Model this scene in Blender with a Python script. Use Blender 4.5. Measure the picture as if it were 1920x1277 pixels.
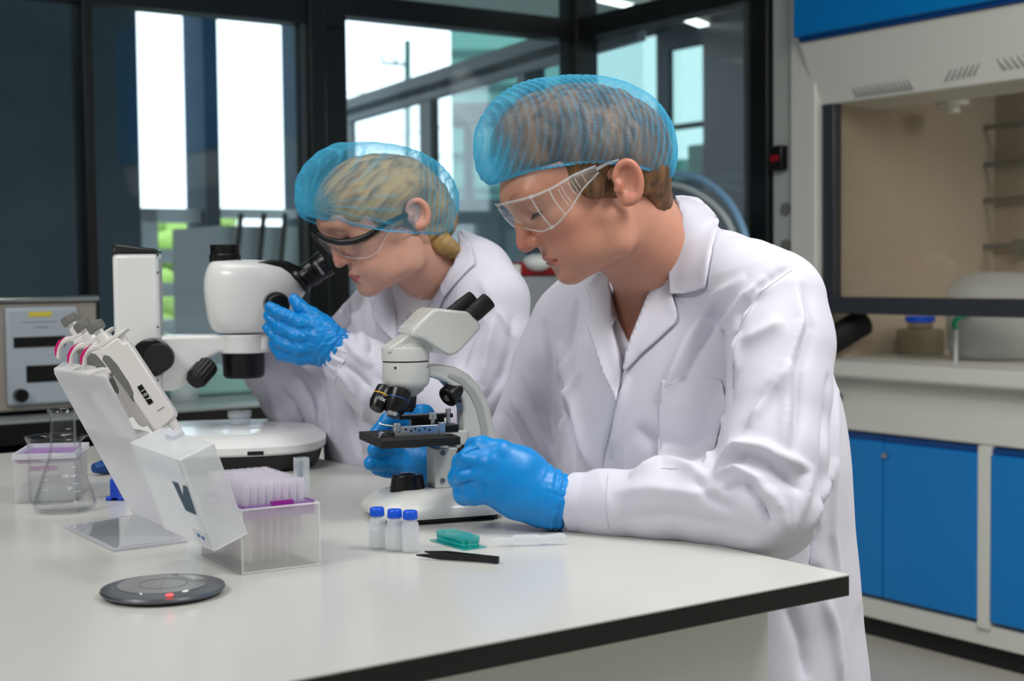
import bpy, math, random
import numpy as np
from mathutils import Matrix, Vector, noise
from mathutils.bvhtree import BVHTree

for o in list(bpy.data.objects):
    bpy.data.objects.remove(o, do_unlink=True)
SC = bpy.context.scene
COL = SC.collection
R = math.radians

# ------------------------------------------------------------------ camera
F = 2700.0                                    # focal length in pixels of the 1920x1277 frame
CAM_H = 1.06
CAM_ROT = Matrix.Rotation(R(90 - 2.83), 4, 'X') @ Matrix.Rotation(R(-0.62), 4, 'Z')
CAM_M = Matrix.Translation((0, 0, CAM_H)) @ CAM_ROT
cd = bpy.data.cameras.new('camera')
cam = bpy.data.objects.new('camera', cd)
COL.objects.link(cam)
cam.matrix_world = CAM_M
cd.sensor_width = 36.0
cd.lens = F / 1920.0 * 36.0
cd.clip_start = 0.05
cd.clip_end = 300
cd.dof.use_dof = True
cd.dof.focus_distance = 1.72
cd.dof.aperture_fstop = 6.3
SC.camera = cam
SC.cycles.transparent_max_bounces = 24
SC.cycles.use_denoising = True

# ------------------------------------------------------------------ sky and exposure
w = bpy.data.worlds.new('sky')
SC.world = w
w.use_nodes = True
bg = w.node_tree.nodes['Background']
bg.inputs[0].default_value = (0.90, 0.96, 1.0, 1)
bg.inputs[1].default_value = 2.6
SC.view_settings.view_transform = 'Standard'
SC.view_settings.look = 'None'
SC.view_settings.gamma = 1
SC.view_settings.exposure = 0.12

# room frame: u runs along the window wall (to the right, away), v runs away to the left
ROOM = Matrix.Rotation(R(35), 4, 'Z')


def light_area(name, u, v, z, sx, sy, power, color=(1, 1, 1), target=None):
    ld = bpy.data.lights.new(name, 'AREA')
    ld.shape = 'RECTANGLE'
    ld.size, ld.size_y = sx, sy
    ld.energy = power
    ld.color = color
    o = bpy.data.objects.new(name, ld)
    COL.objects.link(o)
    p = ROOM @ Vector((u, v, z))
    if target is None:
        o.matrix_world = Matrix.Translation(p) @ Matrix.Rotation(R(35), 4, 'Z')
    else:
        d = Vector(target) - p
        o.matrix_world = Matrix.Translation(p) @ d.to_track_quat('-Z', 'Y').to_matrix().to_4x4()
    return o


light_area('ceiling_lamp', -1.1, 1.2, 2.5, 0.9, 0.9, 39, (1, 0.99, 0.97))
light_area('ceiling_lamp', 0.5, 2.1, 2.5, 0.8, 0.8, 9, (1, 0.99, 0.97))
light_area('ceiling_lamp', 0.6, 0.0, 2.5, 0.8, 0.8, 5, (1, 0.98, 0.96))
light_area('hood_fill_light', 1.75, 0.6, 2.5, 0.5, 1.8, 62, (1, 0.985, 0.95), target=ROOM @ Vector((3.15, 0.6, 0.9)))  # unseen fill light, added to brighten the hood front without reaching the man
light_area('ceiling_lamp', 1.3, -1.3, 2.5, 0.9, 0.9, 7, (1, 0.99, 0.97))  # extra lamp out of view, added for frontal light on the hood
light_area('fume_hood_lamp', 3.55, 1.0, 1.98, 0.5, 1.6, 24, (1, 0.95, 0.86))


# ------------------------------------------------------------------ pixel geometry (for measuring the photograph)
def ray(px, py):
    d = Vector(((px - 960.0) / F, -(py - 638.5) / F, -1.0))
    return (CAM_ROT.to_3x3() @ d)


CP = Vector((0, 0, CAM_H))


def P(px, py, d):
    return CP + ray(px, py) * d


TZ = 0.755


def T(px, py, z=TZ):
    r = ray(px, py)
    return CP + r * ((z - CP.z) / r.z)


RI = ROOM.inverted()


def HU(px, py, u):
    """ray with the plane u = const; gives (u, v, z)"""
    a = RI @ CP
    r = RI.to_3x3() @ ray(px, py)
    return a + r * ((u - a.x) / r.x)


def HV(px, py, v):
    a = RI @ CP
    r = RI.to_3x3() @ ray(px, py)
    return a + r * ((v - a.y) / r.y)


def project(p):
    q = CAM_M.inverted() @ Vector(p)
    return (960 + F * q.x / -q.z, 638.5 - F * q.y / -q.z, -q.z)


# ------------------------------------------------------------------ materials
MATS = {}


def srgb(c):
    return tuple(((x / 255) / 12.92 if x / 255 <= 0.04045 else ((x / 255 + 0.055) / 1.055) ** 2.4) for x in c)


def mat(name, rgb, rough=0.5, metal=0.0, spec=0.5, alpha=1.0, trans=0.0, ior=1.45, emit=0.0, bump=0.0, bscale=200.0,
        coat=0.0, sss=0.0, var=0.0, vscale=4.0, transl=0.0, sheen=0.0):
    m = bpy.data.materials.new(name)
    m.use_nodes = True
    nt = m.node_tree
    b = nt.nodes['Principled BSDF']
    c = srgb(rgb) + (1,)
    b.inputs['Base Color'].default_value = c
    b.inputs['Roughness'].default_value = rough
    b.inputs['Metallic'].default_value = metal
    b.inputs['Specular IOR Level'].default_value = spec
    b.inputs['Alpha'].default_value = alpha
    b.inputs['Transmission Weight'].default_value = trans
    b.inputs['IOR'].default_value = ior
    b.inputs['Coat Weight'].default_value = coat
    b.inputs['Sheen Weight'].default_value = sheen
    if sss:
        b.inputs['Subsurface Weight'].default_value = sss
        b.inputs['Subsurface Radius'].default_value = (0.012, 0.004, 0.002)
        b.inputs['Subsurface Scale'].default_value = 0.6
    if emit:
        b.inputs['Emission Color'].default_value = c
        b.inputs['Emission Strength'].default_value = emit
    tc = nt.nodes.new('ShaderNodeTexCoord')
    if var:
        n = nt.nodes.new('ShaderNodeTexNoise')
        n.inputs['Scale'].default_value = vscale
        n.inputs['Detail'].default_value = 4
        nt.links.new(tc.outputs['Object'], n.inputs['Vector'])
        mx = nt.nodes.new('ShaderNodeMix')
        mx.data_type = 'RGBA'
        mx.inputs[6].default_value = tuple(x * (1 - var) for x in c[:3]) + (1,)
        mx.inputs[7].default_value = tuple(min(1, x * (1 + var)) for x in c[:3]) + (1,)
        nt.links.new(n.outputs['Fac'], mx.inputs[0])
        nt.links.new(mx.outputs[2], b.inputs['Base Color'])
    if bump:
        n = nt.nodes.new('ShaderNodeTexNoise')
        n.inputs['Scale'].default_value = bscale
        n.inputs['Detail'].default_value = 3
        nt.links.new(tc.outputs['Object'], n.inputs['Vector'])
        bm = nt.nodes.new('ShaderNodeBump')
        bm.inputs['Strength'].default_value = bump
        bm.inputs['Distance'].default_value = 0.002
        nt.links.new(n.outputs['Fac'], bm.inputs['Height'])
        nt.links.new(bm.outputs[0], b.inputs['Normal'])
    if transl:
        out = nt.nodes['Material Output']
        tr = nt.nodes.new('ShaderNodeBsdfTranslucent')
        tr.inputs[0].default_value = c
        ms = nt.nodes.new('ShaderNodeMixShader')
        ms.inputs[0].default_value = transl
        nt.links.new(b.outputs[0], ms.inputs[1])
        nt.links.new(tr.outputs[0], ms.inputs[2])
        nt.links.new(ms.outputs[0], out.inputs[0])
    MATS[name] = m
    return m


def pane_mat(name, tint=(1, 1, 1), refl=0.06, dirt=0.0, dcol=(150, 180, 190)):
    """thin clear sheet: lets light straight through, reflects by Fresnel, carries a little dust"""
    m = bpy.data.materials.new(name)
    m.use_nodes = True
    nt = m.node_tree
    nt.nodes.remove(nt.nodes['Principled BSDF'])
    out = nt.nodes['Material Output']
    t = nt.nodes.new('ShaderNodeBsdfTransparent')
    t.inputs[0].default_value = tint + (1,)
    g = nt.nodes.new('ShaderNodeBsdfGlossy')
    g.inputs['Roughness'].default_value = 0.03
    lw = nt.nodes.new('ShaderNodeLayerWeight')
    lw.inputs[0].default_value = 0.5
    pw = nt.nodes.new('ShaderNodeMath'); pw.operation = 'POWER'
    nt.links.new(lw.outputs['Facing'], pw.inputs[0]); pw.inputs[1].default_value = 4.0
    fr = nt.nodes.new('ShaderNodeMath'); fr.operation = 'MULTIPLY_ADD'
    nt.links.new(pw.outputs[0], fr.inputs[0]); fr.inputs[1].default_value = 0.75; fr.inputs[2].default_value = refl * 0.6
    ms = nt.nodes.new('ShaderNodeMixShader')
    nt.links.new(fr.outputs[0], ms.inputs[0])
    nt.links.new(t.outputs[0], ms.inputs[1])
    nt.links.new(g.outputs[0], ms.inputs[2])
    last = ms
    if dirt:
        tc = nt.nodes.new('ShaderNodeTexCoord')
        n = nt.nodes.new('ShaderNodeTexNoise')
        n.inputs['Scale'].default_value = 5
        n.inputs['Detail'].default_value = 8
        n.inputs['Roughness'].default_value = 0.7
        nt.links.new(tc.outputs['Object'], n.inputs['Vector'])
        mp = nt.nodes.new('ShaderNodeMapRange')
        mp.inputs[1].default_value = 0.45
        mp.inputs[2].default_value = 0.85
        mp.inputs[3].default_value = dirt * 0.4
        mp.inputs[4].default_value = dirt * 2.2
        nt.links.new(n.outputs['Fac'], mp.inputs[0])
        d = nt.nodes.new('ShaderNodeBsdfDiffuse')
        d.inputs[0].default_value = srgb(dcol) + (1,)
        m2 = nt.nodes.new('ShaderNodeMixShader')
        nt.links.new(mp.outputs[0], m2.inputs[0])
        nt.links.new(ms.outputs[0], m2.inputs[1])
        nt.links.new(d.outputs[0], m2.inputs[2])
        last = m2
    nt.links.new(last.outputs[0], out.inputs[0])
    MATS[name] = m
    return m


mat('white_wall', (205, 207, 204), 0.7, var=0.02)
mat('ceiling_paint', (172, 182, 178), 0.8, var=0.02)
mat('floor_vinyl', (196, 192, 182), 0.35, var=0.04, vscale=3)
mat('black_frame', (16, 19, 21), 0.35)
mat('frame_edge', (96, 104, 106), 0.3, metal=0.6)
mat('worktop', (199, 198, 194), 0.22, spec=0.45, var=0.012, vscale=30)
mat('worktop_edge', (13, 13, 15), 0.35)
mat('panel_white', (216, 218, 212), 0.4)
mat('hood_white', (214, 214, 208), 0.35, var=0.01)
mat('hood_shaded', (176, 182, 178), 0.4)  # white of the hood post with its shade put into the colour
mat('hood_inside', (184, 170, 152), 0.55, var=0.04, vscale=2)
mat('door_blue', (0, 122, 200), 0.35)
mat('blue_trim', (0, 62, 128), 0.4)
mat('sash_dark', (62, 65, 74), 0.35, metal=0.3)
mat('black_plastic', (14, 14, 16), 0.3)
mat('matte_black', (18, 18, 20), 0.6)
mat('rubber', (22, 22, 24), 0.55)
mat('white_plastic', (232, 233, 232), 0.25, coat=0.2)
mat('micro_white', (214, 216, 212), 0.28, coat=0.15)
mat('micro_grey', (178, 182, 180), 0.3)
mat('metal', (190, 192, 194), 0.22, metal=1.0)
mat('steel', (150, 150, 145), 0.35, metal=0.8)
mat('gold_ring', (214, 158, 30), 0.4)
mat('lens_glass', (30, 45, 60), 0.05, coat=1.0)
mat('grey_plastic', (112, 112, 108), 0.4)
mat('red_plastic', (150, 10, 24), 0.3)
mat('blue_cap', (12, 84, 214), 0.35)
mat('magenta', (206, 22, 112), 0.35)
mat('purple', (146, 20, 146), 0.4)
mat('lilac', (164, 124, 190), 0.4, alpha=0.85)
mat('blue_solid', (20, 70, 190), 0.35)
mat('yellow_label', (222, 204, 60), 0.6)
mat('print_grey', (120, 126, 132), 0.6)
mat('print_blue', (60, 110, 190), 0.6)
mat('print_white', (232, 236, 238), 0.6)
mat('outer_wall', (44, 70, 86), 0.8, var=0.1, vscale=2)
mat('slot_grey', (150, 150, 146), 0.6)
mat('hose_green', (104, 128, 110), 0.4)
mat('outer_grey', (226, 231, 236), 0.7, var=0.05)
mat('cabinet_grey', (226, 231, 235), 0.6)
mat('outer_beam', (150, 156, 162), 0.5)
mat('outer_dark', (36, 48, 54), 0.7, var=0.1)
mat('asphalt', (96, 104, 108), 0.9, var=0.1)
mat('teal_facade', (96, 150, 140), 0.5, var=0.06)
mat('teal_line', (52, 96, 92), 0.6)
mat('leaf', (165, 200, 105), 0.8, var=0.3, vscale=8)
mat('trunk', (90, 76, 60), 0.9)
mat('led', (255, 255, 250), 0.5, emit=3.0)
mat('red_led', (255, 60, 60), 0.5, emit=3.0)
mat('teal_plastic', (0, 190, 186), 0.12, alpha=0.55, coat=.5)
mat('clear_plastic', (226, 230, 234), 0.18, alpha=0.30)
mat('frost_plastic', (250, 248, 246), 0.22, alpha=0.22, transl=0.15, coat=.3)
mat('frost_dense', (236, 236, 244), 0.28, alpha=0.80, transl=0.3)
mat('tip_plastic', (246, 242, 250), 0.2, alpha=0.22, transl=0.1)
mat('vial_plastic', (246, 250, 254), 0.14, alpha=0.24, transl=0.12, coat=.4)
mat('shelf_plastic', (238, 236, 236), 0.3, alpha=0.95, transl=0.15)
mat('disc_metal', (120, 124, 130), 0.28, metal=0.8)
mat('disc_glass', (70, 70, 72), 0.06, coat=0.8)
mat('charcoal_label', (60, 84, 104), 0.6)
mat('green_tube', (20, 150, 104), 0.35)
mat('cyan_tray', (150, 196, 190), 0.4)
mat('tube_white', (205, 214, 218), 0.35)
mat('arc_blue', (140, 184, 224), 0.35)
mat('jar_liquid', (110, 108, 78), 0.3, alpha=0.45)
mat('tweezer_black', (34, 33, 35), 0.35, metal=0.4)
pane_mat('window_glass', (0.86, 0.93, 0.95), 0.06, dirt=0.03)
pane_mat('tinted_glass', (0.56, 0.66, 0.645), 0.02)
pane_mat('clean_glass', (0.92, 0.96, 0.97), 0.02, dirt=0.004)
pane_mat('sash_glass', (0.95, 0.95, 0.93), 0.06, dirt=0.03, dcol=(150, 150, 130))
pane_mat('goggle_glass', (0.95, 0.96, 0.96), 0.05, dirt=0.10, dcol=(225, 228, 230))
pane_mat('clear_sheet', (0.93, 0.95, 0.97), 0.05, dirt=0.08, dcol=(220, 225, 235))


def real_glass():
    """thin blown glass wall: clear face on, dark and glossy towards its edges"""
    m = pane_mat('lab_glass', (0.97, 0.985, 0.985), 0.03)
    nt = m.node_tree
    t = [n for n in nt.nodes if n.type == 'BSDF_TRANSPARENT'][0]
    lw = nt.nodes.new('ShaderNodeLayerWeight'); lw.inputs[0].default_value = 0.5
    p = nt.nodes.new('ShaderNodeMath'); p.operation = 'POWER'; p.inputs[1].default_value = 7.0
    nt.links.new(lw.outputs['Facing'], p.inputs[0])
    mx = nt.nodes.new('ShaderNodeMix'); mx.data_type = 'RGBA'
    mx.inputs[6].default_value = (0.996, 0.998, 0.998, 1); mx.inputs[7].default_value = (0.55, 0.62, 0.65, 1)
    nt.links.new(p.outputs[0], mx.inputs[0]); nt.links.new(mx.outputs[2], t.inputs[0])


real_glass()

# ------------------------------------------------------------------ mesh builder
WM = {}                                        # world matrix of every object, by name


class MB:
    def __init__(s, M=None):
        s.v, s.f, s.m = [], [], []
        s.M = M.copy() if M is not None else Matrix()
        s.k = 0

    def add(s, vs, fs, M=None):
        A = s.M if M is None else s.M @ M
        n = len(s.v)
        s.v += [A @ Vector(p) for p in vs]
        s.f += [tuple(i + n for i in f) for f in fs]
        s.m += [s.k] * len(fs)
        return s

    def box(s, x0, x1, y0, y1, z0, z1, M=None):
        return s.add([(x0, y0, z0), (x1, y0, z0), (x1, y1, z0), (x0, y1, z0), (x0, y0, z1), (x1, y0, z1), (x1, y1, z1), (x0, y1, z1)],
                     [(3, 2, 1, 0), (4, 5, 6, 7), (0, 1, 5, 4), (1, 2, 6, 5), (2, 3, 7, 6), (3, 0, 4, 7)], M)

    def hexa(s, p):
        return s.add(p, [(3, 2, 1, 0), (4, 5, 6, 7), (0, 1, 5, 4), (1, 2, 6, 5), (2, 3, 7, 6), (3, 0, 4, 7)])

    def lathe(s, prof, n=32, M=None, closed=False):
        vs, fs = [], []
        k = len(prof)
        for i in range(n):
            a = 2 * math.pi * i / n
            for r, z in prof:
                vs.append((r * math.cos(a), r * math.sin(a), z))
        for i in range(n):
            j = (i + 1) % n
            for q in range(k - (0 if closed else 1)):
                q2 = (q + 1) % k
                fs.append((i * k + q, j * k + q, j * k + q2, i * k + q2))
        if not closed:
            if prof[0][0] > 1e-6:
                fs.append(tuple(i * k for i in reversed(range(n))))
            if prof[-1][0] > 1e-6:
                fs.append(tuple(i * k + k - 1 for i in range(n)))
        return s.add(vs, fs, M)

    def cyl(s, p0, p1, r0, r1=None, n=28, prof=None):
        p0, p1 = Vector(p0), Vector(p1)
        d = p1 - p0
        M = Matrix.Translation(p0) @ d.to_track_quat('Z', 'Y').to_matrix().to_4x4()
        L = d.length
        r1 = r0 if r1 is None else r1
        if prof is None:
            prof = [(r0, 0), (r1, L)]
        else:
            prof = [(r * r0, z * L) for r, z in prof]
        return s.lathe(prof, n, M)

    def tube(s, pts, r, n=10, smooth=0, cap=True):
        pts = [Vector(p) for p in pts]
        rs = list(r) if hasattr(r, '__len__') else [r] * len(pts)
        if smooth:
            pts, rs = catmull(pts, rs, smooth)
        vs, fs = [], []
        prev = None
        for i, p in enumerate(pts):
            t = (pts[min(i + 1, len(pts) - 1)] - pts[max(i - 1, 0)]).normalized()
            if prev is None:
                prev = t.orthogonal().normalized()
            a = (prev - t * prev.dot(t)).normalized()
            prev = a
            b = t.cross(a)
            for k in range(n):
                q = 2 * math.pi * k / n
                vs.append(p + (a * math.cos(q) + b * math.sin(q)) * rs[i])
        for i in range(len(pts) - 1):
            for k in range(n):
                k2 = (k + 1) % n
                fs.append((i * n + k, i * n + k2, (i + 1) * n + k2, (i + 1) * n + k))
        if cap:
            fs.append(tuple(reversed(range(n))))
            fs.append(tuple((len(pts) - 1) * n + k for k in range(n)))
        return s.add(vs, fs)

    def prism(s, poly, d0, d1, M=None):
        """polygon in the local xz plane extruded along y from d0 to d1"""
        n = len(poly)
        vs = [(x, d0, z) for x, z in poly] + [(x, d1, z) for x, z in poly]
        fs = [tuple(range(n)), tuple(reversed(range(n, 2 * n)))]
        fs += [(i, n + i, n + (i + 1) % n, (i + 1) % n) for i in range(n)]
        return s.add(vs, fs, M)

    def ball(s, c, r, n=20, M=None, sc=(1, 1, 1)):
        vs, fs = [], []
        m = n // 2
        for i in range(m + 1):
            t = math.pi * i / m
            for j in range(n):
                a = 2 * math.pi * j / n
                vs.append((c[0] + r * sc[0] * math.sin(t) * math.cos(a), c[1] + r * sc[1] * math.sin(t) * math.sin(a), c[2] + r * sc[2] * math.cos(t)))
        for i in range(m):
            for j in range(n):
                fs.append((i * n + j, (i + 1) * n + j, (i + 1) * n + (j + 1) % n, i * n + (j + 1) % n))
        return s.add(vs, fs, M)

    def build(s, name, mats, parent=None, M=None, bev=0.0, smooth=True, angle=40, solid=0.0, label=None, kind=None, cat=None, group=None):
        mats = [mats] if isinstance(mats, str) else mats
        if M is None:
            if parent is not None:
                M = WM[parent.name]
            else:
                a = np.array([list(p) for p in s.v])
                lo, hi = a.min(0), a.max(0)
                M = Matrix.Translation(((lo[0] + hi[0]) / 2, (lo[1] + hi[1]) / 2, lo[2]))
        inv = M.inverted()
        me = bpy.data.meshes.new(name)
        me.from_pydata([inv @ p for p in s.v], [], s.f)
        for q in mats:
            me.materials.append(MATS[q])
        me.polygons.foreach_set('material_index', s.m)
        me.update()
        fix_normals(me)
        if smooth:
            me.shade_smooth()
            me.set_sharp_from_angle(angle=R(angle))
        o = bpy.data.objects.new(name, me)
        COL.objects.link(o)
        place(o, M, parent)
        if bev:
            b = o.modifiers.new('bevel', 'BEVEL')
            b.width = bev
            b.segments = 3
            b.limit_method = 'ANGLE'
            b.angle_limit = R(35)
            b.harden_normals = False
        if solid:
            b = o.modifiers.new('solid', 'SOLIDIFY')
            b.thickness = solid
            b.offset = 0
        props(o, label, cat, group, kind)
        return o


def fix_normals(me):
    import bmesh
    bm = bmesh.new()
    bm.from_mesh(me)
    bmesh.ops.recalc_face_normals(bm, faces=bm.faces)
    bm.to_mesh(me)
    bm.free()


def place(o, M, parent=None):
    WM[o.name] = M.copy()
    if parent is not None:
        o.parent = parent
        o.matrix_local = WM[parent.name].inverted() @ M
    else:
        o.matrix_world = M


def props(o, label=None, cat=None, group=None, kind=None):
    if label:
        o['label'] = label
    if cat:
        o['category'] = cat
    if group:
        o['group'] = group
    if kind:
        o['kind'] = kind


def thing(name, label, cat, M, group=None):
    o = bpy.data.objects.new(name, None)
    o.empty_display_size = 0.05
    COL.objects.link(o)
    place(o, M)
    props(o, label, cat, group)
    return o


def dup(root, M, label, group=None):
    """a copy of a thing with copies of its parts and sub-parts"""
    def cp(o, par, W):
        c = o.copy()
        COL.objects.link(c)
        WM[c.name] = W
        if par is not None:
            c.parent = par
            c.matrix_local = o.matrix_local.copy() if False else LOCAL(o)
        else:
            c.matrix_world = W
        for ch in [x for x in list(bpy.data.objects) if x.parent == o]:
            cp(ch, c, W @ LOCAL(ch))
        return c

    def LOCAL(o):
        return WM[o.parent.name].inverted() @ WM[o.name]
    r = cp(root, None, M)
    r['label'] = label
    if group:
        r['group'] = group
    return r


def catmull(pts, rs, k):
    P_, R_ = [], []
    n = len(pts)
    for i in range(n - 1):
        p0, p1, p2, p3 = pts[max(i - 1, 0)], pts[i], pts[i + 1], pts[min(i + 2, n - 1)]
        for j in range(k):
            t = j / k
            P_.append(0.5 * ((2 * p1) + (p2 - p0) * t + (2 * p0 - 5 * p1 + 4 * p2 - p3) * t * t + (3 * p1 - p0 - 3 * p2 + p3) * t ** 3))
            R_.append(rs[i] * (1 - t) + rs[i + 1] * t)
    P_.append(pts[-1])
    R_.append(rs[-1])
    return P_, R_


def text_mesh(txt, size, mname, M, parent, name='lettering', extr=0.0002, bold=False):
    cu = bpy.data.curves.new(name, 'FONT')
    cu.body = txt
    cu.size = size
    cu.align_x = 'CENTER'
    cu.align_y = 'CENTER'
    cu.extrude = extr
    cu.resolution_u = 3
    tmp = bpy.data.objects.new('tmp_text', cu)
    me = bpy.data.meshes.new_from_object(tmp)
    bpy.data.objects.remove(tmp)
    bpy.data.curves.remove(cu)
    me.materials.clear()
    me.materials.append(MATS[mname])
    o = bpy.data.objects.new(name, me)
    COL.objects.link(o)
    place(o, M, parent)
    return o


def RM(u, v, z, a=0.0):
    """world matrix of a thing standing at room position (u, v, z), turned by a degrees in the room"""
    return ROOM @ Matrix.Translation((u, v, z)) @ Matrix.Rotation(R(a), 4, 'Z')
# ================================================================== THE ROOM
def S(name, mname, boxes, bev=0.0, kind='structure'):
    m = MB(ROOM)
    for b in boxes:
        m.box(*b)
    return m.build(name, mname, None, ROOM, bev=bev, kind=kind)


UB = 3.15          # wall with the fume cupboard and the right hand glazing
VA = 4.08          # glazed wall at the back left
CZ = 2.62
U0, V0 = -3.2, -2.2
S('floor', 'floor_vinyl', [(U0 - 1, 7.5, V0 - 0.2, 7.4, -0.05, 0.0)])
S('ceiling', 'ceiling_paint', [(U0 - 1, 6.3, V0 - 0.2, 7.4, CZ, CZ + 0.06)])
S('wall_left', 'white_wall', [(U0 - 0.1, U0, V0, VA, 0, CZ)])
S('wall_behind', 'white_wall', [(U0, UB + 1.0, V0 - 0.1, V0, 0, CZ)])

# mullion positions on the back wall, read off the photograph
def UA(px, v=VA):
    return HV(px, 300, v).x


def ZA(px, py, v=VA):
    return HV(px, py, v).z


zb0, zb1 = ZA(565, 46), 1.935                    # beam under the upper lights
zt = 1.865
S('wall_back', 'black_frame', [(U0, UA(640), VA - 0.03, VA + 0.05, zb0, 2.16), (UA(640), UB + 0.05, VA - 0.03, VA + 0.05, zt, zb1),
                               (U0, UB + 0.05, VA - 0.03, VA + 0.05, CZ - 0.1, CZ), (U0, UB + 0.05, VA - 0.04, VA + 0.06, 0.0, 0.12)])
for i, (a, b, dd) in enumerate([(151, 171, 0.0), (572, 602, 0.0), (600, 652, 0.04), (1068, 1108, 0.0)]):
    S('trim_%d' % (i + 1), 'black_frame', [(UA(a), UA(b), VA - 0.045 + dd, VA + 0.06 + dd, 0, CZ)], bev=0.004)
S('trim_5', 'frame_edge', [(UA(562), UA(573), VA - 0.02, VA + 0.02, 0.1, zb0)])
S('trim_6', 'black_frame', [(U0, UA(-700), VA - 0.045, VA + 0.06, 0, CZ), (UA(-330), UA(-300), VA - 0.045, VA + 0.06, 0, CZ)])
for i, (a, b, z0, z1) in enumerate([(-300, 151, 0.1, zb0), (171, 565, 0.1, zb0), (652, 1068, 0.1, zt), (652, 1068, zb1, CZ - 0.1), (-700, -330, 0.1, zb0)]):
    S('window_%d' % (i + 1), 'window_glass', [(UA(a), UA(b), VA - 0.003, VA + 0.003, z0, z1)])

# right glazing: u = UB, from the corner to the black post
def VB(px, py=300, u=UB):
    return HU(px, py, u).y


def ZB(px, py, u=UB):
    return HU(px, py, u).z


v_post1, v_post0 = VB(1413), VB(1447)
S('wall_right', 'black_frame', [(UB - 0.03, UB + 0.05, v_post1, VA, zt, zb1), (UB - 0.03, UB + 0.05, v_post1, VA, CZ - 0.1, CZ), (UB - 0.03, UB + 0.05, v_post1, VA, 0.0, 0.12)])
S('trim_7', 'black_frame', [(UB - 0.02, UB + 0.06, v_post0, v_post1, 0, CZ)], bev=0.004)
S('trim_8', 'frame_edge', [(UB - 0.028, UB + 0.02, v_post1, v_post1 + 0.012, 0, CZ)])
S('window_6', 'window_glass', [(UB - 0.003, UB + 0.003, v_post1, VA, 0.1, zt)])
S('window_7', 'window_glass', [(UB - 0.003, UB + 0.003, v_post1, VA, zb1, CZ - 0.1)])
# solid wall behind the fume cupboard
S('wall_right_solid', 'white_wall', [(UB + 0.95, UB + 1.05, V0, v_post0 - 0.02, 0, CZ), (UB + 0.06, UB + 1.05, v_post0 - 0.04, v_post0, 0, CZ)])

# ------------------------------------------------------------------ the building outside the back glazing
VO = 7.2


def UO(px):
    return HV(px, 300, VO).x


def ZO(px, py):
    return HV(px, py, VO).z


zs = ZO(400, 388)
zl = ZO(330, 420)
UW = UO(600)
bx = [(-9, UO(262), VO, VO + 0.25, 0, 3.2), (UO(382), UO(409), VO - 0.02, VO + 0.25, 0, 3.2), (UO(569), UW, VO, VO + 0.25, 0, 3.2),
      (UO(262), UO(569), VO, VO + 0.25, 3.0, 3.2)]
S('wall_outer', 'outer_wall', bx)
S('wall_outer_ledge', 'outer_grey', [(UO(262), UO(382), VO + 0.05, VO + 0.2, ZO(330, 416), ZO(330, 390)), (UO(262), UO(300), VO + 0.05, VO + 0.2, ZO(330, 610), ZO(330, 390)),
                                     (UO(300), UO(382), VO + 0.05, VO + 0.2, ZO(330, 492), ZO(330, 466)), (UO(300), UO(382), VO + 0.05, VO + 0.2, ZO(330, 556), ZO(330, 530)),
                                     (UO(262), UO(382), VO + 0.05, VO + 0.2, 0, ZO(330, 600)),
                                     (UO(409), UO(569), VO + 0.05, VO + 0.2, ZO(480, 408), ZO(480, 391)), (UO(409), UO(569), VO + 0.06, VO + 0.2, 0, ZO(480, 424))])
# grey cabinet with ribs standing between the glazing and the outer wall
ve = 5.6
def UE(px):
    return HV(px, 300, ve).x
mm = thing('ventilation_cabinet', 'grey ribbed metal cabinet standing outside the glazing behind the woman', 'cabinet', ROOM @ Matrix.Translation(((UE(405) + UE(640)) / 2, ve, 0)))
m = MB(ROOM); m.box(UE(405), UE(640), ve, ve + 0.5, 0, HV(500, 424, ve).z); m.build('body', 'cabinet_grey', mm, bev=0.01)
for px in (452, 495, 535, 575, 612):
    m = MB(ROOM)
    a, b = HV(px, 400, ve - 0.02), HV(px - 14, 560, ve - 0.02)
    m.cyl(a, b, 0.012, n=8)
    m.build('rib', 'outer_dark', mm)
S('ground', 'asphalt', [(-30, 70, 7.4, 90, -0.12, -0.06), (7.5, 70, -30, 7.4, -0.12, -0.06)])

# vestibule of pale metal frames seen through the right part of the back glazing
def vest():
    d1, d0 = 5.75, 7.6
    A = P(985, 300, d1); B = P(655, 300, d0)
    A.z = B.z = 0
    ax = (B - A); L = ax.length; ax.normalize()
    M = Matrix.Translation(A) @ ax.to_track_quat('X', 'Z').to_matrix().to_4x4()
    # heights at the near end
    def z(py): return P(985, py, d1).z
    def xat(px):
        r = ray(px, 300); n = Vector((-ax.y, ax.x, 0))
        t = (A - CP).dot(n) / r.dot(n); p = CP + r * t
        return (p - A).dot(ax)
    t = thing('glazed_porch', 'pale metal framed glazed porch with sloping top rail outside the back glazing', 'porch', M)
    m = MB(M); m.box(-0.9, L, -0.02, 0.02, z(107), z(80)); m.build('top_rail', 'outer_beam', t, bev=0.006)
    m = MB(M); m.box(-0.9, L, -0.012, 0.015, z(122), z(107)); m.build('rail_gap', 'outer_dark', t)
    m = MB(M); m.box(-0.9, L, -0.018, 0.018, z(140), z(122)); m.build('lower_rail', 'outer_beam', t, bev=0.006)
    for a, b, mn in ((792, 812, 'outer_beam'), (812, 819, 'outer_dark'), (976, 990, 'outer_beam'), (990, 1018, 'outer_dark'), (652, 664, 'outer_beam')):
        m = MB(M); m.box(min(xat(a), xat(b)), max(xat(a), xat(b)), -0.012, 0.012, 0, z(130)); m.build('post', mn, t)
    m = MB(M); m.box(-0.9, L, -0.003, 0.003, 0, z(130)); m.build('pane', 'clean_glass', t)
vest()

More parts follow.
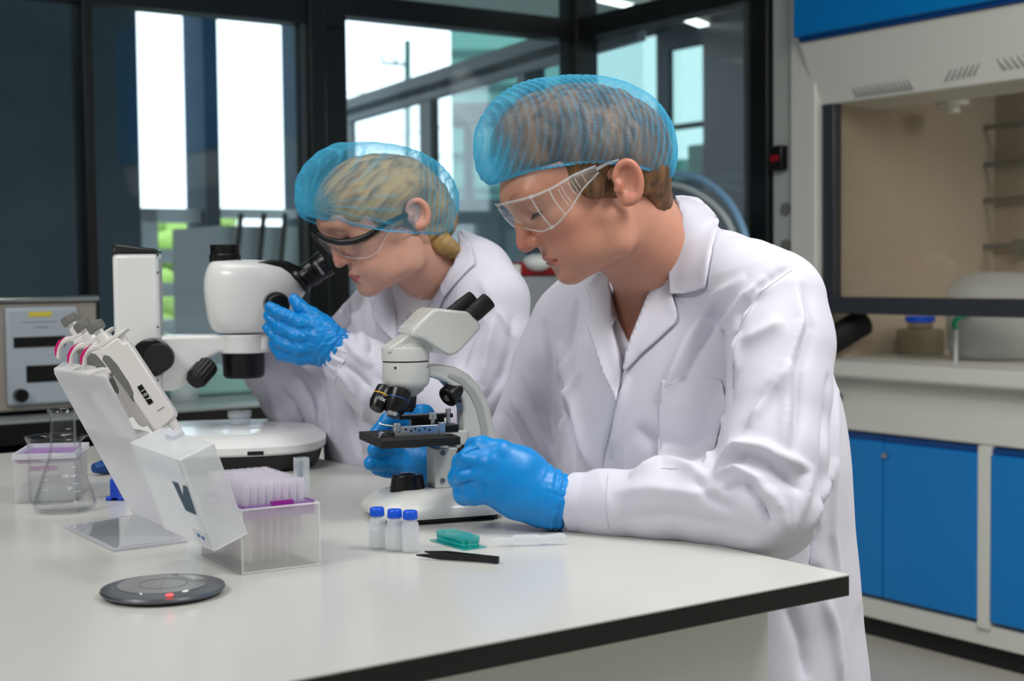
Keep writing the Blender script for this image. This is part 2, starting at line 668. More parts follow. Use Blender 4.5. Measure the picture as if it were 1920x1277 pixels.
# far buildings and things outside
def facade(name, label, px0, px1, d, pytop, mname, zb=0, lines=True):
    a = P(px0, 505, d); b = P(px1, 505, d)
    h = P((px0 + px1) / 2, pytop, d).z
    M = Matrix.Translation(((a.x + b.x) / 2, d, 0))
    t = thing(name, label, 'building', M)
    W_ = (b.x - a.x) / 2
    m = MB(M); m.box(-W_, W_, 0, 6, zb, h); m.build('wall', mname, t)
    if lines:
        n = 9
        for k in range(n):
            zz = 0.6 + (h - 1) * k / n
            m = MB(M); m.box(-W_, W_, -0.06, 0, zz, zz + 0.12); m.build('floor_band', 'teal_line', t)
    return t
facade('glass_building', 'tall green glass building far outside behind the man', 850, 1085, 26, -60, 'teal_facade')
LOWB = facade('low_building', 'dark low building outside between the two people', 830, 1110, 15, 372, 'outer_dark', lines=False)
a_, b_ = P(850, 196, 15), P(1100, 228, 15)
m = MB(); m.box(a_.x, b_.x, 14.98, 15.6, b_.z, a_.z); m.build('canopy', 'outer_dark', LOWB)
for xx in (a_.x + .1, b_.x - .2):
    m = MB(); m.box(xx, xx + .1, 15.2, 15.3, 1, b_.z); m.build('canopy_post', 'outer_dark', LOWB)
facade('side_building', 'pale building outside seen through the right glazing', 1118, 1330, 24, 300, 'teal_facade', lines=True)

p0 = P(764, 560, 30)
t = thing('utility_pole', 'dark utility pole with cross arms against the bright sky outside', 'pole', Matrix.Translation((p0.x, p0.y, 0)))
m = MB(); m.cyl((p0.x, p0.y, 0), P(764, 76, 30), 0.07, n=10); m.build('mast', 'teal_line', t)
m = MB(); m.cyl(P(718, 118, 30), P(770, 122, 30), 0.035, n=8); m.build('cross_arm', 'teal_line', t)
m = MB(); m.cyl(P(716, 98, 30), P(716, 118, 30), 0.03, n=8); m.build('insulator', 'teal_line', t)
m = MB(); m.cyl(P(742, 102, 30), P(742, 120, 30), 0.03, n=8); m.build('insulator', 'teal_line', t)
for a, b in (((640, 262), (845, 236)), ((640, 176), (845, 150)), ((640, 300), (845, 290))):
    q0, q1 = P(a[0], a[1], 28), P(b[0], b[1], 28)
    m = MB(); m.tube([q0, (q0 + q1) / 2 - Vector((0, 0, 0.06)), q1], 0.012, 6, smooth=6)
    m.build('power_line', 'teal_line', t)

def tree(px, py, d, r, lab):
    rnd = random.Random(px)
    c = P(px, py, d)
    t = thing('tree', lab, 'tree', Matrix.Translation((c.x, c.y, 0)))
    m = MB()
    for k in range(26):
        q = Vector((rnd.uniform(-1, 1), rnd.uniform(-1, 1), rnd.uniform(-.55, .55))) * r
        m.ball(c + q, r * rnd.uniform(.28, .45), 10)
    ob = m.build('foliage', 'leaf', t)
    n = np.array([v.co[:] for v in ob.data.vertices])
    for v in ob.data.vertices:
        v.co += Vector((noise.noise(v.co * 3), noise.noise(v.co * 3 + Vector((9, 0, 0))), noise.noise(v.co * 3 + Vector((0, 9, 0))))) * 0.35 * r
    m = MB(); m.cyl((c.x, c.y, -0.06), (c.x, c.y, c.z), 0.08, n=8); m.build('trunk', 'trunk', t)
tree(335, 462, 16, 0.48, 'round green tree outside, uppermost of the foliage patches through the left opening')
tree(322, 505, 12.6, 0.36, 'yellow green bush outside, in the middle gap of the left opening')
tree(368, 520, 19, 0.5, 'darker green bush outside beside the middle gap')
tree(340, 566, 11.2, 0.26, 'low green bush outside, in the lowest gap of the left opening')

# outer wall behind the right glazing
UR = 6.2
def VR(px): return HU(px, 200, UR).y
def ZR(px, py): return HU(px, py, UR).z
S('wall_outer_right', 'outer_dark', [(UR, UR + 0.04, VR(1254), VR(1231), 0, CZ), (UR, UR + 0.04, VR(1105), VR(1030), 0, 2.3), (UR, UR + 0.04, VR(1254), VR(1105), ZR(1180, 75), CZ),
                                     (UR, UR + 0.04, VR(1318), VR(1254), ZR(1290, 88), CZ), (UR, UR + 0.04, VR(1318), VR(1254), ZR(1290, 240), ZR(1290, 230)),
                                     (UR, UR + 0.04, VR(1318), VR(1105), 0, ZR(1290, 335))])
S('wall_outer_side', 'black_frame', [(UR, UR + 0.04, VR(1500), VR(1318), 0, CZ)])
S('window_8', 'tinted_glass', [(UR + 0.05, UR + 0.055, VR(1318), VR(1105), ZR(1290, 335), ZR(1180, 75))])
S('wall_outer_sill', 'panel_white', [(UR + 0.3, UR + 0.4, VR(1340), VR(1225), 0, ZR(1290, 262))])
for i, (a, b) in enumerate([((1282, 30), (1334, 50)), ((1346, 46), (1412, 62)), ((1118, -6), (1206, 14))]):
    q = []
    for px, py in (a, b):
        r = ray(px, py + 2); q.append(CP + r * ((CZ - 0.05 - CP.z) / r.z))
    dv = (q[1] - q[0]).normalized(); c = (q[0] + q[1]) / 2
    M = Matrix.Translation(c) @ dv.to_track_quat('X', 'Z').to_matrix().to_4x4()
    L = (q[1] - q[0]).length / 2
    t = thing('ceiling_light', ['short linear ceiling lamp beyond the right glazing, left of the pair', 'linear ceiling lamp beyond the right glazing, beside the black post', 'long linear ceiling lamp beyond the glazing, above the man'][i], 'ceiling light', M)
    m = MB(M); m.box(-L, L, -0.05, 0.05, 0.0, 0.05); m.build('housing', 'panel_white', t)
    m = MB(M); m.box(-L + .01, L - .01, -0.04, 0.04, -0.008, 0.0); m.build('diffuser', 'led', t)

# ================================================================== FUME CUPBOARD
def hood():
    M = ROOM @ Matrix.Translation((UB, VB(1535), 0))
    t = thing('fume_hood', 'large white fume hood with blue doors and a raised glass sash on the right', 'fume hood', M)
    def hz(px, py, u=UB): return HU(px, py, u).z
    def B(name, mn, boxes, bev=0.0, lab=None, par=None):
        m = MB(ROOM)
        for b in boxes: m.box(*b)
        return m.build(name, mn, par or t, bev=bev, label=lab)
    vR = -0.35
    v1447, v1490, v1535 = v_post0 - 0.005, VB(1490), VB(1538)
    B('side_post', 'hood_white', [(UB - 0.02, UB + 0.9, v1535, v1490, 0, 2.5)], 0.006)
    sp = B('service_panel', 'hood_shaded', [(UB + 0.0, UB + 0.05, v1490, v1447, 0, 2.5)], 0.003, 'panel with switch and round sockets, toned grey for shade')
    # switch and sockets
    c = HU(1467, 297, UB)
    sw = B('switch', 'black_plastic', [(UB - 0.03, UB, c.y - 0.024, c.y + 0.024, c.z - 0.037, c.z + 0.037)], 0.004, 'black wall switch', sp)
    m = MB(ROOM); m.box(UB - 0.036, UB - 0.03, c.y - 0.012, c.y + 0.014, c.z - 0.01, c.z + 0.008); m.build('switch', 'red_plastic', sp, label='red rocker')
    for py in (392, 461):
        c = HU(1475, py, UB)
        m = MB(ROOM); m.cyl((UB, c.y, c.z), (UB - 0.008, c.y, c.z), 0.018, n=24); m.build('socket', 'grey_plastic', sp, label='grey round cap')
    # header: sloping white fascia under the blue panel
    vL = VB(1526)
    zt0, zb0_ = hz(1526, 78, UB - 0.03), hz(1538, 198)
    m = MB(ROOM)
    m.hexa([(UB, v1535 + .01, zb0_), (UB + .25, v1535 + .01, zb0_), (UB + .25, vR, zb0_), (UB, vR, zb0_),
            (UB - 0.05, vL + .01, zt0), (UB + .25, vL + .01, zt0), (UB + .25, vR, zt0), (UB - 0.05, vR, zt0)])
    fa = m.build('fascia', 'hood_white', t, bev=0.003)
    B('top_panel', 'door_blue', [(UB - 0.075, UB + 0.4, vR, vL + 0.012, zt0 + 0.012, 2.5)], 0.006, 'blue upper panel')
    B('top_trim', 'blue_trim', [(UB - 0.062, UB + 0.4, vR, vL, zt0, zt0 + 0.012)])
    # vent slots
    for (pa, pb, pya, pyb, n, lean) in ((1588, 1690, 165, 150, 14, -0.8), (1772, 1826, 132, 120, 6, 0.9), (1862, 1925, 112, 102, 6, -1.0)):
        for k in range(n):
            f = k / (n - 1)
            px = pa + (pb - pa) * f; py = pya + (pyb - pya) * f
            c = HU(px, py, UB - 0.035)
            m = MB(ROOM)
            h = 0.024; s_ = lean * 0.02
            m.hexa([(UB - 0.052, c.y + 0.003 + s_, c.z - h), (UB - 0.03, c.y + 0.003 + s_, c.z - h), (UB - 0.03, c.y - 0.002 + s_, c.z - h), (UB - 0.052, c.y - 0.002 + s_, c.z - h),
                    (UB - 0.052, c.y + 0.003 - s_, c.z + h), (UB - 0.03, c.y + 0.003 - s_, c.z + h), (UB - 0.03, c.y - 0.002 - s_, c.z + h), (UB - 0.052, c.y - 0.002 - s_, c.z + h)])
            # keep the slot flush with the sloping fascia
            zmid = c.z; uf = UB - 0.05 * (zmid - zb0_) / (zt0 - zb0_)
            du = uf - (UB - 0.052) - 0.001
            m.v = [p + (ROOM.to_3x3() @ Vector((du, 0, 0))) for p in m.v]
            m.build('vent_slot', 'slot_grey', fa)
    zs0, zs1 = hz(1600, 588), hz(1600, 557)
    zsill = hz(1600, 674)
    # interior
    D = 0.78
    B('liner', 'hood_inside', [(UB + D, UB + D + 0.02, vR, v1535, zsill - .02, 2.3), (UB + 0.02, UB + D, v1535 - 0.02, v1535, zsill - .02, 2.3),
                               (UB + 0.02, UB + D, vR - 0.02, vR, zsill - .02, 2.3), (UB + .25, UB + D, vR, v1535, 2.0, 2.05)])
    B('work_surface', 'hood_white', [(UB - 0.06, UB + D, vR, v1535 + 0.05, zsill - 0.05, zsill)], 0.012)
    # sash
    sa = B('sash_frame', 'sash_dark', [(UB + 0.0, UB + 0.035, VB(1563), VB(1541), zs0 + 0.012, zb0_ + 0.02), (UB - 0.02, UB + 0.05, vR, VB(1541), zs0, zs1)], 0.004)
    B('sash_glass', 'sash_glass', [(UB + 0.015, UB + 0.021, vR, VB(1555), zs1 - 0.002, zb0_ + 0.05)], par=sa)
    # apron and cabinets
    za = hz(1600, 808)
    B('apron', 'hood_white', [(UB + 0.0, UB + 0.7, vR, v1535 + 0.05, za, zsill - 0.05)], 0.006)
    zd1, zd0 = hz(1700, 828), hz(1650, 1118)
    B('plinth', 'hood_white', [(UB + 0.0, UB + 0.7, vR, v1535 + 0.6, 0.06, zd0 - 0.012), (UB + 0.03, UB + 0.7, vR, v1535 + 0.6, zd0 - 0.012, za)], 0.003)
    B('toe_kick', 'matte_black', [(UB + 0.03, UB + 0.7, vR, v1535 + 0.6, 0.0, 0.06)])
    for px0, px1, ha in ((1500, 1658.5, False), (1660.5, 1837, True), (1862, 2040, False), (2042, 2230, False)):
        va, vb = VB(px0, 950), VB(px1, 950)
        d = B('door', 'door_blue', [(UB - 0.012, UB + 0.02, vb, va, zd0, zd1 - 0.008)], 0.004)
        B('door_rail', 'blue_trim', [(UB - 0.002, UB + 0.02, vb, va, zd1 - 0.008, za - 0.004)], par=d)
        if ha:
            c = HU(1667, 853, UB)
            m = MB(ROOM); m.cyl((UB - 0.012, c.y, c.z), (UB - 0.022, c.y, c.z), 0.008, n=16); m.cyl((UB - 0.02, c.y + .006, c.z), (UB - 0.02, c.y - .012, c.z), 0.004, n=10)
            m.build('lock', 'metal', d)
    B('divider', 'hood_white', [(UB - 0.012, UB + 0.03, VB(1861, 950), VB(1838, 950), zd0 - 0.02, za)], 0.002)
    # tap handle on the apron beside the man
    c = HU(1574, 745, UB)
    m = MB(ROOM); m.cyl((UB, c.y, c.z), (UB - 0.04, c.y, c.z), 0.012, n=14); m.box(UB - .05, UB - .03, c.y - .02, c.y + .02, c.z - .006, c.z + .006)
    m.build('tap', 'black_plastic', t)
    # bars on the back wall inside
    uu = UB + D - 0.05
    for py, knob in ((243, False), (312, False), (378, True), (463, False)):
        c = HU(1817, py, uu)
        m = MB(ROOM); m.cyl((uu, c.y, c.z), (uu, c.y - 0.5, c.z), 0.009, n=12)
        if knob: m.cyl((uu, c.y, c.z), (uu, c.y, c.z + 0.03), 0.006, n=10)
        m.build('rod', 'steel', t)
    c = HU(1908, 463, uu - .02)
    m = MB(ROOM); m.cyl((uu - .03, c.y, c.z), (uu + .01, c.y, c.z), 0.024, n=20); m.build('rod_clamp', 'steel', t)
    c = HU(1785, 205, UB + 0.4)
    m = MB(ROOM); m.cyl((c.x, c.y, c.z + 0.01), (c.x, c.y, c.z + .025), 0.05, n=24); m.cyl((c.x, c.y, c.z - 0.012), (c.x, c.y, c.z + .01), 0.024, n=20)
    m.build('lamp', 'white_plastic', t)
    # thin hose from a rod down to the work surface
    a, b_, c_ = HU(1822, 316, uu - .03), HU(1740, 440, UB + .5), HU(1650, 553, UB + .35)
    m = MB(ROOM); m.tube([a, b_, c_, c_ + Vector((0, 0.05, -.1))], 0.0085, 8, smooth=8)
    m.build('thin_hose', 'hose_green', cat='hose', label='thin green grey hose hanging diagonally inside the fume hood')
    # corrugated hose
    a, b_ = HU(1545, 648, UB - .03), HU(1618, 604, UB + .12)
    m = MB(ROOM)
    pts = [a + (b_ - a) * (k / 40) for k in range(41)]
    m.tube(pts, [0.036 + 0.004 * (k % 2) for k in range(41)], 24)
    m.build('corrugated_hose', 'rubber', cat='hose', label='thick black corrugated hose poking out of the fume hood')
    # bottle with blue cap
    c = HU(1725, 672, UB + .3); zz = zsill
    M2 = ROOM @ Matrix.Translation((c.x, c.y, zz))
    q = thing('square_bottle', 'murky plastic bottle with a blue cap standing in the fume hood', 'bottle', M2)
    hcap = HU(1725, 604, UB + .3).z - zz
    m = MB(M2); m.box(-.05, .05, -.055, .055, 0, hcap * .8); m.cyl((0, 0, hcap * .78), (0, 0, hcap), 0.038, n=24); m.build('body', 'jar_liquid', q, bev=0.01)
    m = MB(M2); m.cyl((0, 0, hcap), (0, 0, hcap + .018), 0.044, n=24); m.build('cap', 'blue_cap', q, bev=0.002)
    c = HU(1655, 668, UB + .4)
    M2 = ROOM @ Matrix.Translation((c.x, c.y, zz))
    m = MB(M2); m.box(-.05, .05, -.06, .06, 0, .075); m.build('storage_box', 'jar_liquid', M=M2, bev=.006, cat='box', label='low brownish plastic box in the fume hood behind the hose')
    # large jar with green tube
    c = HU(1865, 672, UB + .3)
    M2 = ROOM @ Matrix.Translation((c.x, c.y, zz))
    q = thing('glass_basin', 'large clear round basin of murky liquid behind the sash', 'basin', M2)
    m = MB(M2); m.lathe([(0.0, 0.004), (.12, .004), (.135, .03), (.135, .2), (.10, .235), (.06, .245), (.058, .243), (.098, .232), (.131, .2), (.131, .03), (.118, .008), (0, .008)], 40)
    m.build('bowl', 'clear_plastic', q)
    m = MB(M2); m.lathe([(0.0, 0.01), (.117, .01), (.13, .03), (.13, .12), (0, .12)], 32); m.build('liquid', 'jar_liquid', q)
    a = HU(1792, 618, UB + .12); b1 = HU(1790, 604, UB + .12); b2 = HU(1806, 592, UB + .14); b3 = HU(1840, 585, UB + .2)
    m = MB(ROOM); m.tube([a, b1, b2, b3], 0.0075, 10, smooth=6)
    g = m.build('bent_tube', ['green_tube', 'tube_white'], cat='tube', label='bright green bent tube with a white straight end in the fume hood')
    m = MB(ROOM); m.cyl(a, Vector((a.x, a.y, zsill)), 0.0055, n=10); m.build('stem', 'tube_white', g, label='white straight end')
hood()

# ================================================================== BACK BENCH
def bench():
    e = RI @ T(490, 758); vb0 = e.y
    M = ROOM @ Matrix.Translation((-0.6, vb0 + .35, 0))
    t = thing('back_bench', 'long side bench with a black edged grey worktop under the windows', 'bench', M)
    u1 = e.x + 0.02
    ur = UB - .06
    def B(name, mn, b, bev=0.0):
        m = MB(ROOM); m.box(*b); return m.build(name, mn, t, bev=bev)
    B('worktop', 'steel_top', (U0 + .02, ur, vb0, vb0 + .8, TZ - .006, TZ))
    B('worktop_edge', 'worktop_edge', (U0 + .02, ur, vb0, vb0 + .8, TZ - .05, TZ - .006))
    B('cabinet', 'panel_white', (u1 - .03, ur, vb0 + .04, vb0 + .78, 0, TZ - .05), 0.003)
    for k in range(5):
        uu = u1 - .05 - .55 * k
        B('drawer_front', 'matte_black', (uu - .53, uu, vb0 + .04, vb0 + .78, 0.0, TZ - .11), 0.003)
        B('rail', 'steel', (uu - .53, uu, vb0 + .02, vb0 + .06, TZ - .11, TZ - .085), 0.003)
    return vb0, u1
mat('steel_top', (150, 158, 156), 0.25, var=0.05)
VBN, UBN = bench()

def on_bench(px, py):
    return T(px, py)

# oven / instrument at the left
def oven():
    v = VBN + 0.1
    def H(px, py): return HV(px, py, v)
    u1 = H(182, 600).x; u0 = H(-260, 600).x
    z1 = H(100, 566).z
    M = ROOM @ Matrix.Translation(((u0 + u1) / 2, v + .25, TZ))
    t = thing('laboratory_oven', 'steel benchtop oven with a yellow label and two black windows at the far left', 'oven', M)
    def B(name, mn, px0, px1, py0, py1, dv=0.0, th=0.012, bev=0.002, lab=None):
        a, b = H(px0, py1), H(px1, py0)
        m = MB(ROOM); m.box(a.x, b.x, v - th - dv, v - dv, a.z, b.z); return m.build(name, mn, t, bev=bev, label=lab)
    m = MB(ROOM); m.box(u0, u1, v, v + .5, TZ + .01, z1); m.build('casing', 'steel_warm', t, bev=.006)
    m = MB(ROOM); m.box(u0, u1 + .004, v - .01, v + .5, z1, z1 + .012); m.build('lid', 'metal', t, bev=.004)
    for k in (u0 + .05, u1 - .05):
        m = MB(ROOM); m.cyl((k, v + .05, TZ), (k, v + .05, TZ + .01), .015, n=12); m.build('foot', 'rubber', t)
    B('control_panel', 'oven_panel', 12, 143, 574, 762, 0, .014, 0.01)
    B('label_plate', 'yellow_label', 50, 93, 584, 594, .014, .001)
    B('display_window', 'black_plastic', 22, 118, 629, 652, .014, .002, lab='upper black window')
    B('display_window', 'black_plastic', 46, 118, 682, 717, .014, .002, lab='lower black window')
    B('caption', 'print_grey', 38, 104, 602, 605, .014, .0006, 0)
    B('caption', 'print_grey', 62, 86, 612, 614.5, .014, .0006, 0)
    c = H(33, 740); m = MB(ROOM); m.cyl((c.x, v - .014, c.z), (c.x, v - .035, c.z), .014, n=20); m.build('knob', 'black_plastic', t)
mat('steel_warm', (168, 160, 152), 0.4, metal=0.35)
mat('oven_panel', (176, 186, 196), 0.4)
oven()

def bench_stuff():
    # cyan tray behind the stereo microscope
    c = T(430, 742); c = RI @ c
    M2 = ROOM @ Matrix.Translation((c.x, c.y + .12, TZ))
    m = MB(M2); m.box(-.14, .14, -.1, .1, 0, .065); m.build('plastic_tray', 'cyan_tray', M=M2, bev=.012, cat='tray', label='pale cyan plastic tray on the back bench behind the stereo microscope')
    # clear bottles
    for px, py, h, lab in ((310, 742, .14, 'clear plastic bottle on the back bench beside the microscope column, left of the pair'), (346, 752, .12, 'clear plastic bottle on the back bench left of the cyan tray')):
        c = T(px, py); M2 = Matrix.Translation(c)
        q = thing('clear_bottle', lab, 'bottle', M2)
        m = MB(M2); m.lathe([(0, 0), (.03, 0), (.034, .005), (.034, h * .7), (.015, h * .85), (.015, h), (0, h)], 24); m.build('body', 'clear_plastic', q)
        m = MB(M2); m.cyl((0, 0, h), (0, 0, h + .015), .017, n=20); m.build('cap', 'white_plastic', q)
    # steel centrifuge with red lid behind the woman
    vq = VBN + .15
    def H(px, py): return HV(px, py, vq)
    a, b = H(945, 600), H(1075, 520)
    M2 = ROOM @ Matrix.Translation(((a.x + b.x) / 2, vq + .15, TZ))
    q = thing('centrifuge', 'grey benchtop machine with a dark red lid between the two people', 'machine', M2)
    m = MB(ROOM); m.box(a.x, b.x, vq, vq + .35, TZ, H(1000, 518).z); m.build('body', 'outer_beam', q, bev=.012)
    m = MB(ROOM); m.box(H(980, 510).x, b.x - .01, vq + .01, vq + .33, H(1000, 518).z, H(1000, 491).z); m.build('lid', 'red_plastic', q, bev=.01)
    m = MB(ROOM); m.box(a.x, H(978, 510).x, vq, vq + .33, H(1000, 518).z, H(1000, 495).z); m.build('ledge', 'white_plastic', q, bev=.006)
    m = MB(ROOM); m.ball(tuple(H(1008, 492)), .04, 20, sc=(1, 1, .6)); m.build('knob', 'white_plastic', q)
    # solid arcs stand in for reflections in the right glazing
    def arc(p, r, name, mn, lab):
        m = MB(ROOM); m.tube([HU(px, py, u) for px, py, u in p], r, 12, smooth=8)
        m.build(name, mn, cat='hose', label=lab)
    uu = UB - .12
    arc([(1180, 352, uu), (1250, 328, uu), (1310, 334, uu), (1360, 370, uu), (1390, 420, uu), (1402, 470, uu), (1406, 530, uu), (1407, 590, uu)], .011, 'arched_reflection', 'arc_blue', 'blue grey arc behind the man, stand-in for a reflection in the glazing, outer one')
    arc([(1180, 365, uu), (1240, 346, uu), (1290, 354, uu), (1340, 385, uu), (1372, 430, uu), (1382, 480, uu), (1386, 530, uu), (1387, 588, uu)], .009, 'arched_reflection', 'tube_white', 'pale arc behind the man, stand-in for a reflection in the glazing, inner one')
bench_stuff()

# ================================================================== MAIN TABLE
def table():
    c = RI @ T(1593, 1077)
    u1, v0 = c.x, c.y
    v1 = (RI @ T(180, 836)).y
    M = ROOM @ Matrix.Translation((u1 - 1.2, (v0 + v1) / 2, 0))
    t = thing('lab_table', 'white laboratory table with a thick black edge in the foreground', 'table', M)
    u0 = u1 - 2.6
    m = MB(ROOM); m.box(u0, u1, v0, v1, TZ - .0015, TZ); m.build('table_top', 'worktop', t, bev=0.0)
    m = MB(ROOM); m.box(u0, u1, v0, v1, TZ - .0215, TZ - .0015); m.build('core', 'worktop_edge', t, bev=.001)
    d = HV(1414, 1180, v0 + .12)
    m = MB(ROOM); m.box(u0 + .1, d.x, v0 + .1, v0 + .125, 0, TZ - .0215); m.build('front_panel', 'panel_white', t)
    m = MB(ROOM); m.box(d.x - .025, d.x, v0 + .125, v1 - .1, 0, TZ - .0215); m.build('side_panel', 'panel_white', t)
    m = MB(ROOM); m.box(u0 + .1, d.x, v1 - .125, v1 - .1, 0, TZ - .0215); m.build('back_panel', 'panel_white', t)
    return u1, v0, v1
TU1, TV0, TV1 = table()
mat('clear_plastic2', (232, 240, 246), 0.08, alpha=0.22, coat=.5)
mat('frost_lid', (246, 248, 250), 0.25, alpha=0.40, transl=0.3)
mat('edge_plastic', (250, 250, 252), 0.15, alpha=0.45, transl=0.2, coat=.5)
mat('tips_far', (190, 202, 216), 0.4, alpha=0.45)
mat('stand_sheet', (248, 248, 250), 0.18, alpha=0.80, transl=0.55)
mat('shelf_white', (226, 222, 220), 0.3)
mat('gloss_sheet', (214, 218, 226), 0.04, alpha=0.7, coat=1.0)
mat('vial_fill', (236, 228, 224), 0.3, alpha=0.22)
mat('teal_dark', (0, 110, 116), 0.2)
# ================================================================== STEREO MICROSCOPE
def facing(px, py, ang, z=TZ):
    """matrix at a table point; local x points left in the photo turned ang degrees toward the camera, local y toward the camera"""
    p = T(px, py, z)
    a = R(ang)
    X = Vector((-math.cos(a), -math.sin(a), 0)); Y = Vector((math.sin(a), -math.cos(a), 0)); Z = Vector((0, 0, 1))
    M = Matrix((X, Y, Z)).transposed().to_4x4()
    # X, Y, Z: left handed would mirror; X x Y must equal Z
    M.translation = p
    return M


def compound():
    M = facing(765, 969, 20)
    o = M.translation
    s = F / (CAM_M.inverted() @ o).z * -1          # pixels per metre at the base
    def L(px, py):
        """local (x, z) on the microscope's own middle plane"""
        r = ray(px, py); n = M.col[1].to_3d()
        p = CP + r * ((o - CP).dot(n) / r.dot(n))
        q = M.inverted() @ p
        return (q.x, q.z)
    t = thing('compound_microscope', 'white binocular microscope with black eyepieces held by the man in blue gloves', 'microscope', M)
    def mk(): return MB(M)
    # base: rounded wedge on rubber feet
    def ring(x0, x1, w, z, r, n=8):
        pts = []
        for cx, cy, a0 in ((x1 - r, w - r, 0), (x0 + r, w - r, 90), (x0 + r, -w + r, 180), (x1 - r, -w + r, 270)):
            for k in range(n + 1):
                a = R(a0 + 90 * k / n); pts.append((cx + r * math.cos(a), cy + r * math.sin(a), z))
        return pts
    def stack(m, rings):
        n = len(rings[0]); vs = [p for r_ in rings for p in r_]; fs = []
        for i in range(len(rings) - 1):
            for k in range(n):
                fs.append((i * n + k, i * n + (k + 1) % n, (i + 1) * n + (k + 1) % n, (i + 1) * n + k))
        fs.append(tuple(reversed(range(n)))); fs.append(tuple((len(rings) - 1) * n + k for k in range(n)))
        m.add(vs, fs)
    xb = L(926, 960)[0]; xf = L(694, 965)[0]
    m = mk(); stack(m, [ring(xb, xf, .068, .007, .03), ring(xb - .0, xf + .002, .069, .011, .031), ring(xb, xf - .002, .067, .019, .03), ring(xb + .003, xf - .014, .058, .027, .026),
                        ring(xb + .008, xf - .028, .046, .033, .02), ring(xb + .012, xf - .040, .036, .036, .016)])
    b = m.build('base', 'micro_white', t, angle=60)
    m = mk(); stack(m, [ring(xb + .008, xf - .008, .058, .001, .024), ring(xb + .008, xf - .008, .058, .009, .024)]); m.build('base_plate', 'black_plastic', t)
    for x in (xb + .022, xf - .03):
        for y in (-.05, .05):
            m = mk(); m.cyl((x, y, 0), (x, y, .006), .009, n=16); m.build('foot', 'rubber', t)
    # recessed slots on the near flank of the base
    for py, w_ in ((948, 34), (962, 32)):
        a, c = L(862, py), L(862 + w_, py - 3)
        m = mk(); m.prism([(a[0], a[1] - .0016), (a[0], a[1] + .0022), (c[0], c[1] + .0008), (c[0], c[1] - .0004)], .060, .0665); m.build('slot', 'black_plastic', b)
    # illuminator
    m = mk(); m.cyl((0, 0, .03), (0, 0, .0535), .0225, .019, 40); m.build('illuminator', 'black_plastic', t, bev=.0015, label='black round lamp collar')
    m = mk(); m.ball((0, 0, .0505), .0155, 28, sc=(1, 1, .35)); m.build('illuminator_lens', 'lens_glass', t, label='dark glass lens')
    # arm: swept C shape
    outer = [(797, 684), (822, 683), (848, 687), (872, 700), (893, 722), (908, 752), (918, 790), (923, 825), (924, 880), (924, 945)]
    inner = [(868, 945), (868, 880), (868, 835), (862, 800), (862, 770), (858, 748), (848, 730), (832, 717), (815, 709), (797, 706)]
    m = mk(); m.prism([L(*p) for p in outer + inner], -.016, .016); m.build('arm', 'micro_white', t, bev=.004, angle=50)
    outer2 = [(834, 697), (860, 707), (882, 730), (896, 760), (905, 800), (907, 838)]
    inner2 = [(896, 838), (893, 800), (885, 765), (872, 738), (853, 716), (832, 705)]
    m = mk(); m.prism([L(*p) for p in outer2 + inner2], .014, .0178); m.build('arm_inlay', 'micro_grey', t, bev=.0015, angle=50)
    m = mk(); m.prism([L(*p) for p in ((868, 838), (868, 804), (800, 806), (800, 813), (848, 815), (848, 838))], -.018, .018); m.build('bracket', 'micro_white', t, bev=.0015)
    m = mk(); m.prism([L(*p) for p in ((826, 713), (852, 720), (866, 740), (872, 757), (858, 754), (846, 735))], -.012, .012); m.build('arm_recess', 'black_plastic', t, bev=.001)
    a, c = L(856, 728), L(832, 745)
    m = mk(); m.cyl((a[0], .004, a[1]), (c[0], .012, c[1]), .0125, .0112, 28, prof=[(1, 0), (1, .45), (1.08, .47), (1.08, .93), (.95, 1)]); m.build('tension_knob', 'black_plastic', t, bev=.0008)
    d = L(829, 748)
    m = mk(); m.cyl((c[0], .012, c[1]), (c[0] + .0008, .0125, c[1] - .0008), .0045, n=16); m.build('screw', 'metal', t)
    # focus block behind the stage
    m = mk(); a, c = L(807, 912), L(849, 836)
    m.box(c[0], a[0], -.016, .02, a[1], c[1]); fb = m.build('focus_block', 'micro_white', t, bev=.0015)
    for py in (846, 897):
        q = L(821, py); m = mk(); m.cyl((q[0], .02, q[1]), (q[0], .0215, q[1]), .0032, n=16); m.build('screw', 'steel', fb)
    a, c = L(815, 918), L(868, 908)
    m = mk(); m.box(c[0], a[0], -.014, .016, .04, c[1]); m.build('pillar_foot', 'micro_grey', t, bev=.001)
    m = mk(); a, c = L(849, 912), L(870, 830); m.box(c[0], a[0], -.017, .017, .038, c[1]); m.build('pillar', 'micro_white', t, bev=.0015)
    # focus knobs on both sides
    q = L(868, 850)
    for sgn in (1, -1):
        m = mk(); prof = []
        for k in range(1): pass
        n = 36; vs = []; fs = []
        for j, (rr, yy) in enumerate(((.0, .018), (.013, .018), (.015, .020), (.015, .031), (.013, .034), (.0, .034))):
            for i in range(n):
                aa = 2 * math.pi * i / n; r2 = rr * (1 + (.05 * math.cos(12 * aa) if .014 < rr else 0))
                vs.append((q[0] + r2 * math.cos(aa), sgn * yy, q[1] + r2 * math.sin(aa)))
        for j in range(5):
            for i in range(n): fs.append((j * n + i, j * n + (i + 1) % n, (j + 1) * n + (i + 1) % n, (j + 1) * n + i))
        m.add(vs, fs); m.build('focus_knob', 'matte_black', t, label='lobed black focus knob')
    # stage
    zc = .0985
    a = L(730, 835)
    m = mk(); m.box(-.052, .047, -.055, .055, zc - .0055, zc + .0045); m.build('stage', 'matte_black', t, bev=.0008, label='square black stage')
    m = mk(); m.cyl((0, 0, zc - .011), (0, 0, zc - .005), .019, n=40)
    n0 = len(m.v); m.build('condenser_ring', 'steel', t)
    # mechanical slide holder: metal bracket, black second rail, clip arms and screws
    zb = zc + .0045
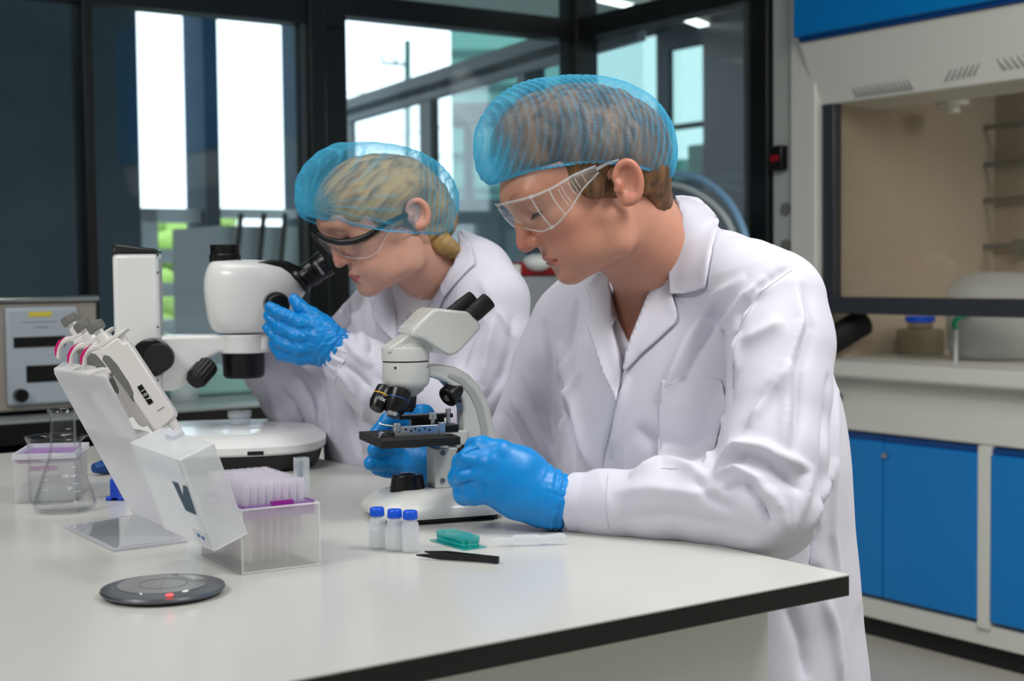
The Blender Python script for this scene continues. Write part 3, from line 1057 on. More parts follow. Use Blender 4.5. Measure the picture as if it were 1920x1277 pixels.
    m = mk(); m.box(-.042, .022, .020, .024, zb, zb + .0125); br = m.build('slide_bracket', 'metal', t, bev=.0006)
    for k, x in enumerate((.016, .008, .001, -.004, -.009, -.016, -.022)):
        m = mk(); m.cyl((x, .024, zb + .0065 + .002 * (k % 2)), (x, .0246, zb + .0065 + .002 * (k % 2)), .0014, n=12); m.build('screw', 'matte_black', br)
    m = mk(); m.box(-.042, -.034, .016, .0255, zb, zb + .015); m.build('bracket_end', 'metal', br, bev=.0005)
    m = mk(); m.box(-.062, -.03, -.004, .018, zb, zb + .011); m.build('carriage', 'black_plastic', t, bev=.001)
    m = mk(); m.box(-.066, .004, -.034, -.018, zb + .016, zb + .021); m.build('upper_rail', 'black_plastic', t, bev=.0006)
    m = mk(); m.box(-.055, -.012, -.03, -.02, zb, zb + .016); m.build('rail_block', 'black_plastic', t, bev=.0006)
    for x, y, h in ((-.030, .012, .026), (-.052, .006, .030)):
        m = mk(); m.cyl((x, y, zb + .008), (x, y, zb + h - .008), .0026, n=14); m.cyl((x, y, zb + h - .008), (x, y, zb + h), .0052 if h < .028 else .0034, n=18); m.build('thumb_screw', 'metal', t, bev=.0004)
    m = mk(); m.cyl((.018, .021, zb + .006), (.018, .021, zb + .016), .005, n=18); m.build('pivot', 'metal', br, bev=.0004)
    m = mk(); m.tube([(.018, .018, zb + .012), (.032, .008, zb + .014), (.036, .004, zb + .016)], .0012, 8, smooth=4); m.build('spring_lever', 'metal', br)
    m = mk(); m.tube([(.02, .012, zb + .0022), (.03, -.01, zb + .0022), (.036, .012, zb + .0022), (.044, .034, zb + .0022)], .0016, 8, smooth=8); m.build('slide_clip', 'metal', br)
    m = mk(); m.box(-.03, .034, -.014, .012, zb, zb + .0012); m.build('glass_slide', 'clear_sheet', t)
    # nosepiece and objectives
    hz = L(760, 720)[1]
    ax = Vector((-.26, 0.10, 1)).normalized()
    c0 = Vector((.001, 0, hz + .002))
    m = mk(); m.cyl(c0 + ax * .002, c0 + ax * .011, .0265, n=40); m.build('nosepiece_ring', 'black_plastic', t, bev=.0012)
    m = mk(); m.cyl(c0 - ax * .014, c0 + ax * .003, .0175, .0255, 40, prof=[(.95, 0), (1, .1), (1.38, .6), (1.42, 1)]); m.build('nosepiece', 'micro_grey', t, bev=.0008)
    def objective(a, b, y0, y1, r, name_lab, ring=None, tip=False):
        A = Vector((L(*a)[0], y0, L(*a)[1])); B_ = Vector((L(*b)[0], y1, L(*b)[1]))
        m = mk(); m.cyl(A, B_, r, n=28, prof=[(.9, 0), (1, .05), (1, .72), (.72, 1)])
        ob = m.build('objective', 'black_plastic', t, label=name_lab)
        d = (B_ - A)
        if ring:
            m = mk(); m.cyl(A + d * .38, A + d * .43, r * 1.015, n=28); m.build('colour_ring', ring, ob)
        if tip:
            m = mk(); m.cyl(B_, B_ + d * .14, r * .66, r * .5, 20); m.build('front_lens', 'metal', ob)
        return ob, A, B_
    o1, A, B_ = objective((722, 728), (698, 765), .006, .016, .0118, 'black objective with yellow ring', 'gold_ring')
    d = (B_ - A).normalized(); c = A.lerp(B_, .66)
    yv = Vector((0.25, 1, 0)).normalized(); yv = (yv - d * yv.dot(d)).normalized(); xv = yv.cross(d).normalized()
    Mx = Matrix((-xv.cross(yv).cross(yv) if False else d, (yv.cross(d)), yv)).transposed().to_4x4(); Mx.translation = c + yv * .0118
    text_mesh('10X', .0062, 'print_white', M @ Mx @ Matrix.Rotation(R(90), 4, 'Z'), o1)
    objective((744, 730), (728, 772), .016, .024, .0145, 'black objective with steel tip', 'blue_trim', True)
    objective((766, 735), (763, 772), -.004, -.004, .0118, 'short straight black objective')
    # head barrel
    z0, z1 = L(760, 718)[1], L(760, 678)[1]
    m = mk(); m.cyl((0, 0, z0 - .006), (0, 0, z1), .0292, n=56, prof=[(.80, 0), (.95, .12), (1, .3), (1, 1)]); m.build('barrel', 'micro_white', t, bev=.0006)
    m = mk(); m.cyl((0, 0, z1), (0, 0, z1 + .0016), .0286, n=48); m.build('seam_ring', 'black_plastic', t)
    z2 = L(760, 652)[1]
    m = mk(); m.cyl((0, 0, z1 + .0016), (0, 0, z2 + .001), .0296, n=56, prof=[(1, 0), (1, .6), (.96, 1)]); m.build('turret', 'micro_white', t, bev=.0008)
    for dx in (.019, -.022):
        m = mk(); m.cyl((dx, math.sqrt(.0292 ** 2 - dx * dx) - .001, z1 - .006), (dx, math.sqrt(.0292 ** 2 - dx * dx) + .0005, z1 - .006), .0018 if dx > 0 else .001, n=12); m.build('grub_screw', 'matte_black', t)
    # wedge neck and prism head
    m = mk()
    q = [L(*p) for p in ((720, 660), (724, 650), (758, 628), (790, 628), (803, 650), (804, 660))]
    m.prism(q, -.019, .019); m.ball((-.004, 0, z2), .024, 28, sc=(1, 1, .5)); m.build('neck', 'micro_white', t, bev=.002, angle=30)
    top = [L(*p) for p in ((757, 629), (758, 618), (796, 581), (806, 577), (862, 583), (884, 604), (886, 614), (852, 652), (836, 664), (824, 664), (806, 652), (780, 634))]
    m = mk(); m.prism(top, -.034, .034); hd = m.build('prism_head', 'micro_white', t, bev=.010, angle=60)
    # eyepieces: near and far
    for (a, b, y) in (((858, 606), (906, 562), .022), ((852, 598), (903, 560), -.030)):
        # shift along the eyepiece pair so that the two tubes project to their own places
        A = Vector((L(*a)[0], y, L(*a)[1])); B_ = Vector((L(*b)[0], y, L(*b)[1]))
        dd = (B_ - A).normalized()
        m = mk(); m.cyl(A, B_, .0110, n=36, prof=[(.96, 0), (.96, .45), (1, .46), (1, .97), (.93, 1), (.75, 1), (.7, .96)])
        ob = m.build('eyepiece', 'matte_black', t, label='black eyepiece tube')
        m = mk(); m.cyl(B_ - dd * .003, B_ - dd * .002, .009, n=24); m.build('eyepiece_lens', 'lens_glass', ob)
    return M
CMP = compound()


def stereo():
    M = facing(455, 864, 8)
    o = M.translation
    def L(px, py, y=0.0):
        r = ray(px, py); n = M.col[1].to_3d(); oo = o + n * y
        p = CP + r * ((oo - CP).dot(n) / r.dot(n))
        q = M.inverted() @ p
        return (q.x, q.z)
    t = thing('stereo_microscope', 'large white stereo microscope with black focus knobs the woman looks into', 'microscope', M)
    def mk(): return MB(M)
    # base
    def sup(a, b, n, z, off=0.0, ex=3.2):
        pts = []
        for k in range(n):
            q = 2 * math.pi * k / n
            c, s_ = math.cos(q), math.sin(q)
            pts.append((off + a * math.copysign(abs(c) ** (2 / ex), c), b * math.copysign(abs(s_) ** (2 / ex), s_), z))
        return pts
    def stack(m, rings):
        n = len(rings[0]); vs = [p for r_ in rings for p in r_]; fs = []
        for i in range(len(rings) - 1):
            for k in range(n): fs.append((i * n + k, i * n + (k + 1) % n, (i + 1) * n + (k + 1) % n, (i + 1) * n + k))
        fs.append(tuple(reversed(range(n)))); fs.append(tuple((len(rings) - 1) * n + k for k in range(n)))
        m.add(vs, fs)
    xr = L(612, 860)[0]; xl = .19; cx = (xr + xl) / 2; a = (xl - xr) / 2
    b = .175
    m = mk(); stack(m, [sup(a - .012, b - .012, 72, .004, cx), sup(a - .004, b - .004, 72, .03, cx)]); m.build('base_skirt', 'black_plastic', t, angle=50)
    m = mk(); stack(m, [sup(a - .003, b - .003, 72, .028, cx), sup(a, b, 72, .031, cx), sup(a, b, 72, .041, cx), sup(a - .02, b - .02, 72, .052, cx), sup(a - .07, b - .07, 72, .057, cx)]); m.build('base', 'white_plastic', t, angle=40)
    q = L(456, 815)
    m = mk(); m.cyl((q[0], 0, .0555), (q[0], 0, .0585), .052, n=48); m.build('stage_plate', 'frost_dense', t)
    for x in (xl - .05, xr + .06):
        for y in (-.11, .11):
            m = mk(); m.cyl((x, y, 0), (x, y, .006), .014, n=16); m.build('foot', 'rubber', t)
    px_, pz_ = L(480, 864, .16)
    m = mk(); m.box(px_ - .012, px_ + .012, .155, .1745, .030, .036); m.build('switch', 'black_plastic', t)
    # column
    x0, x1 = L(303, 600)[0], L(218, 600)[0]
    zt_ = L(260, 475)[1]
    m = mk(); m.box(x0, x1, -.035, .035, .04, zt_); m.build('column', 'white_plastic', t, bev=.008)
    m = mk(); zz = zt_
    m.hexa([(x0 - .001, -.036, zz), (x1 + .001, -.036, zz), (x1 + .001, .036, zz), (x0 - .001, .036, zz), (x0 + .001, -.032, zz + .006), (x1 - .004, -.032, zz + .015), (x1 - .004, .032, zz + .015), (x0 + .001, .032, zz + .006)])
    m.build('column_cap', 'black_plastic', t, bev=.003)
    for py in (479, 511, 613, 714):
        q = L(296, py, .035); m = mk(); m.cyl((q[0], .0345, q[1]), (q[0], .0355, q[1]), .0016, n=10); m.build('screw', 'matte_black', t)
    # focus arm
    m = mk(); m.prism([L(*p) for p in ((304, 628), (410, 627), (504, 627), (504, 655), (492, 660), (412, 660), (398, 668), (368, 700), (345, 724), (328, 731), (304, 731))], -.03, .03)
    m.build('focus_arm', 'white_plastic', t, bev=.006, angle=50)
    q = L(456, 640)
    m = mk(); m.cyl((q[0], 0, L(456, 661)[1]), (q[0], 0, L(456, 626)[1]), .042, n=56); m.build('holder_ring', 'white_plastic', t, bev=.003)
    m = mk(); m.cyl((q[0], 0, L(456, 708)[1]), (q[0], 0, L(456, 661)[1]), .0335, n=48, prof=[(.9, 0), (.9, .06), (.98, .08), (1, .5), (1.02, 1)]); m.build('objective', 'black_plastic', t, bev=.001, label='wide black objective barrel')
    # coarse knob: from the far left to the near right
    q = L(285, 670, .05)
    m = mk(); m.cyl((q[0] + .0, .03, q[1]), (q[0] - .0, .075, q[1]), .030, n=48, prof=[(1, 0), (1, .93), (.9, 1)]); m.build('focus_knob', 'black_plastic', t, label='large black round focus knob')
    q2 = L(299, 671, .08)
    m = mk(); m.cyl((q2[0], .072, q2[1]), (q2[0], .095, q2[1]), .0225, n=48, prof=[(1, 0), (1, .95), (.94, 1)]); m.build('focus_knob', 'matte_black', t, label='smaller black outer knob')
    m = mk(); m.cyl((q[0], -.03, q[1]), (q[0], -.07, q[1]), .030, n=40); m.build('focus_knob', 'black_plastic', t, label='far side black focus knob')
    a1, b1 = L(392, 683, .01), L(366, 713, .01)
    m = mk(); n = 40; A = Vector((a1[0], .02, a1[1])); B_ = Vector((b1[0], .045, b1[1]))
    m.cyl(A, B_, .0165, n=40, prof=[(1, 0), (1, .85), (.8, 1)]); kn = m.build('lock_knob', 'matte_black', t, label='ribbed black clamp knob')
    dd = (B_ - A).normalized(); e1 = dd.orthogonal().normalized(); e2 = dd.cross(e1)
    for k in range(16):
        an = 2 * math.pi * k / 16; off = (e1 * math.cos(an) + e2 * math.sin(an)) * .0165
        m = mk(); m.cyl(A + off + dd * .003, B_ + off - dd * .007, .0014, n=8); m.build('rib', 'black_plastic', kn)
    # head: smooth body from stacked superellipse rings in the x z outline
    sect = [  # py, left px, right px, half width
        (624, 408, 502, .036), (617, 398, 512, .044), (600, 390, 530, .050), (575, 386, 556, .053), (560, 384, 568, .054), (545, 382, 576, .054), (530, 382, 576, .053), (515, 384, 568, .051), (503, 388, 556, .047), (495, 392, 538, .040), (490, 396, 505, .030), (488, 402, 470, .02)]
    rings = []
    for py, l, r_, hw in sect:
        xa, zz = L(l, py); xb_, _ = L(r_, py)
        cxx = (xa + xb_) / 2; aa = abs(xa - xb_) / 2
        rings.append([(cxx + px_, y_, zz) for px_, y_, _ in sup(aa, hw, 64, 0, 0, 2.6)])
    m = mk(); stack(m, rings); m.build('head', 'white_plastic', t, angle=70)
    q = L(423, 490)
    m = mk(); m.cyl((q[0], 0, L(423, 494)[1]), (q[0], 0, L(423, 459)[1]), .0245, n=40, prof=[(1.05, 0), (1.05, .45), (.98, .5), (.98, .92), (1, .93), (1, 1), (.85, 1), (.84, .9)]); m.build('camera_port', 'black_plastic', t, bev=.0006, label='black camera port')
    # black binocular fairing
    A = [(482, 492), (510, 487), (540, 490), (566, 502), (578, 522), (582, 545), (574, 550), (560, 530), (535, 512), (505, 498)]
    m = mk(); m.prism([L(*p) for p in A], -.040, .040); m.build('binocular_fairing', 'black_plastic', t, bev=.008, angle=60)
    for y, sh in ((.028, 0), (-.034, 0)):
        a1, b1 = L(562, 528), L(612, 492)
        A_ = Vector((a1[0], y, a1[1])); B_ = Vector((b1[0], y, b1[1]))
        m = mk(); m.cyl(A_, B_, .0205, n=40, prof=[(1.12, 0), (1.08, .1), (.88, .14), (.88, .3), (1, .32), (1, .55), (.95, .58), (1.0, .62), (1.0, .78), (1.06, .84), (1.06, 1), (.8, 1), (.75, .95)])
        e = m.build('eyepiece', 'black_plastic', t, label='black eyepiece')
        d_ = (B_ - A_).normalized()
        m = mk(); m.cyl(B_ - d_ * .004, B_ - d_ * .003, .015, n=24); m.build('eyepiece_lens', 'lens_glass', e)
        if y > 0:
            yv = Vector((.0, 1, .0)); xv = d_.cross(yv).normalized()
            Mx = Matrix((xv, d_, xv.cross(d_))).transposed().to_4x4()
            c = A_.lerp(B_, .70) + yv * .0206
            text_mesh('WF10X/22', .0055, 'print_white', M @ (Matrix.Translation(c) @ Mx), e)
    # zoom knob on the near flank
    q = L(520, 572, .06)
    m = mk(); m.cyl((q[0] + .004, .045, q[1] + .002), (q[0] - .004, .088, q[1]), .0195, n=40, prof=[(1, 0), (1, .5), (.85, .52), (.85, .95), (.78, 1)]); m.build('zoom_knob', 'black_plastic', t, label='black zoom knob in her fingers')
    q = L(519, 556, .055)
    m = mk(); m.cyl((q[0], .052, q[1]), (q[0], .058, q[1]), .004, n=14); m.build('indicator', 'white_plastic', t)
    # petri dish stands on the stage plate
    q = L(450, 817)
    D = M @ Matrix.Translation((q[0], 0, .0585))
    p = thing('petri_dish', 'small clear round dish with lid on the stereo microscope base', 'dish', D)
    m = MB(D); m.lathe([(0, .001), (.0165, .001), (.0178, .003), (.0178, .017), (.0168, .017), (.0168, .003), (0, .003)], 40); m.build('dish', 'clear_plastic2', p)
    m = MB(D); m.lathe([(0, .023), (.019, .023), (.0195, .022), (.0195, .013), (.0187, .013), (.0187, .0215), (0, .0215)], 40); m.build('lid', 'clear_plastic2', p)
    return M, L
STM, SL = stereo()


# ================================================================== GLASSWARE
def glassware():
    c = T(122, 957)
    M = Matrix.Translation(c)
    t = thing('conical_flask', 'empty clear glass conical flask in front of the beaker', 'flask', M)
    z = .131
    outp = [(0, .0005), (.034, .0005), (.0385, .004), (.0395, .010), (.037, .018), (.019, .072), (.0165, .084), (.016, .122), (.0165, .126), (.0195, .129), (.0195, .1315)]
    inp = [(.0175, .1315), (.0148, .124), (.0146, .084), (.017, .072), (.0348, .018), (.0372, .010), (.036, .006), (.032, .003), (0, .003)]
    m = MB(M); m.lathe(outp + inp, 56); m.build('glass_body', 'lab_glass', t, angle=80)
    for k, (a, zz, w_) in enumerate([(12, .058, .008), (12, .048, .008), (12, .038, .008), (12, .028, .008), (12, .093, .008), (12, .1, .008), (12, .107, .008)]):
        r = (.0395 + (.019 - .0395) * (zz - .010) / .062 if zz < .072 else .0161) + .0003
        m = MB(M); aa = R(-90 + (40 if zz < .072 else 30)); n = 6
        pts = [(r * math.cos(aa + q * w_ / r / n), r * math.sin(aa + q * w_ / r / n), zz) for q in range(n)]
        m.tube(pts, .0003, 5); m.build('graduation_mark', 'print_white', t)
    Mx = M @ Matrix.Rotation(R(28), 4, 'Z') @ Matrix.Translation((0, -.0285, .048)) @ Matrix.Rotation(R(72), 4, 'X')
    text_mesh('100 ml', .006, 'print_white', Mx, t)
    text_mesh('50', .005, 'print_white', M @ Matrix.Rotation(R(28), 4, 'Z') @ Matrix.Translation((0, -.0328, .033)) @ Matrix.Rotation(R(72), 4, 'X'), t)
    c = T(104, 940)
    M = Matrix.Translation(c)
    t = thing('beaker', 'wide clear glass beaker with a spout behind the flask', 'beaker', M)
    outp = [(0, .0005), (.032, .0005), (.0348, .004), (.0348, .080), (.037, .086), (.0385, .088)]
    inp = [(.0365, .0885), (.0332, .080), (.0332, .005), (.031, .003), (0, .003)]
    m = MB(M); m.lathe(outp + inp, 56); b = m.build('glass_body', 'lab_glass', t, angle=80)
    for v in b.data.vertices:
        a = math.atan2(v.co.y, v.co.x)
        if v.co.z > .078:
            v.co.x *= 1 + .18 * math.exp(-(a / .25) ** 2) * (v.co.z - .078) / .01
    for zz in (.02, .034, .048, .06):
        m = MB(M); r = .0351; n = 6; aa = R(-100)
        m.tube([(r * math.cos(aa + q * .05), r * math.sin(aa + q * .05), zz) for q in range(n)], .0003, 5); m.build('graduation_mark', 'print_white', t)
    text_mesh('250 ml', .007, 'print_white', M @ Matrix.Rotation(R(20), 4, 'Z') @ Matrix.Translation((0, -.0352, .067)) @ Matrix.Rotation(R(90), 4, 'X'), t)
glassware()


# ================================================================== TIP BOXES
def oriented_box(m, c, ax, ay, w_, l_, z0, z1, wall=None, bottom=True):
    pass


def tip_box_front():
    N, Rr, Ll = T(455, 1078), T(600, 1060), T(352, 1042)
    e1 = (Rr - N); wd = e1.length; e1.normalize()
    e2 = Vector((-e1.y, e1.x, 0))
    ln = abs((Ll - N).dot(e2))
    ln = .122
    M = Matrix((e1, e2, Vector((0, 0, 1)))).transposed().to_4x4(); M.translation = N
    H = .0655
    t = thing('pipette_tip_box', 'open frosted box with a purple tray full of clear tips, in the foreground', 'box', M @ Matrix.Translation((wd / 2, ln / 2, 0)))
    W0 = M
    def mk(): return MB(W0)
    th = .0014
    m = mk()
    m.box(0, wd, 0, th, 0, H); m.box(0, wd, ln - th, ln, 0, H); m.box(0, th, th, ln - th, 0, H); m.box(wd - th, wd, th, ln - th, 0, H); m.box(th, wd - th, th, ln - th, 0, th)
    m.build('box_body', 'frost_plastic', t)
    m = mk(); m.box(wd, wd + .003, ln * .4, ln * .6, .03, .033); m.build('latch', 'frost_dense', t)
    m = mk(); q_ = .0011
    for x in (0, wd):
        for y in (0, ln):
            m.cyl((x, y, 0), (x, y, H), q_, n=8)
    for z in (q_, H):
        for a_, b_ in (((0, 0), (wd, 0)), ((wd, 0), (wd, ln)), ((wd, ln), (0, ln)), ((0, ln), (0, 0))):
            m.cyl((a_[0], a_[1], z), (b_[0], b_[1], z), q_, n=8)
    m.build('edge_bead', 'edge_plastic', t)
    # tray: violet plate with rim
    m = mk()
    g = .0035; zr0, zr1 = H - .011, H + .003
    m.box(g, wd - g, g, g + .0015, zr0, zr1); m.box(g, wd - g, ln - g - .0015, ln - g, zr0, zr1); m.box(g, g + .0015, g, ln - g, zr0, zr1); m.box(wd - g - .0015, wd - g, g, ln - g, zr0, zr1)
    m.box(g, wd - g, g, ln - g, H - .003, H - .0015)
    tr = m.build('tip_tray', 'lilac', t)
    m = mk(); m.box(wd * .40, wd * .68, g - .0008, g + .003, H - .002, H + .0055); m.build('tray_tab', 'purple', tr, label='deep purple tab')
    m = mk(); m.box(wd * .86, wd - g, g, ln * .5, H - .0015, H + .0005); m.build('tray_floor', 'purple', tr, label='deep purple empty corner')
    # inner divider seen through the frosted wall
    m = mk(); m.box(wd * .12, wd * .14, 0.002, ln * .6, .01, H - .012); m.build('inner_wall', 'frost_plastic', t)
    # tips
    proto = None
    nx, ny = 8, 12
    k = 0
    names = ['nearest', 'second', 'third', 'fourth', 'fifth', 'sixth', 'seventh', 'eighth', 'ninth', 'tenth', 'eleventh', 'farthest']
    cols = ['leftmost', 'second from left', 'third from left', 'fourth from left', 'fourth from right', 'third from right', 'second from right', 'rightmost']
    for j in range(ny):
        for i in range(nx):
            x = .0085 + (wd - .0245) * i / (nx - 1); y = .0095 + (ln - .019) * j / (ny - 1)
            Mt = M @ Matrix.Translation((x, y, .0105))
            lab = 'clear pipette tip in the front box, %s row, %s' % (names[j], cols[i])
            if proto is None:
                m = MB(Mt); m.lathe([(.0003, 0), (.0009, .0), (.0026, .04), (.0034, .058), (.0036, .078), (.0040, .0785), (.0040, .081), (.0030, .081), (.0026, .06), (.0012, .02)], 12)
                proto = m.build('pipette_tip', 'tip_plastic', M=Mt, cat='pipette tip', label=lab, group='clear pipette tips standing in the front box')
                M0 = Mt
            else:
                o = proto.copy(); COL.objects.link(o); WM[o.name] = Mt; o.matrix_world = Mt; o['label'] = lab
    # flat clear cuvette standing in the corner of the tray
    c = M @ Vector((wd - .011, ln * .27, 0))
    Mv = M @ Matrix.Translation((wd - .0095, .022, H - .0015))
    q = thing('square_tube', 'tall clear square tube standing in the right corner of the front tip box', 'tube', Mv)
    m = MB(Mv)
    for sgn in (-1, 1):
        m.box(-.0062, .0062, sgn * .0055 - .0006, sgn * .0055 + .0006, 0, .047); m.box(sgn * .0062 - .0006, sgn * .0062 + .0006, -.0055, .0055, 0, .047)
    m.box(-.006, .006, -.0055, .0055, 0, .001); m.build('tube_body', 'clear_plastic2', q)
    m = MB(Mv); m.box(-.003, .0032, .0035, .0045, .026, .043); m.build('liquid_strip', 'charcoal_label', q, label='dull blue strip')
    # lid: open box leaning to the left on its hinge
    dK = 1.40
    K = P(338, 863, dK)
    a = (P(400, 1026, dK + .027) - K); b = (P(240, 838, dK + .118) - K)
    a.normalize(); b = (b - a * b.dot(a)).normalized(); c = a.cross(b)
    if c.x < 0: c = -c
    la, lb, lc = .100, .128, .037
    ML = Matrix((a, b, c)).transposed().to_4x4()
    if ML.determinant() < 0:
        pass
    t2 = thing('tip_box_lid', 'frosted translucent box lid tilted open beside the front tip box', 'lid', Matrix.Translation(K + a * la + b * lb / 2))
    def lb_(x0, x1, y0, y1, z0, z1): m.hexa([tuple(K + a * x + b * y + c * z) for x, y, z in ((x0, y0, z0), (x1, y0, z0), (x1, y1, z0), (x0, y1, z0), (x0, y0, z1), (x1, y0, z1), (x1, y1, z1), (x0, y1, z1))])
    m = MB()
    th = .0015
    lb_(0, la, 0, lb, 0, th); lb_(0, la, 0, th, th, lc); lb_(0, la, lb - th, lb, th, lc); lb_(0, th, th, lb - th, th, lc); lb_(la - th, la, th, lb - th, th, lc)
    m.build('lid_body', 'frost_lid', t2)
    m = MB(); q_ = .0010
    def ep(x, y, z): return tuple(K + a * x + b * y + c * z)
    for u_ in (0, la):
        for v_ in (0, lb): m.cyl(ep(u_, v_, 0), ep(u_, v_, lc), q_, n=8)
    for w_ in (0, lc):
        for p_, r_ in (((0, 0), (la, 0)), ((la, 0), (la, lb)), ((la, lb), (0, lb)), ((0, lb), (0, 0))):
            m.cyl(ep(p_[0], p_[1], w_), ep(r_[0], r_[1], w_), q_, n=8)
    m.build('edge_bead', 'edge_plastic', t2)
    m = MB(); lb_(-.004, .0, lb * .55, lb * .72, lc - .012, lc); m.build('tab', 'frost_dense', t2)
    # dark blue forked sticker and small printed label
    def cp_(x, y, z=-.0004): return tuple(K + a * x + b * y + c * z)
    m = MB(); pts = [(.03, .045), (.03, .03), (.045, .03), (.03, .018), (.03, .008), (.062, .012), (.062, .038)]
    n = len(pts)
    m.add([cp_(x, y, -.0003) for x, y in pts] + [cp_(x, y, -.0007) for x, y in pts], [tuple(range(n)), tuple(reversed(range(n, 2 * n)))] + [(i, (i + 1) % n, n + (i + 1) % n, n + i) for i in range(n)])
    m.build('sticker', 'charcoal_label', t2, label='slate blue forked mark')
    m = MB(); lb_(.080, .097, .006, .040, -.0006, -.0002); m.build('paper_label', 'print_white', t2)
    m = MB(); lb_(.086, .090, .024, .030, -.0010, -.0006); m.build('printed_mark', 'print_blue', t2)
    m = MB(); lb_(.087, .091, .014, .020, -.0010, -.0006); m.build('printed_mark', 'print_blue', t2)
tip_box_front()




def tip_box_back():
    a, b = T(10, 948), T(135, 945)
    e1 = (T(140, 948) - T(30, 952)).normalized(); e2 = Vector((-e1.y, e1.x, 0))
    e1 = Vector((math.cos(R(8)), math.sin(R(8)), 0)); e2 = Vector((-e1.y, e1.x, 0))
    N = T(28, 945)
    M = Matrix((e1, e2, Vector((0, 0, 1)))).transposed().to_4x4(); M.translation = N
    wd, ln, H = .078, .118, .065
    t = thing('pipette_tip_box', 'frosted tip box with purple tray behind the beaker at the far left', 'box', M @ Matrix.Translation((wd / 2, ln / 2, 0)))
    th = .0014
    m = MB(M); m.box(0, wd, 0, th, 0, H); m.box(0, wd, ln - th, ln, 0, H); m.box(0, th, th, ln - th, 0, H); m.box(wd - th, wd, th, ln - th, 0, H); m.box(th, wd - th, th, ln - th, 0, th)
    m.build('box_body', 'frost_plastic', t)
    m = MB(M); m.box(.003, wd - .003, .003, ln - .003, H - .012, H - .004); tr = m.build('tip_tray', 'lilac', t)
    m = MB(M); m.box(.02, .055, .0015, .004, H - .022, H - .016); m.build('tray_tab', 'purple', tr)
    m = MB(M); m.box(-.002, wd + .002, -.002, .002, H - .006, H + .0015); m.box(-.002, wd + .002, ln - .002, ln + .002, H - .006, H + .0015); m.box(-.002, .002, .002, ln - .002, H - .006, H + .0015); m.box(wd - .002, wd + .002, .002, ln - .002, H - .006, H + .0015)
    m.build('rim', 'frost_dense', t, label='thick pale rim')
    m = MB(M); m.box(.006, wd - .006, .006, ln - .006, .003, .022); m.build('tips', 'tips_far', t).__setitem__('kind', 'stuff')
tip_box_back()


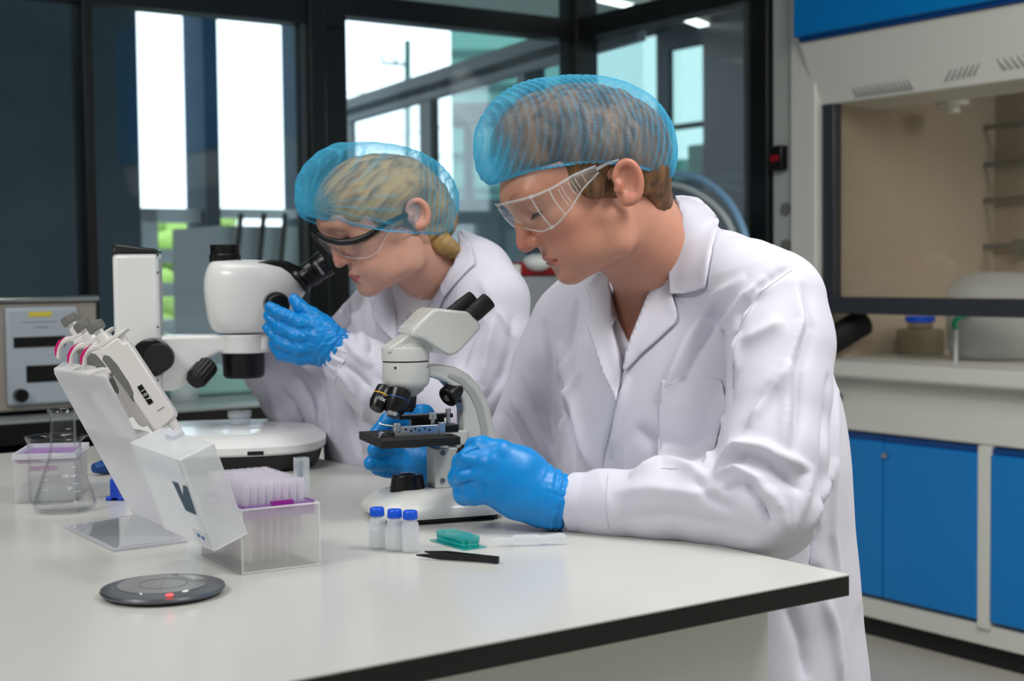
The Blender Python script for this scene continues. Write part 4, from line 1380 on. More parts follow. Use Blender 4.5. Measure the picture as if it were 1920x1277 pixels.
# ================================================================== PIPETTE STAND AND PIPETTES
def pipette_stand():
    # the bottom edge of the leaning panel stands on the table, the upper edge leans to the left
    dn, df = 1.60, 1.70
    A = P(97, 692, 1.70); B_ = P(197, 706, 1.60)
    C = T(352, 1010); D_ = T(250, 968)
    base = thing('pipette_stand', 'white translucent leaning stand that carries three pipettes', 'stand', Matrix.Translation((C + D_) / 2))
    n = (B_ - A).cross(C - B_).normalized()
    if n.x < 0: n = -n
    th = n * .002
    m = MB(); rnd = .0
    A2 = A + (B_ - A) * .04; A3 = A + (D_ - A) * .03
    pts = [A3, A2, B_, C, D_]
    k = len(pts)
    m.add([p for p in pts] + [p + th for p in pts], [tuple(range(k)), tuple(reversed(range(k, 2 * k)))] + [(i, (i + 1) % k, k + (i + 1) % k, k + i) for i in range(k)])
    m.build('front_panel', 'stand_sheet', base)
    # shelves run back from the panel to the right
    up = (A - D_).normalized()
    side = (B_ - A); sl = side.length; side.normalize()
    def shelf(f, depth, name='shelf'):
        p0 = A.lerp(D_, f); p1 = B_.lerp(C, f)
        dv = (P(236, 679, 1.66) - P(197, 706, 1.60)).normalized()
        m = MB(); h = up * -.006
        q = [p0 + n * .002, p1 + n * .002, p1 + dv * depth, p0 + dv * depth]
        m.hexa([tuple(x + h) for x in q] + [tuple(x) for x in q]); return m.build(name, 'shelf_plastic', base, bev=.0015)
    shelf(.0, .034); shelf(.385, .034)
    # foot plate
    q0, q1, q2, q3 = T(118, 990), T(213, 1036), T(352, 1018), T(262, 968)
    m = MB(); m.hexa([tuple(q) for q in (q0, q1, q2, q3)] + [tuple(q + Vector((0, 0, .003))) for q in (q0, q1, q2, q3)]); m.build('foot_plate', 'frost_dense', base)
    cc = (q0 + q1 + q2 + q3) / 4
    m = MB(); inn = [q.lerp(cc, .10) for q in (q0, q1, q2, q3)]
    m.hexa([tuple(q + Vector((0, 0, .0031))) for q in inn] + [tuple(q + Vector((0, 0, .0036))) for q in inn]); m.build('gloss_inlay', 'gloss_sheet', base)
    # round hole mark
    c = P(158, 770, 1.655)
    # pipettes
    ax = (P(300, 800, 1.67) - P(155, 605, 1.665)).normalized()          # from the button down to the nozzle
    axd = (P(290, 792, 1.66) - P(172, 612, 1.66)).normalized()
    vx = Vector((0, 1, 0)); 
    hook = (P(90, 640, 1.66) - P(200, 625, 1.66))
    hook = (hook - axd * hook.dot(axd)).normalized()                     # toward the finger hook
    sidev = hook.cross(axd).normalized()
    def pip(bx, by, d, lab, first):
        Mx = Matrix((hook, sidev, -axd)).transposed().to_4x4(); Mx.translation = P(bx, by, d)
        return Mx
    specs = [(176, 607, 1.615, 'white pipette with a grey button, nearest of the three, reading 107'), (151, 605, 1.665, 'white pipette with a grey button, middle one of the three in the stand'), (127, 594, 1.71, 'white pipette with a grey button, farthest of the three in the stand')]
    def make(Mx, lab):
        t = thing('pipette', lab, 'pipette', Mx, 'pipettes in the stand')
        def mk(): return MB(Mx)
        m = mk(); m.cyl((0, 0, -.009), (0, 0, .001), .0105, n=8, prof=[(1, 0), (1, .8), (.93, 1)]); m.build('button', 'grey_plastic', t, bev=.0008, label='grey faceted button')
        m = mk(); m.cyl((0, 0, -.016), (0, 0, -.008), .0055, n=20); m.build('plunger', 'white_plastic', t)
        m = mk(); m.cyl((0, 0, -.028), (0, 0, -.014), .0075, n=28); m.build('collar', 'shelf_white', t, bev=.001)
        m = mk(); m.prism([(.004, -.024), (.014, -.019), (.024, -.019), (.032, -.024), (.0375, -.034), (.036, -.038), (.0335, -.035), (.028, -.027), (.021, -.0245), (.014, -.026), (.004, -.032)], -.0045, .0045)
        hk = m.build('finger_hook', 'shelf_white', t, bev=.0018, angle=60)
        m = mk(); m.prism([(.0135, -.0184), (.0245, -.0184), (.033, -.0236), (.0375, -.0315), (.0345, -.031), (.029, -.0255), (.022, -.0215)], -.0048, .0048); m.build('hook_pad', 'magenta', hk, bev=.001, label='magenta pad')
        m = mk(); m.prism([(.006, -.023), (.006, -.028), (-.014, -.029), (-.029, -.027), (-.030, -.025), (-.014, -.024)], -.0075, .0075); m.build('head_plate', 'shelf_white', t, bev=.001)
        m = mk(); m.prism([(-.016, -.028), (-.022, -.028), (-.022, -.040), (-.016, -.040)], -.004, .004); m.build('ejector_stem', 'shelf_white', t, bev=.0006)
        m = mk(); m.prism([(.009, -.028), (-.016, -.028), (-.017, -.037), (-.023, -.038), (-.023, -.132), (-.021, -.138), (.004, -.142), (.0075, -.136), (.008, -.09), (.011, -.05), (.012, -.04)], -.008, .008); m.build('body', 'shelf_white', t, bev=.0025, angle=50)
        m = mk(); m.prism([(.0125, -.040), (.008, -.036), (.003, -.041), (.001, -.055), (.001, -.078), (.003, -.090), (.0065, -.095), (.009, -.090), (.0112, -.06)], -.0084, .0084); m.build('grip', 'grey_plastic', t, bev=.001, angle=50, label='grey grip inlay')
        m = mk(); m.box(-.0095, -.0035, .0079, .0086, -.111, -.087); wn = m.build('display', 'black_plastic', t)
        m = mk(); m.box(-.0165, -.0075, .0079, .0083, -.1225, -.1215); m.build('printed_line', 'print_grey', t)
        m = mk(); m.cyl((-.013, 0, -.172), (-.013, 0, -.138), .0035, .006, 20); m.build('nozzle', 'shelf_white', t)
        return t, wn
    first = None
    for i, (bx, by, d, lab) in enumerate(specs):
        Mx = pip(bx, by, d, lab, i == 0)
        if i == 0:
            first, wn = make(Mx, lab)
            # display digits run down the window
            sgn = 1
            Mt = Mx @ Matrix.Translation((-.0105, .0094, -.120)) @ Matrix(((0, 1, 0, 0), (0, 0, 1, 0), (1, 0, 0, 0), (0, 0, 0, 1)))
            f1, f2 = 1, 1
            X = Vector((0, 0, -1)); Z = Vector((0, 1, 0)); Y = Z.cross(X)
            Mt = Mx @ (Matrix.Translation((-.0065, .0087, -.099)) @ Matrix((X, Y, Z)).transposed().to_4x4())
            text_mesh('1 0 7', .0068, 'print_white', Mt, wn)
        else:
            dup(first, Mx, lab)
pipette_stand()

# blue holder and dark cable things behind the stand
def behind_stand():
    c = T(222, 935)
    m = MB(Matrix.Translation(c)); m.box(-.006, .006, -.02, .02, 0, .03); m.box(-.012, .03, -.02, -.012, 0, .006)
    m.build('blue_holder', 'blue_solid', M=Matrix.Translation(c), bev=.002, cat='holder', label='small bright blue plastic holder behind the leaning stand')
    q0 = T(176, 893); q1 = T(196, 890); q2 = T(214, 888)
    m = MB(); m.tube([q0 + Vector((0, 0, .012)), q1 + Vector((0, 0, .012)), q2 + Vector((0, .02, .012))], [.007, .011, .012], 14, smooth=4)
    m.build('dark_grip', 'blue_trim', cat='tool', label='dark blue and black grip lying behind the flask')
behind_stand()


# ================================================================== SMALL THINGS IN FRONT
def small():
    # wireless puck
    c = T(306, 1114)
    M = Matrix.Translation(c) @ Matrix.Rotation(R(35), 4, 'Z')
    t = thing('round_charger', 'flat round dark metal disc with a red light in the foreground', 'charger', M)
    m = MB(M); m.lathe([(0, .0005), (.050, .0005), (.0565, .003), (.0585, .0055), (.0575, .0075), (.048, .0095), (0, .0095)], 96); m.build('housing', 'disc_metal', t, angle=50)
    m = MB(M); m.lathe([(0, .0102), (.0425, .0102), (.0432, .0094), (0, .0094)], 80); pl = m.build('glass_plate', 'disc_glass', t, angle=30)
    m = MB(M); m.lathe([(.0222, .0102), (.0230, .0102), (.0230, .0104), (.0222, .0104)], 64, closed=True); m.build('printed_ring', 'disc_metal', pl)
    p = T(318, 1116, TZ + .0103); m = MB(); m.cyl(p, p + Vector((0, 0, .0006)), .0033, n=20); m.build('status_light', 'red_led', t, label='glowing red light')
    # vials
    first = None
    labs = ['small plastic vial with blue cap, leftmost of the three', 'small plastic vial with blue cap, middle of the three', 'small plastic vial with blue cap, nearest the teal case']
    for i, (px, py) in enumerate(((708, 1029), (741, 1033), (770, 1036))):
        M = Matrix.Translation(T(px, py))
        if first is None:
            t = thing('vial', labs[0], 'vial', M, 'small plastic vials with blue caps'); first = t
            m = MB(M); m.lathe([(0, .0008), (.0075, .0006), (.0094, .0022), (.0096, .004), (.0096, .028), (.0088, .0325), (.0066, .0355), (.0064, .0385), (.0056, .0385), (.0058, .035), (.008, .032), (.0087, .028), (.0087, .004), (.007, .002), (0, .002)], 40); m.build('bottle', 'vial_plastic', t, angle=60)
            m = MB(M); m.lathe([(0, .0022), (.0085, .003), (.0086, .020), (0, .020)], 32); m.build('contents', 'vial_fill', t)
            m = MB(M); n = 40
            m.lathe([(0, .0458), (.0068, .0458), (.0078, .0448), (.0082, .0378), (.0078, .0366), (.0, .0366)], 40); cp = m.build('cap', 'blue_cap', t, angle=50)
        else:
            dup(first, M, labs[i])
    # teal slide case
    a, b, c_ = T(805, 1014), T(870, 1033), T(913, 1028)
    e1 = (b - a); L1 = e1.length; e1.normalize(); e2 = (c_ - b); L2 = e2.length; e2 = (e2 - e1 * e2.dot(e1)); L2 = .030; e2.normalize()
    M = Matrix((e1, e2, Vector((0, 0, 1)))).transposed().to_4x4(); M.translation = a
    t = thing('teal_slide_case', 'small transparent teal plastic case on the table in front of the microscope', 'case', M @ Matrix.Translation((L1 / 2, L2 / 2, 0)))
    m = MB(M); m.box(0, L1, 0, L2, 0.0004, .0014); m.build('flange', 'teal_plastic', t, bev=.0003)
    def rr(x0, x1, y0, y1, r, z):
        p = []
        for cx, cy, a0 in ((x1 - r, y1 - r, 0), (x0 + r, y1 - r, 90), (x0 + r, y0 + r, 180), (x1 - r, y0 + r, 270)):
            for k in range(7): q = R(a0 + 15 * k); p.append((cx + r * math.cos(q), cy + r * math.sin(q), z))
        return p
    def shell(z0, z1, ins, name, mn, cap=True):
        m = MB(M); A_ = rr(.004 + ins, L1 - .004 - ins, .003 + ins, L2 - .003 - ins, .009, z0); B_ = rr(.004 + ins, L1 - .004 - ins, .003 + ins, L2 - .003 - ins, .009, z1); n = len(A_)
        fs = [(i, (i + 1) % n, n + (i + 1) % n, n + i) for i in range(n)] + ([tuple(n + i for i in range(n))] if cap else [])
        m.add(A_ + B_, fs); return m.build(name, mn, t, angle=50, solid=.0008)
    shell(.0014, .0068, .0006, 'tray', 'teal_plastic', False)
    shell(.0070, .0118, 0, 'lid', 'teal_plastic')
    for f in (.3, .62):
        m = MB(M); m.box(L1 * f, L1 * f + .0006, .004, L2 - .004, .0014, .0066); m.build('rib', 'teal_dark', t)
    # dropper
    a, b = T(925, 1026), T(1058, 1021)
    a.z = b.z = TZ
    d = (b - a).normalized(); Ld = (b - a).length
    Mx = Matrix.Translation(a + Vector((0, 0, .0068))) @ d.to_track_quat('Z', 'Y').to_matrix().to_4x4()
    t = thing('dropper', 'clear plastic dropper lying on the table below the man\'s glove', 'dropper', Matrix.Translation((a + b) / 2))
    m = MB(Mx); L = Ld
    m.lathe([(.0020, 0), (.0028, 0.0), (.0030, L * .26), (.0060, L * .30), (.0061, L * .62), (.0046, L * .67), (.0052, L * .78), (.0066, L * .93), (.0058, L * 1.0), (.0035, L * 1.03), (0, L * 1.04)], 32)
    m.build('dropper_body', 'vial_plastic', t, angle=60)
    # tweezers
    a, b, c2 = T(787, 1046), T(935, 1058), T(803, 1040)
    d = (b - a).normalized(); s_ = Vector((-d.y, d.x, 0))
    t = thing('tweezers', 'black pointed tweezers lying on the table in front of the teal case', 'tweezers', Matrix.Translation((a + b) / 2))
    L = (b - a).length
    def arm(sg, name):
        m = MB()
        vs, fs = [], []
        n = 24
        for i in range(n + 1):
            f = i / n
            h = .0007 + .0028 * min(1, f / .3)
            off = s_ * (sg * .0065 * (1 - f) ** 1.2 + sg * .0012)
            p = a + d * (L * f) + off + s_ * (.004 if sg > 0 else 0) * (1 - f)
            zc = TZ + .0075 - .0025 * (1 - min(1, f / .3))
            zc = TZ + .0045 - .003 * max(0, 1 - f / .5) ** 1.5 * 0 
            for dz, ds in ((-h, -.0007), (-h, .0007), (h, .0007), (h, -.0007)):
                vs.append(p + s_ * ds + Vector((0, 0, zc - TZ + dz)))
        for i in range(n):
            for k in range(4): fs.append((i * 4 + k, i * 4 + (k + 1) % 4, (i + 1) * 4 + (k + 1) % 4, (i + 1) * 4 + k))
        fs += [(3, 2, 1, 0), tuple(n * 4 + k for k in range(4))]
        m.add(vs, fs); return m.build(name, 'tweezer_black', t, angle=30)
    arm(-1, 'arm'); arm(1, 'arm')
    m = MB(); Mq = Matrix.Translation(b - d * .003 + Vector((0, 0, .0065))) @ d.to_track_quat('Z', 'Y').to_matrix().to_4x4()
    m.cyl(b - d * .004 + Vector((0, 0, .0008)), b - d * .004 + Vector((0, 0, .0082)), .0018, n=14); m.build('joined_end', 'tweezer_black', t)
small()
# ================================================================== SMOOTH BODIES (distance fields turned into meshes)
def nrm(v):
    return v / np.maximum(np.linalg.norm(v, axis=-1, keepdims=True), 1e-9)


class Field:
    def __init__(s, lo, hi, h):
        s.lo = np.array(lo, float); s.h = h
        n = np.ceil((np.array(hi) - s.lo) / h).astype(int) + 1
        s.ax = [s.lo[i] + h * np.arange(n[i]) for i in range(3)]
        s.f = np.full(tuple(n), 1.0, np.float32)
        s.warp = None

    def reg(s, lo, hi, pad):
        sl = []
        for i in range(3):
            a = int(np.clip(np.floor((lo[i] - pad - s.lo[i]) / s.h), 0, len(s.ax[i])))
            b = int(np.clip(np.ceil((hi[i] + pad - s.lo[i]) / s.h) + 1, 0, len(s.ax[i])))
            sl.append(slice(a, b))
        X, Y, Z = np.meshgrid(s.ax[0][sl[0]], s.ax[1][sl[1]], s.ax[2][sl[2]], indexing='ij')
        if s.warp is not None:
            X, Y, Z = s.warp(X, Y, Z)
        return tuple(sl), X, Y, Z

    def comb(s, sl, d, k, op):
        a = s.f[sl]
        if a.size == 0:
            return
        d = d.astype(np.float32)
        if op == 'add':
            if k > 0:
                h = np.maximum(k - np.abs(a - d), 0) / k
                s.f[sl] = np.minimum(a, d) - h * h * k * .25
            else:
                s.f[sl] = np.minimum(a, d)
        else:
            d = -d
            if k > 0:
                h = np.maximum(k - np.abs(a - d), 0) / k
                s.f[sl] = np.maximum(a, d) + h * h * k * .25
            else:
                s.f[sl] = np.maximum(a, d)

    def cone(s, p0, r0, p1, r1, k=.01, op='add'):
        p0, p1 = np.array(p0, float), np.array(p1, float)
        R_ = max(r0, r1) + .01
        sl, X, Y, Z = s.reg(np.minimum(p0, p1) - R_, np.maximum(p0, p1) + R_, k + 4 * s.h)
        d = p1 - p0
        L = max((d * d).sum(), 1e-12)
        t = np.clip(((X - p0[0]) * d[0] + (Y - p0[1]) * d[1] + (Z - p0[2]) * d[2]) / L, 0, 1)
        q = np.sqrt((X - p0[0] - t * d[0]) ** 2 + (Y - p0[1] - t * d[1]) ** 2 + (Z - p0[2] - t * d[2]) ** 2)
        s.comb(sl, q - (r0 + (r1 - r0) * t), k, op)

    def chain(s, pts, k=.01, op='add'):
        """pts: [(point, radius), ...]"""
        for (a, ra), (b, rb) in zip(pts[:-1], pts[1:]):
            s.cone(a, ra, b, rb, k, op)

    def ell(s, c, r, B=None, k=.01, op='add'):
        """B: 3 axis vectors as rows"""
        c, r = np.array(c, float), np.array(r, float)
        B = np.eye(3) if B is None else np.array(B, float)
        ext = np.sqrt(((B * r[:, None]) ** 2).sum(0)) + .01
        sl, X, Y, Z = s.reg(c - ext, c + ext, k + 4 * s.h)
        X, Y, Z = X - c[0], Y - c[1], Z - c[2]
        q = [X * B[i][0] + Y * B[i][1] + Z * B[i][2] for i in range(3)]
        k0 = np.sqrt(sum((q[i] / r[i]) ** 2 for i in range(3)))
        k1 = np.sqrt(sum((q[i] / r[i] ** 2) ** 2 for i in range(3))) + 1e-9
        s.comb(sl, k0 * (k0 - 1) / k1, k, op)

    def prismcut(s, poly, d0, d1, k=.004, op='sub'):
        """polygon outlined in the photograph, swept in depth from d0 to d1 (metres from the lens)"""
        X, Y, Z = np.meshgrid(*s.ax, indexing='ij')
        px, py, dd = proj_np(X, Y, Z)
        po = np.array(poly, float)
        m = (px > po[:, 0].min() - 20) & (px < po[:, 0].max() + 20) & (py > po[:, 1].min() - 20) & (py < po[:, 1].max() + 20) & (dd > d0 - .03) & (dd < d1 + .03)
        sd = poly_sd(px[m], py[m], po) * dd[m] / F
        e = np.maximum(sd, np.maximum(d0 - dd[m], dd[m] - d1))
        a = s.f[m]
        e = -e if op == 'sub' else e
        if op == 'sub':
            h = np.maximum(k - np.abs(a - e), 0) / k
            s.f[m] = np.maximum(a, e) + h * h * k * .25
        else:
            s.f[m] = np.minimum(a, e)

    def mesh(s, smooth=2):
        f, h = s.f, s.h
        f = f.copy()
        for i in range(3):                       # close the solid on the border of the grid
            ix = [slice(None)] * 3
            ix[i] = 0; f[tuple(ix)] = np.maximum(f[tuple(ix)], h * .5)
            ix[i] = -1; f[tuple(ix)] = np.maximum(f[tuple(ix)], h * .5)
        S_ = f < 0
        n = np.array(f.shape) - 1
        cnt = np.zeros(tuple(n), np.int8)
        for a in (0, 1):
            for b in (0, 1):
                for c in (0, 1):
                    cnt += S_[a:n[0] + a, b:n[1] + b, c:n[2] + c]
        act = np.argwhere((cnt > 0) & (cnt < 8))
        idm = np.full(tuple(n), -1, np.int32)
        idm[act[:, 0], act[:, 1], act[:, 2]] = np.arange(len(act))
        acc = np.zeros((len(act), 3)); num = np.zeros(len(act))
        cs = [(a, b, c) for a in (0, 1) for b in (0, 1) for c in (0, 1)]
        for c0 in cs:
            for i in range(3):
                if c0[i] == 0:
                    c1 = list(c0); c1[i] = 1
                    f0 = f[act[:, 0] + c0[0], act[:, 1] + c0[1], act[:, 2] + c0[2]]
                    f1 = f[act[:, 0] + c1[0], act[:, 1] + c1[1], act[:, 2] + c1[2]]
                    m = (f0 < 0) != (f1 < 0)
                    t = f0[m] / (f0[m] - f1[m])
                    p = np.tile(np.array(c0, float), (m.sum(), 1)); p[:, i] += t
                    acc[m] += p; num[m] += 1
        V = s.lo + (act + acc / num[:, None]) * h
        faces = []
        for i in range(3):
            j, k = (i + 1) % 3, (i + 2) % 3
            a = [slice(None)] * 3; b = [slice(None)] * 3
            a[i] = slice(0, -1); b[i] = slice(1, None)
            A, B = S_[tuple(a)], S_[tuple(b)]
            e = np.argwhere(A != B)
            sg = A[e[:, 0], e[:, 1], e[:, 2]]
            ok = (e[:, j] > 0) & (e[:, k] > 0) & (e[:, j] < n[j]) & (e[:, k] < n[k])
            e, sg = e[ok], sg[ok]
            q = []
            for dj, dk in ((-1, -1), (0, -1), (0, 0), (-1, 0)):
                t = e.copy(); t[:, j] += dj; t[:, k] += dk
                q.append(idm[t[:, 0], t[:, 1], t[:, 2]])
            q = np.stack(q, 1)
            q[~sg] = q[~sg][:, ::-1]
            faces.append(q)
        Q = np.concatenate(faces)
        V = relax(V, Q, smooth)
        return V, Q


def relax(V, Q, n, lam=.5):
    E = np.concatenate([Q[:, [0, 1]], Q[:, [1, 2]], Q[:, [2, 3]], Q[:, [3, 0]]])
    for _ in range(n):
        A = np.zeros_like(V); c = np.zeros(len(V))
        for x in range(3):
            A[:, x] = np.bincount(E[:, 0], V[E[:, 1], x], len(V)) + np.bincount(E[:, 1], V[E[:, 0], x], len(V))
        c = np.bincount(E[:, 0], minlength=len(V)) + np.bincount(E[:, 1], minlength=len(V))
        V = V * (1 - lam) + lam * A / c[:, None]
    return V


def vnormals(V, Q):
    n = np.cross(V[Q[:, 2]] - V[Q[:, 0]], V[Q[:, 3]] - V[Q[:, 1]])
    N = np.zeros_like(V)
    for k in range(4):
        for x in range(3):
            N[:, x] += np.bincount(Q[:, k], n[:, x], len(V))
    return nrm(N)


CAM_I = np.array(CAM_M.inverted())


def proj_np(X, Y, Z):
    x = CAM_I[0, 0] * X + CAM_I[0, 1] * Y + CAM_I[0, 2] * Z + CAM_I[0, 3]
    y = CAM_I[1, 0] * X + CAM_I[1, 1] * Y + CAM_I[1, 2] * Z + CAM_I[1, 3]
    z = -(CAM_I[2, 0] * X + CAM_I[2, 1] * Y + CAM_I[2, 2] * Z + CAM_I[2, 3])
    return 960 + F * x / z, 638.5 - F * y / z, z


def poly_sd(x, y, po):
    d = np.full(x.shape, 1e9); inside = np.zeros(x.shape, bool)
    n = len(po)
    for i in range(n):
        a, b = po[i], po[(i + 1) % n]
        ex, ey = b - a
        wx, wy = x - a[0], y - a[1]
        t = np.clip((wx * ex + wy * ey) / (ex * ex + ey * ey + 1e-9), 0, 1)
        d = np.minimum(d, (wx - t * ex) ** 2 + (wy - t * ey) ** 2)
        c = ((a[1] > y) != (b[1] > y)) & (x < (b[0] - a[0]) * (y - a[1]) / (b[1] - a[1] + 1e-12) + a[0])
        inside ^= c
    d = np.sqrt(d)
    return np.where(inside, -d, d)


def np_noise(V, sc, seed=0, octaves=2):
    """cheap smooth noise from a lattice, -1..1"""
    rng = np.random.RandomState(seed)
    T_ = rng.uniform(-1, 1, (32, 32, 32))
    out = np.zeros(len(V)); amp = 1.0; tot = 0
    for o in range(octaves):
        P_ = V * sc * 2 ** o + 7.3 * o
        i = np.floor(P_).astype(int); f = P_ - i; f = f * f * (3 - 2 * f)
        r = 0
        for a in (0, 1):
            for b in (0, 1):
                for c in (0, 1):
                    w_ = (f[:, 0] if a else 1 - f[:, 0]) * (f[:, 1] if b else 1 - f[:, 1]) * (f[:, 2] if c else 1 - f[:, 2])
                    r = r + w_ * T_[(i[:, 0] + a) % 32, (i[:, 1] + b) % 32, (i[:, 2] + c) % 32]
        out += amp * r; tot += amp; amp *= .5
    return out / tot


def mesh_obj(name, V, Q, mname, parent, attrs=None, label=None, smooth=True, M=None):
    M = M if M is not None else WM[parent.name]
    inv = np.array(M.inverted())
    L = V @ inv[:3, :3].T + inv[:3, 3]
    me = bpy.data.meshes.new(name)
    me.vertices.add(len(L)); me.vertices.foreach_set('co', L.astype(np.float32).ravel())
    nq = len(Q); k = Q.shape[1]
    me.loops.add(nq * k); me.loops.foreach_set('vertex_index', Q.astype(np.int32).ravel())
    me.polygons.add(nq); me.polygons.foreach_set('loop_start', np.arange(0, nq * k, k, dtype=np.int32))
    me.polygons.foreach_set('loop_total', np.full(nq, k, np.int32))
    me.update(calc_edges=True); me.validate()
    for q in (mname if isinstance(mname, list) else [mname]):
        me.materials.append(MATS[q])
    if attrs:
        for n_, a in attrs.items():
            if a.ndim == 2:
                at = me.attributes.new(n_, 'FLOAT_COLOR', 'POINT')
                at.data.foreach_set('color', np.concatenate([a, np.ones((len(a), 1))], 1).astype(np.float32).ravel())
            else:
                at = me.attributes.new(n_, 'FLOAT', 'POINT')
                at.data.foreach_set('value', a.astype(np.float32))
    if smooth:
        me.shade_smooth()
    o = bpy.data.objects.new(name, me)
    COL.objects.link(o)
    place(o, M, parent)
    if label:
        o['label'] = label
    return o


def bvh(V, Q):
    return BVHTree.FromPolygons([tuple(v) for v in V], [tuple(int(i) for i in q) for q in Q])


def cast(tree_, px, py):
    """first point of a mesh met by the line of sight through a pixel"""
    r = ray(px, py).normalized()
    hit = tree_.ray_cast(CP, r)
    return hit[0], hit[1]


def folds(V, N, tree_, specs):
    """raise or sink folds of cloth along lines traced over the surface: (points, width m, height m)"""
    H = np.zeros(len(V))
    for pts, w_, h_ in specs:
        w_ = w_ * .82
        pl = []
        dense = []
        for (a, b) in zip(pts[:-1], pts[1:]):
            n = max(1, int(math.hypot(a[0] - b[0], a[1] - b[1]) / 6))
            dense += [(a[0] + (b[0] - a[0]) * i / n, a[1] + (b[1] - a[1]) * i / n) for i in range(n)]
        dense.append(pts[-1])
        for q in dense:
            p, _ = cast(tree_, *q)
            pl.append(None if p is None else np.array(p))
        tot = len(pl)
        segs = [(i, pl[i], pl[i + 1]) for i in range(tot - 1) if pl[i] is not None and pl[i + 1] is not None and np.linalg.norm(pl[i] - pl[i + 1]) < .04]
        if not segs:
            continue
        allp = np.array([s_[1] for s_ in segs] + [segs[-1][2]])
        lo, hi = allp.min(0) - 3 * w_, allp.max(0) + 3 * w_
        m = np.where(((V > lo) & (V < hi)).all(1))[0]
        if len(m) == 0:
            continue
        best = np.full(len(m), 1e9); par = np.zeros(len(m))
        for i, a, b in segs:
            e = b - a
            t = np.clip(((V[m] - a) @ e) / (e @ e + 1e-12), 0, 1)
            d = np.linalg.norm(V[m] - a - t[:, None] * e, axis=1)
            u = d < best
            best[u] = d[u]; par[u] = (i + t[u]) / (tot - 1)
        taper = np.clip(np.minimum(par, 1 - par) / .22, 0, 1) ** .7
        H[m] += 1.5 * h_ * np.exp(-(best / w_ + 1e-6) ** 1.45) * taper
    return V + N * H[:, None]


def patch(poly, tree_, off, thick, px_step=5, curl=0.0, edge_drop=True):
    """a piece of cloth lying on another surface, outlined in the photograph; returns a closed thick sheet"""
    po = np.array(poly, float)
    x0, y0 = po.min(0) - px_step; x1, y1 = po.max(0) + px_step
    xs = np.arange(x0, x1, px_step); ys = np.arange(y0, y1, px_step)
    GX, GY = np.meshgrid(xs, ys, indexing='ij')
    sd = poly_sd(GX.ravel(), GY.ravel(), po).reshape(GX.shape)
    # snap outside points near the border on to the outline
    pos = {}
    for i in range(len(xs)):
        for j in range(len(ys)):
            x, y = xs[i], ys[j]
            if sd[i, j] > 0:
                if sd[i, j] > px_step * 1.0:
                    continue
                best = None
                for a in range(len(po)):
                    p, q = po[a], po[(a + 1) % len(po)]
                    e = q - p; t = np.clip(((x - p[0]) * e[0] + (y - p[1]) * e[1]) / (e @ e + 1e-9), 0, 1)
                    c = p + t * e; dd = math.hypot(c[0] - x, c[1] - y)
                    if best is None or dd < best[0]:
                        best = (dd, c)
                x, y = best[1]
            pos[i, j] = (x, y)
    hits = {}
    for key, (x, y) in pos.items():
        p, n = cast(tree_, x, y)
        if p is not None:
            hits[key] = [np.array(p), np.array(n), (x, y)]
    if not hits:
        return None
    keys = list(hits); id_ = {k: i for i, k in enumerate(keys)}
    Pp = np.array([hits[k][0] for k in keys]); Nn = np.array([hits[k][1] for k in keys])
    # smooth the depth so the cloth bridges small folds
    nb = [[id_[q] for q in ((k[0] + 1, k[1]), (k[0] - 1, k[1]), (k[0], k[1] + 1), (k[0], k[1] - 1)) if q in id_] for k in keys]
    cp = np.array(CP)
    dirs = nrm(Pp - cp); dist = np.linalg.norm(Pp - cp, axis=1)
    for _ in range(14):
        dist = np.array([.5 * dist[i] + .5 * (np.mean(dist[nb[i]]) if nb[i] else dist[i]) for i in range(len(keys))])
        Nn = nrm(np.array([Nn[i] + (Nn[nb[i]].sum(0) if nb[i] else 0) for i in range(len(keys))]))
    sdv = -poly_sd(np.array([hits[k][2][0] for k in keys]), np.array([hits[k][2][1] for k in keys]), po)
    offv = off + curl * np.exp(-(np.maximum(sdv, 0) / 14) ** 2)
    base = cp + dirs * dist[:, None]
    nbm = {}
    cnt_e = {}
    for (i, j) in keys:
        q = [(i, j), (i + 1, j), (i + 1, j + 1), (i, j + 1)]
        if all(k in id_ for k in q):
            f_ = [id_[k] for k in q]
            for a in range(4):
                e_ = tuple(sorted((f_[a], f_[(a + 1) % 4]))); cnt_e[e_] = cnt_e.get(e_, 0) + 1
    for (a, b), c_ in cnt_e.items():
        if c_ == 1:
            nbm.setdefault(a, []).append(b); nbm.setdefault(b, []).append(a)
    top = base + Nn * offv[:, None]
    P2 = np.array([hits[k][2] for k in keys])
    pinned = set()
    for v_ in po:
        pinned.add(int(np.argmin(np.hypot(P2[:, 0] - v_[0], P2[:, 1] - v_[1]))))
    for _ in range(18):
        t2 = top.copy()
        for a, bs in nbm.items():
            if len(bs) == 2 and a not in pinned: t2[a] = top[a] * .5 + (top[bs[0]] + top[bs[1]]) * .25
        top = t2
    bot = top - Nn * thick
    n = len(keys)
    fs = []
    edge = {}
    for (i, j) in keys:
        q = [(i, j), (i + 1, j), (i + 1, j + 1), (i, j + 1)]
        if all(k in id_ for k in q):
            mx = sum(hits[k][2][0] for k in q) / 4; my = sum(hits[k][2][1] for k in q) / 4
            f_ = [id_[k] for k in q]
            fs.append(f_)
            for a in range(4):
                e = (f_[a], f_[(a + 1) % 4])
                if (e[1], e[0]) in edge:
                    del edge[(e[1], e[0])]
                else:
                    edge[e] = 1
    out = [list(f_) for f_ in fs] + [[k + n for k in reversed(f_)] for f_ in fs] + [[b, a, a + n, b + n] for a, b in edge]
    return np.concatenate([top, bot]), np.array(out)
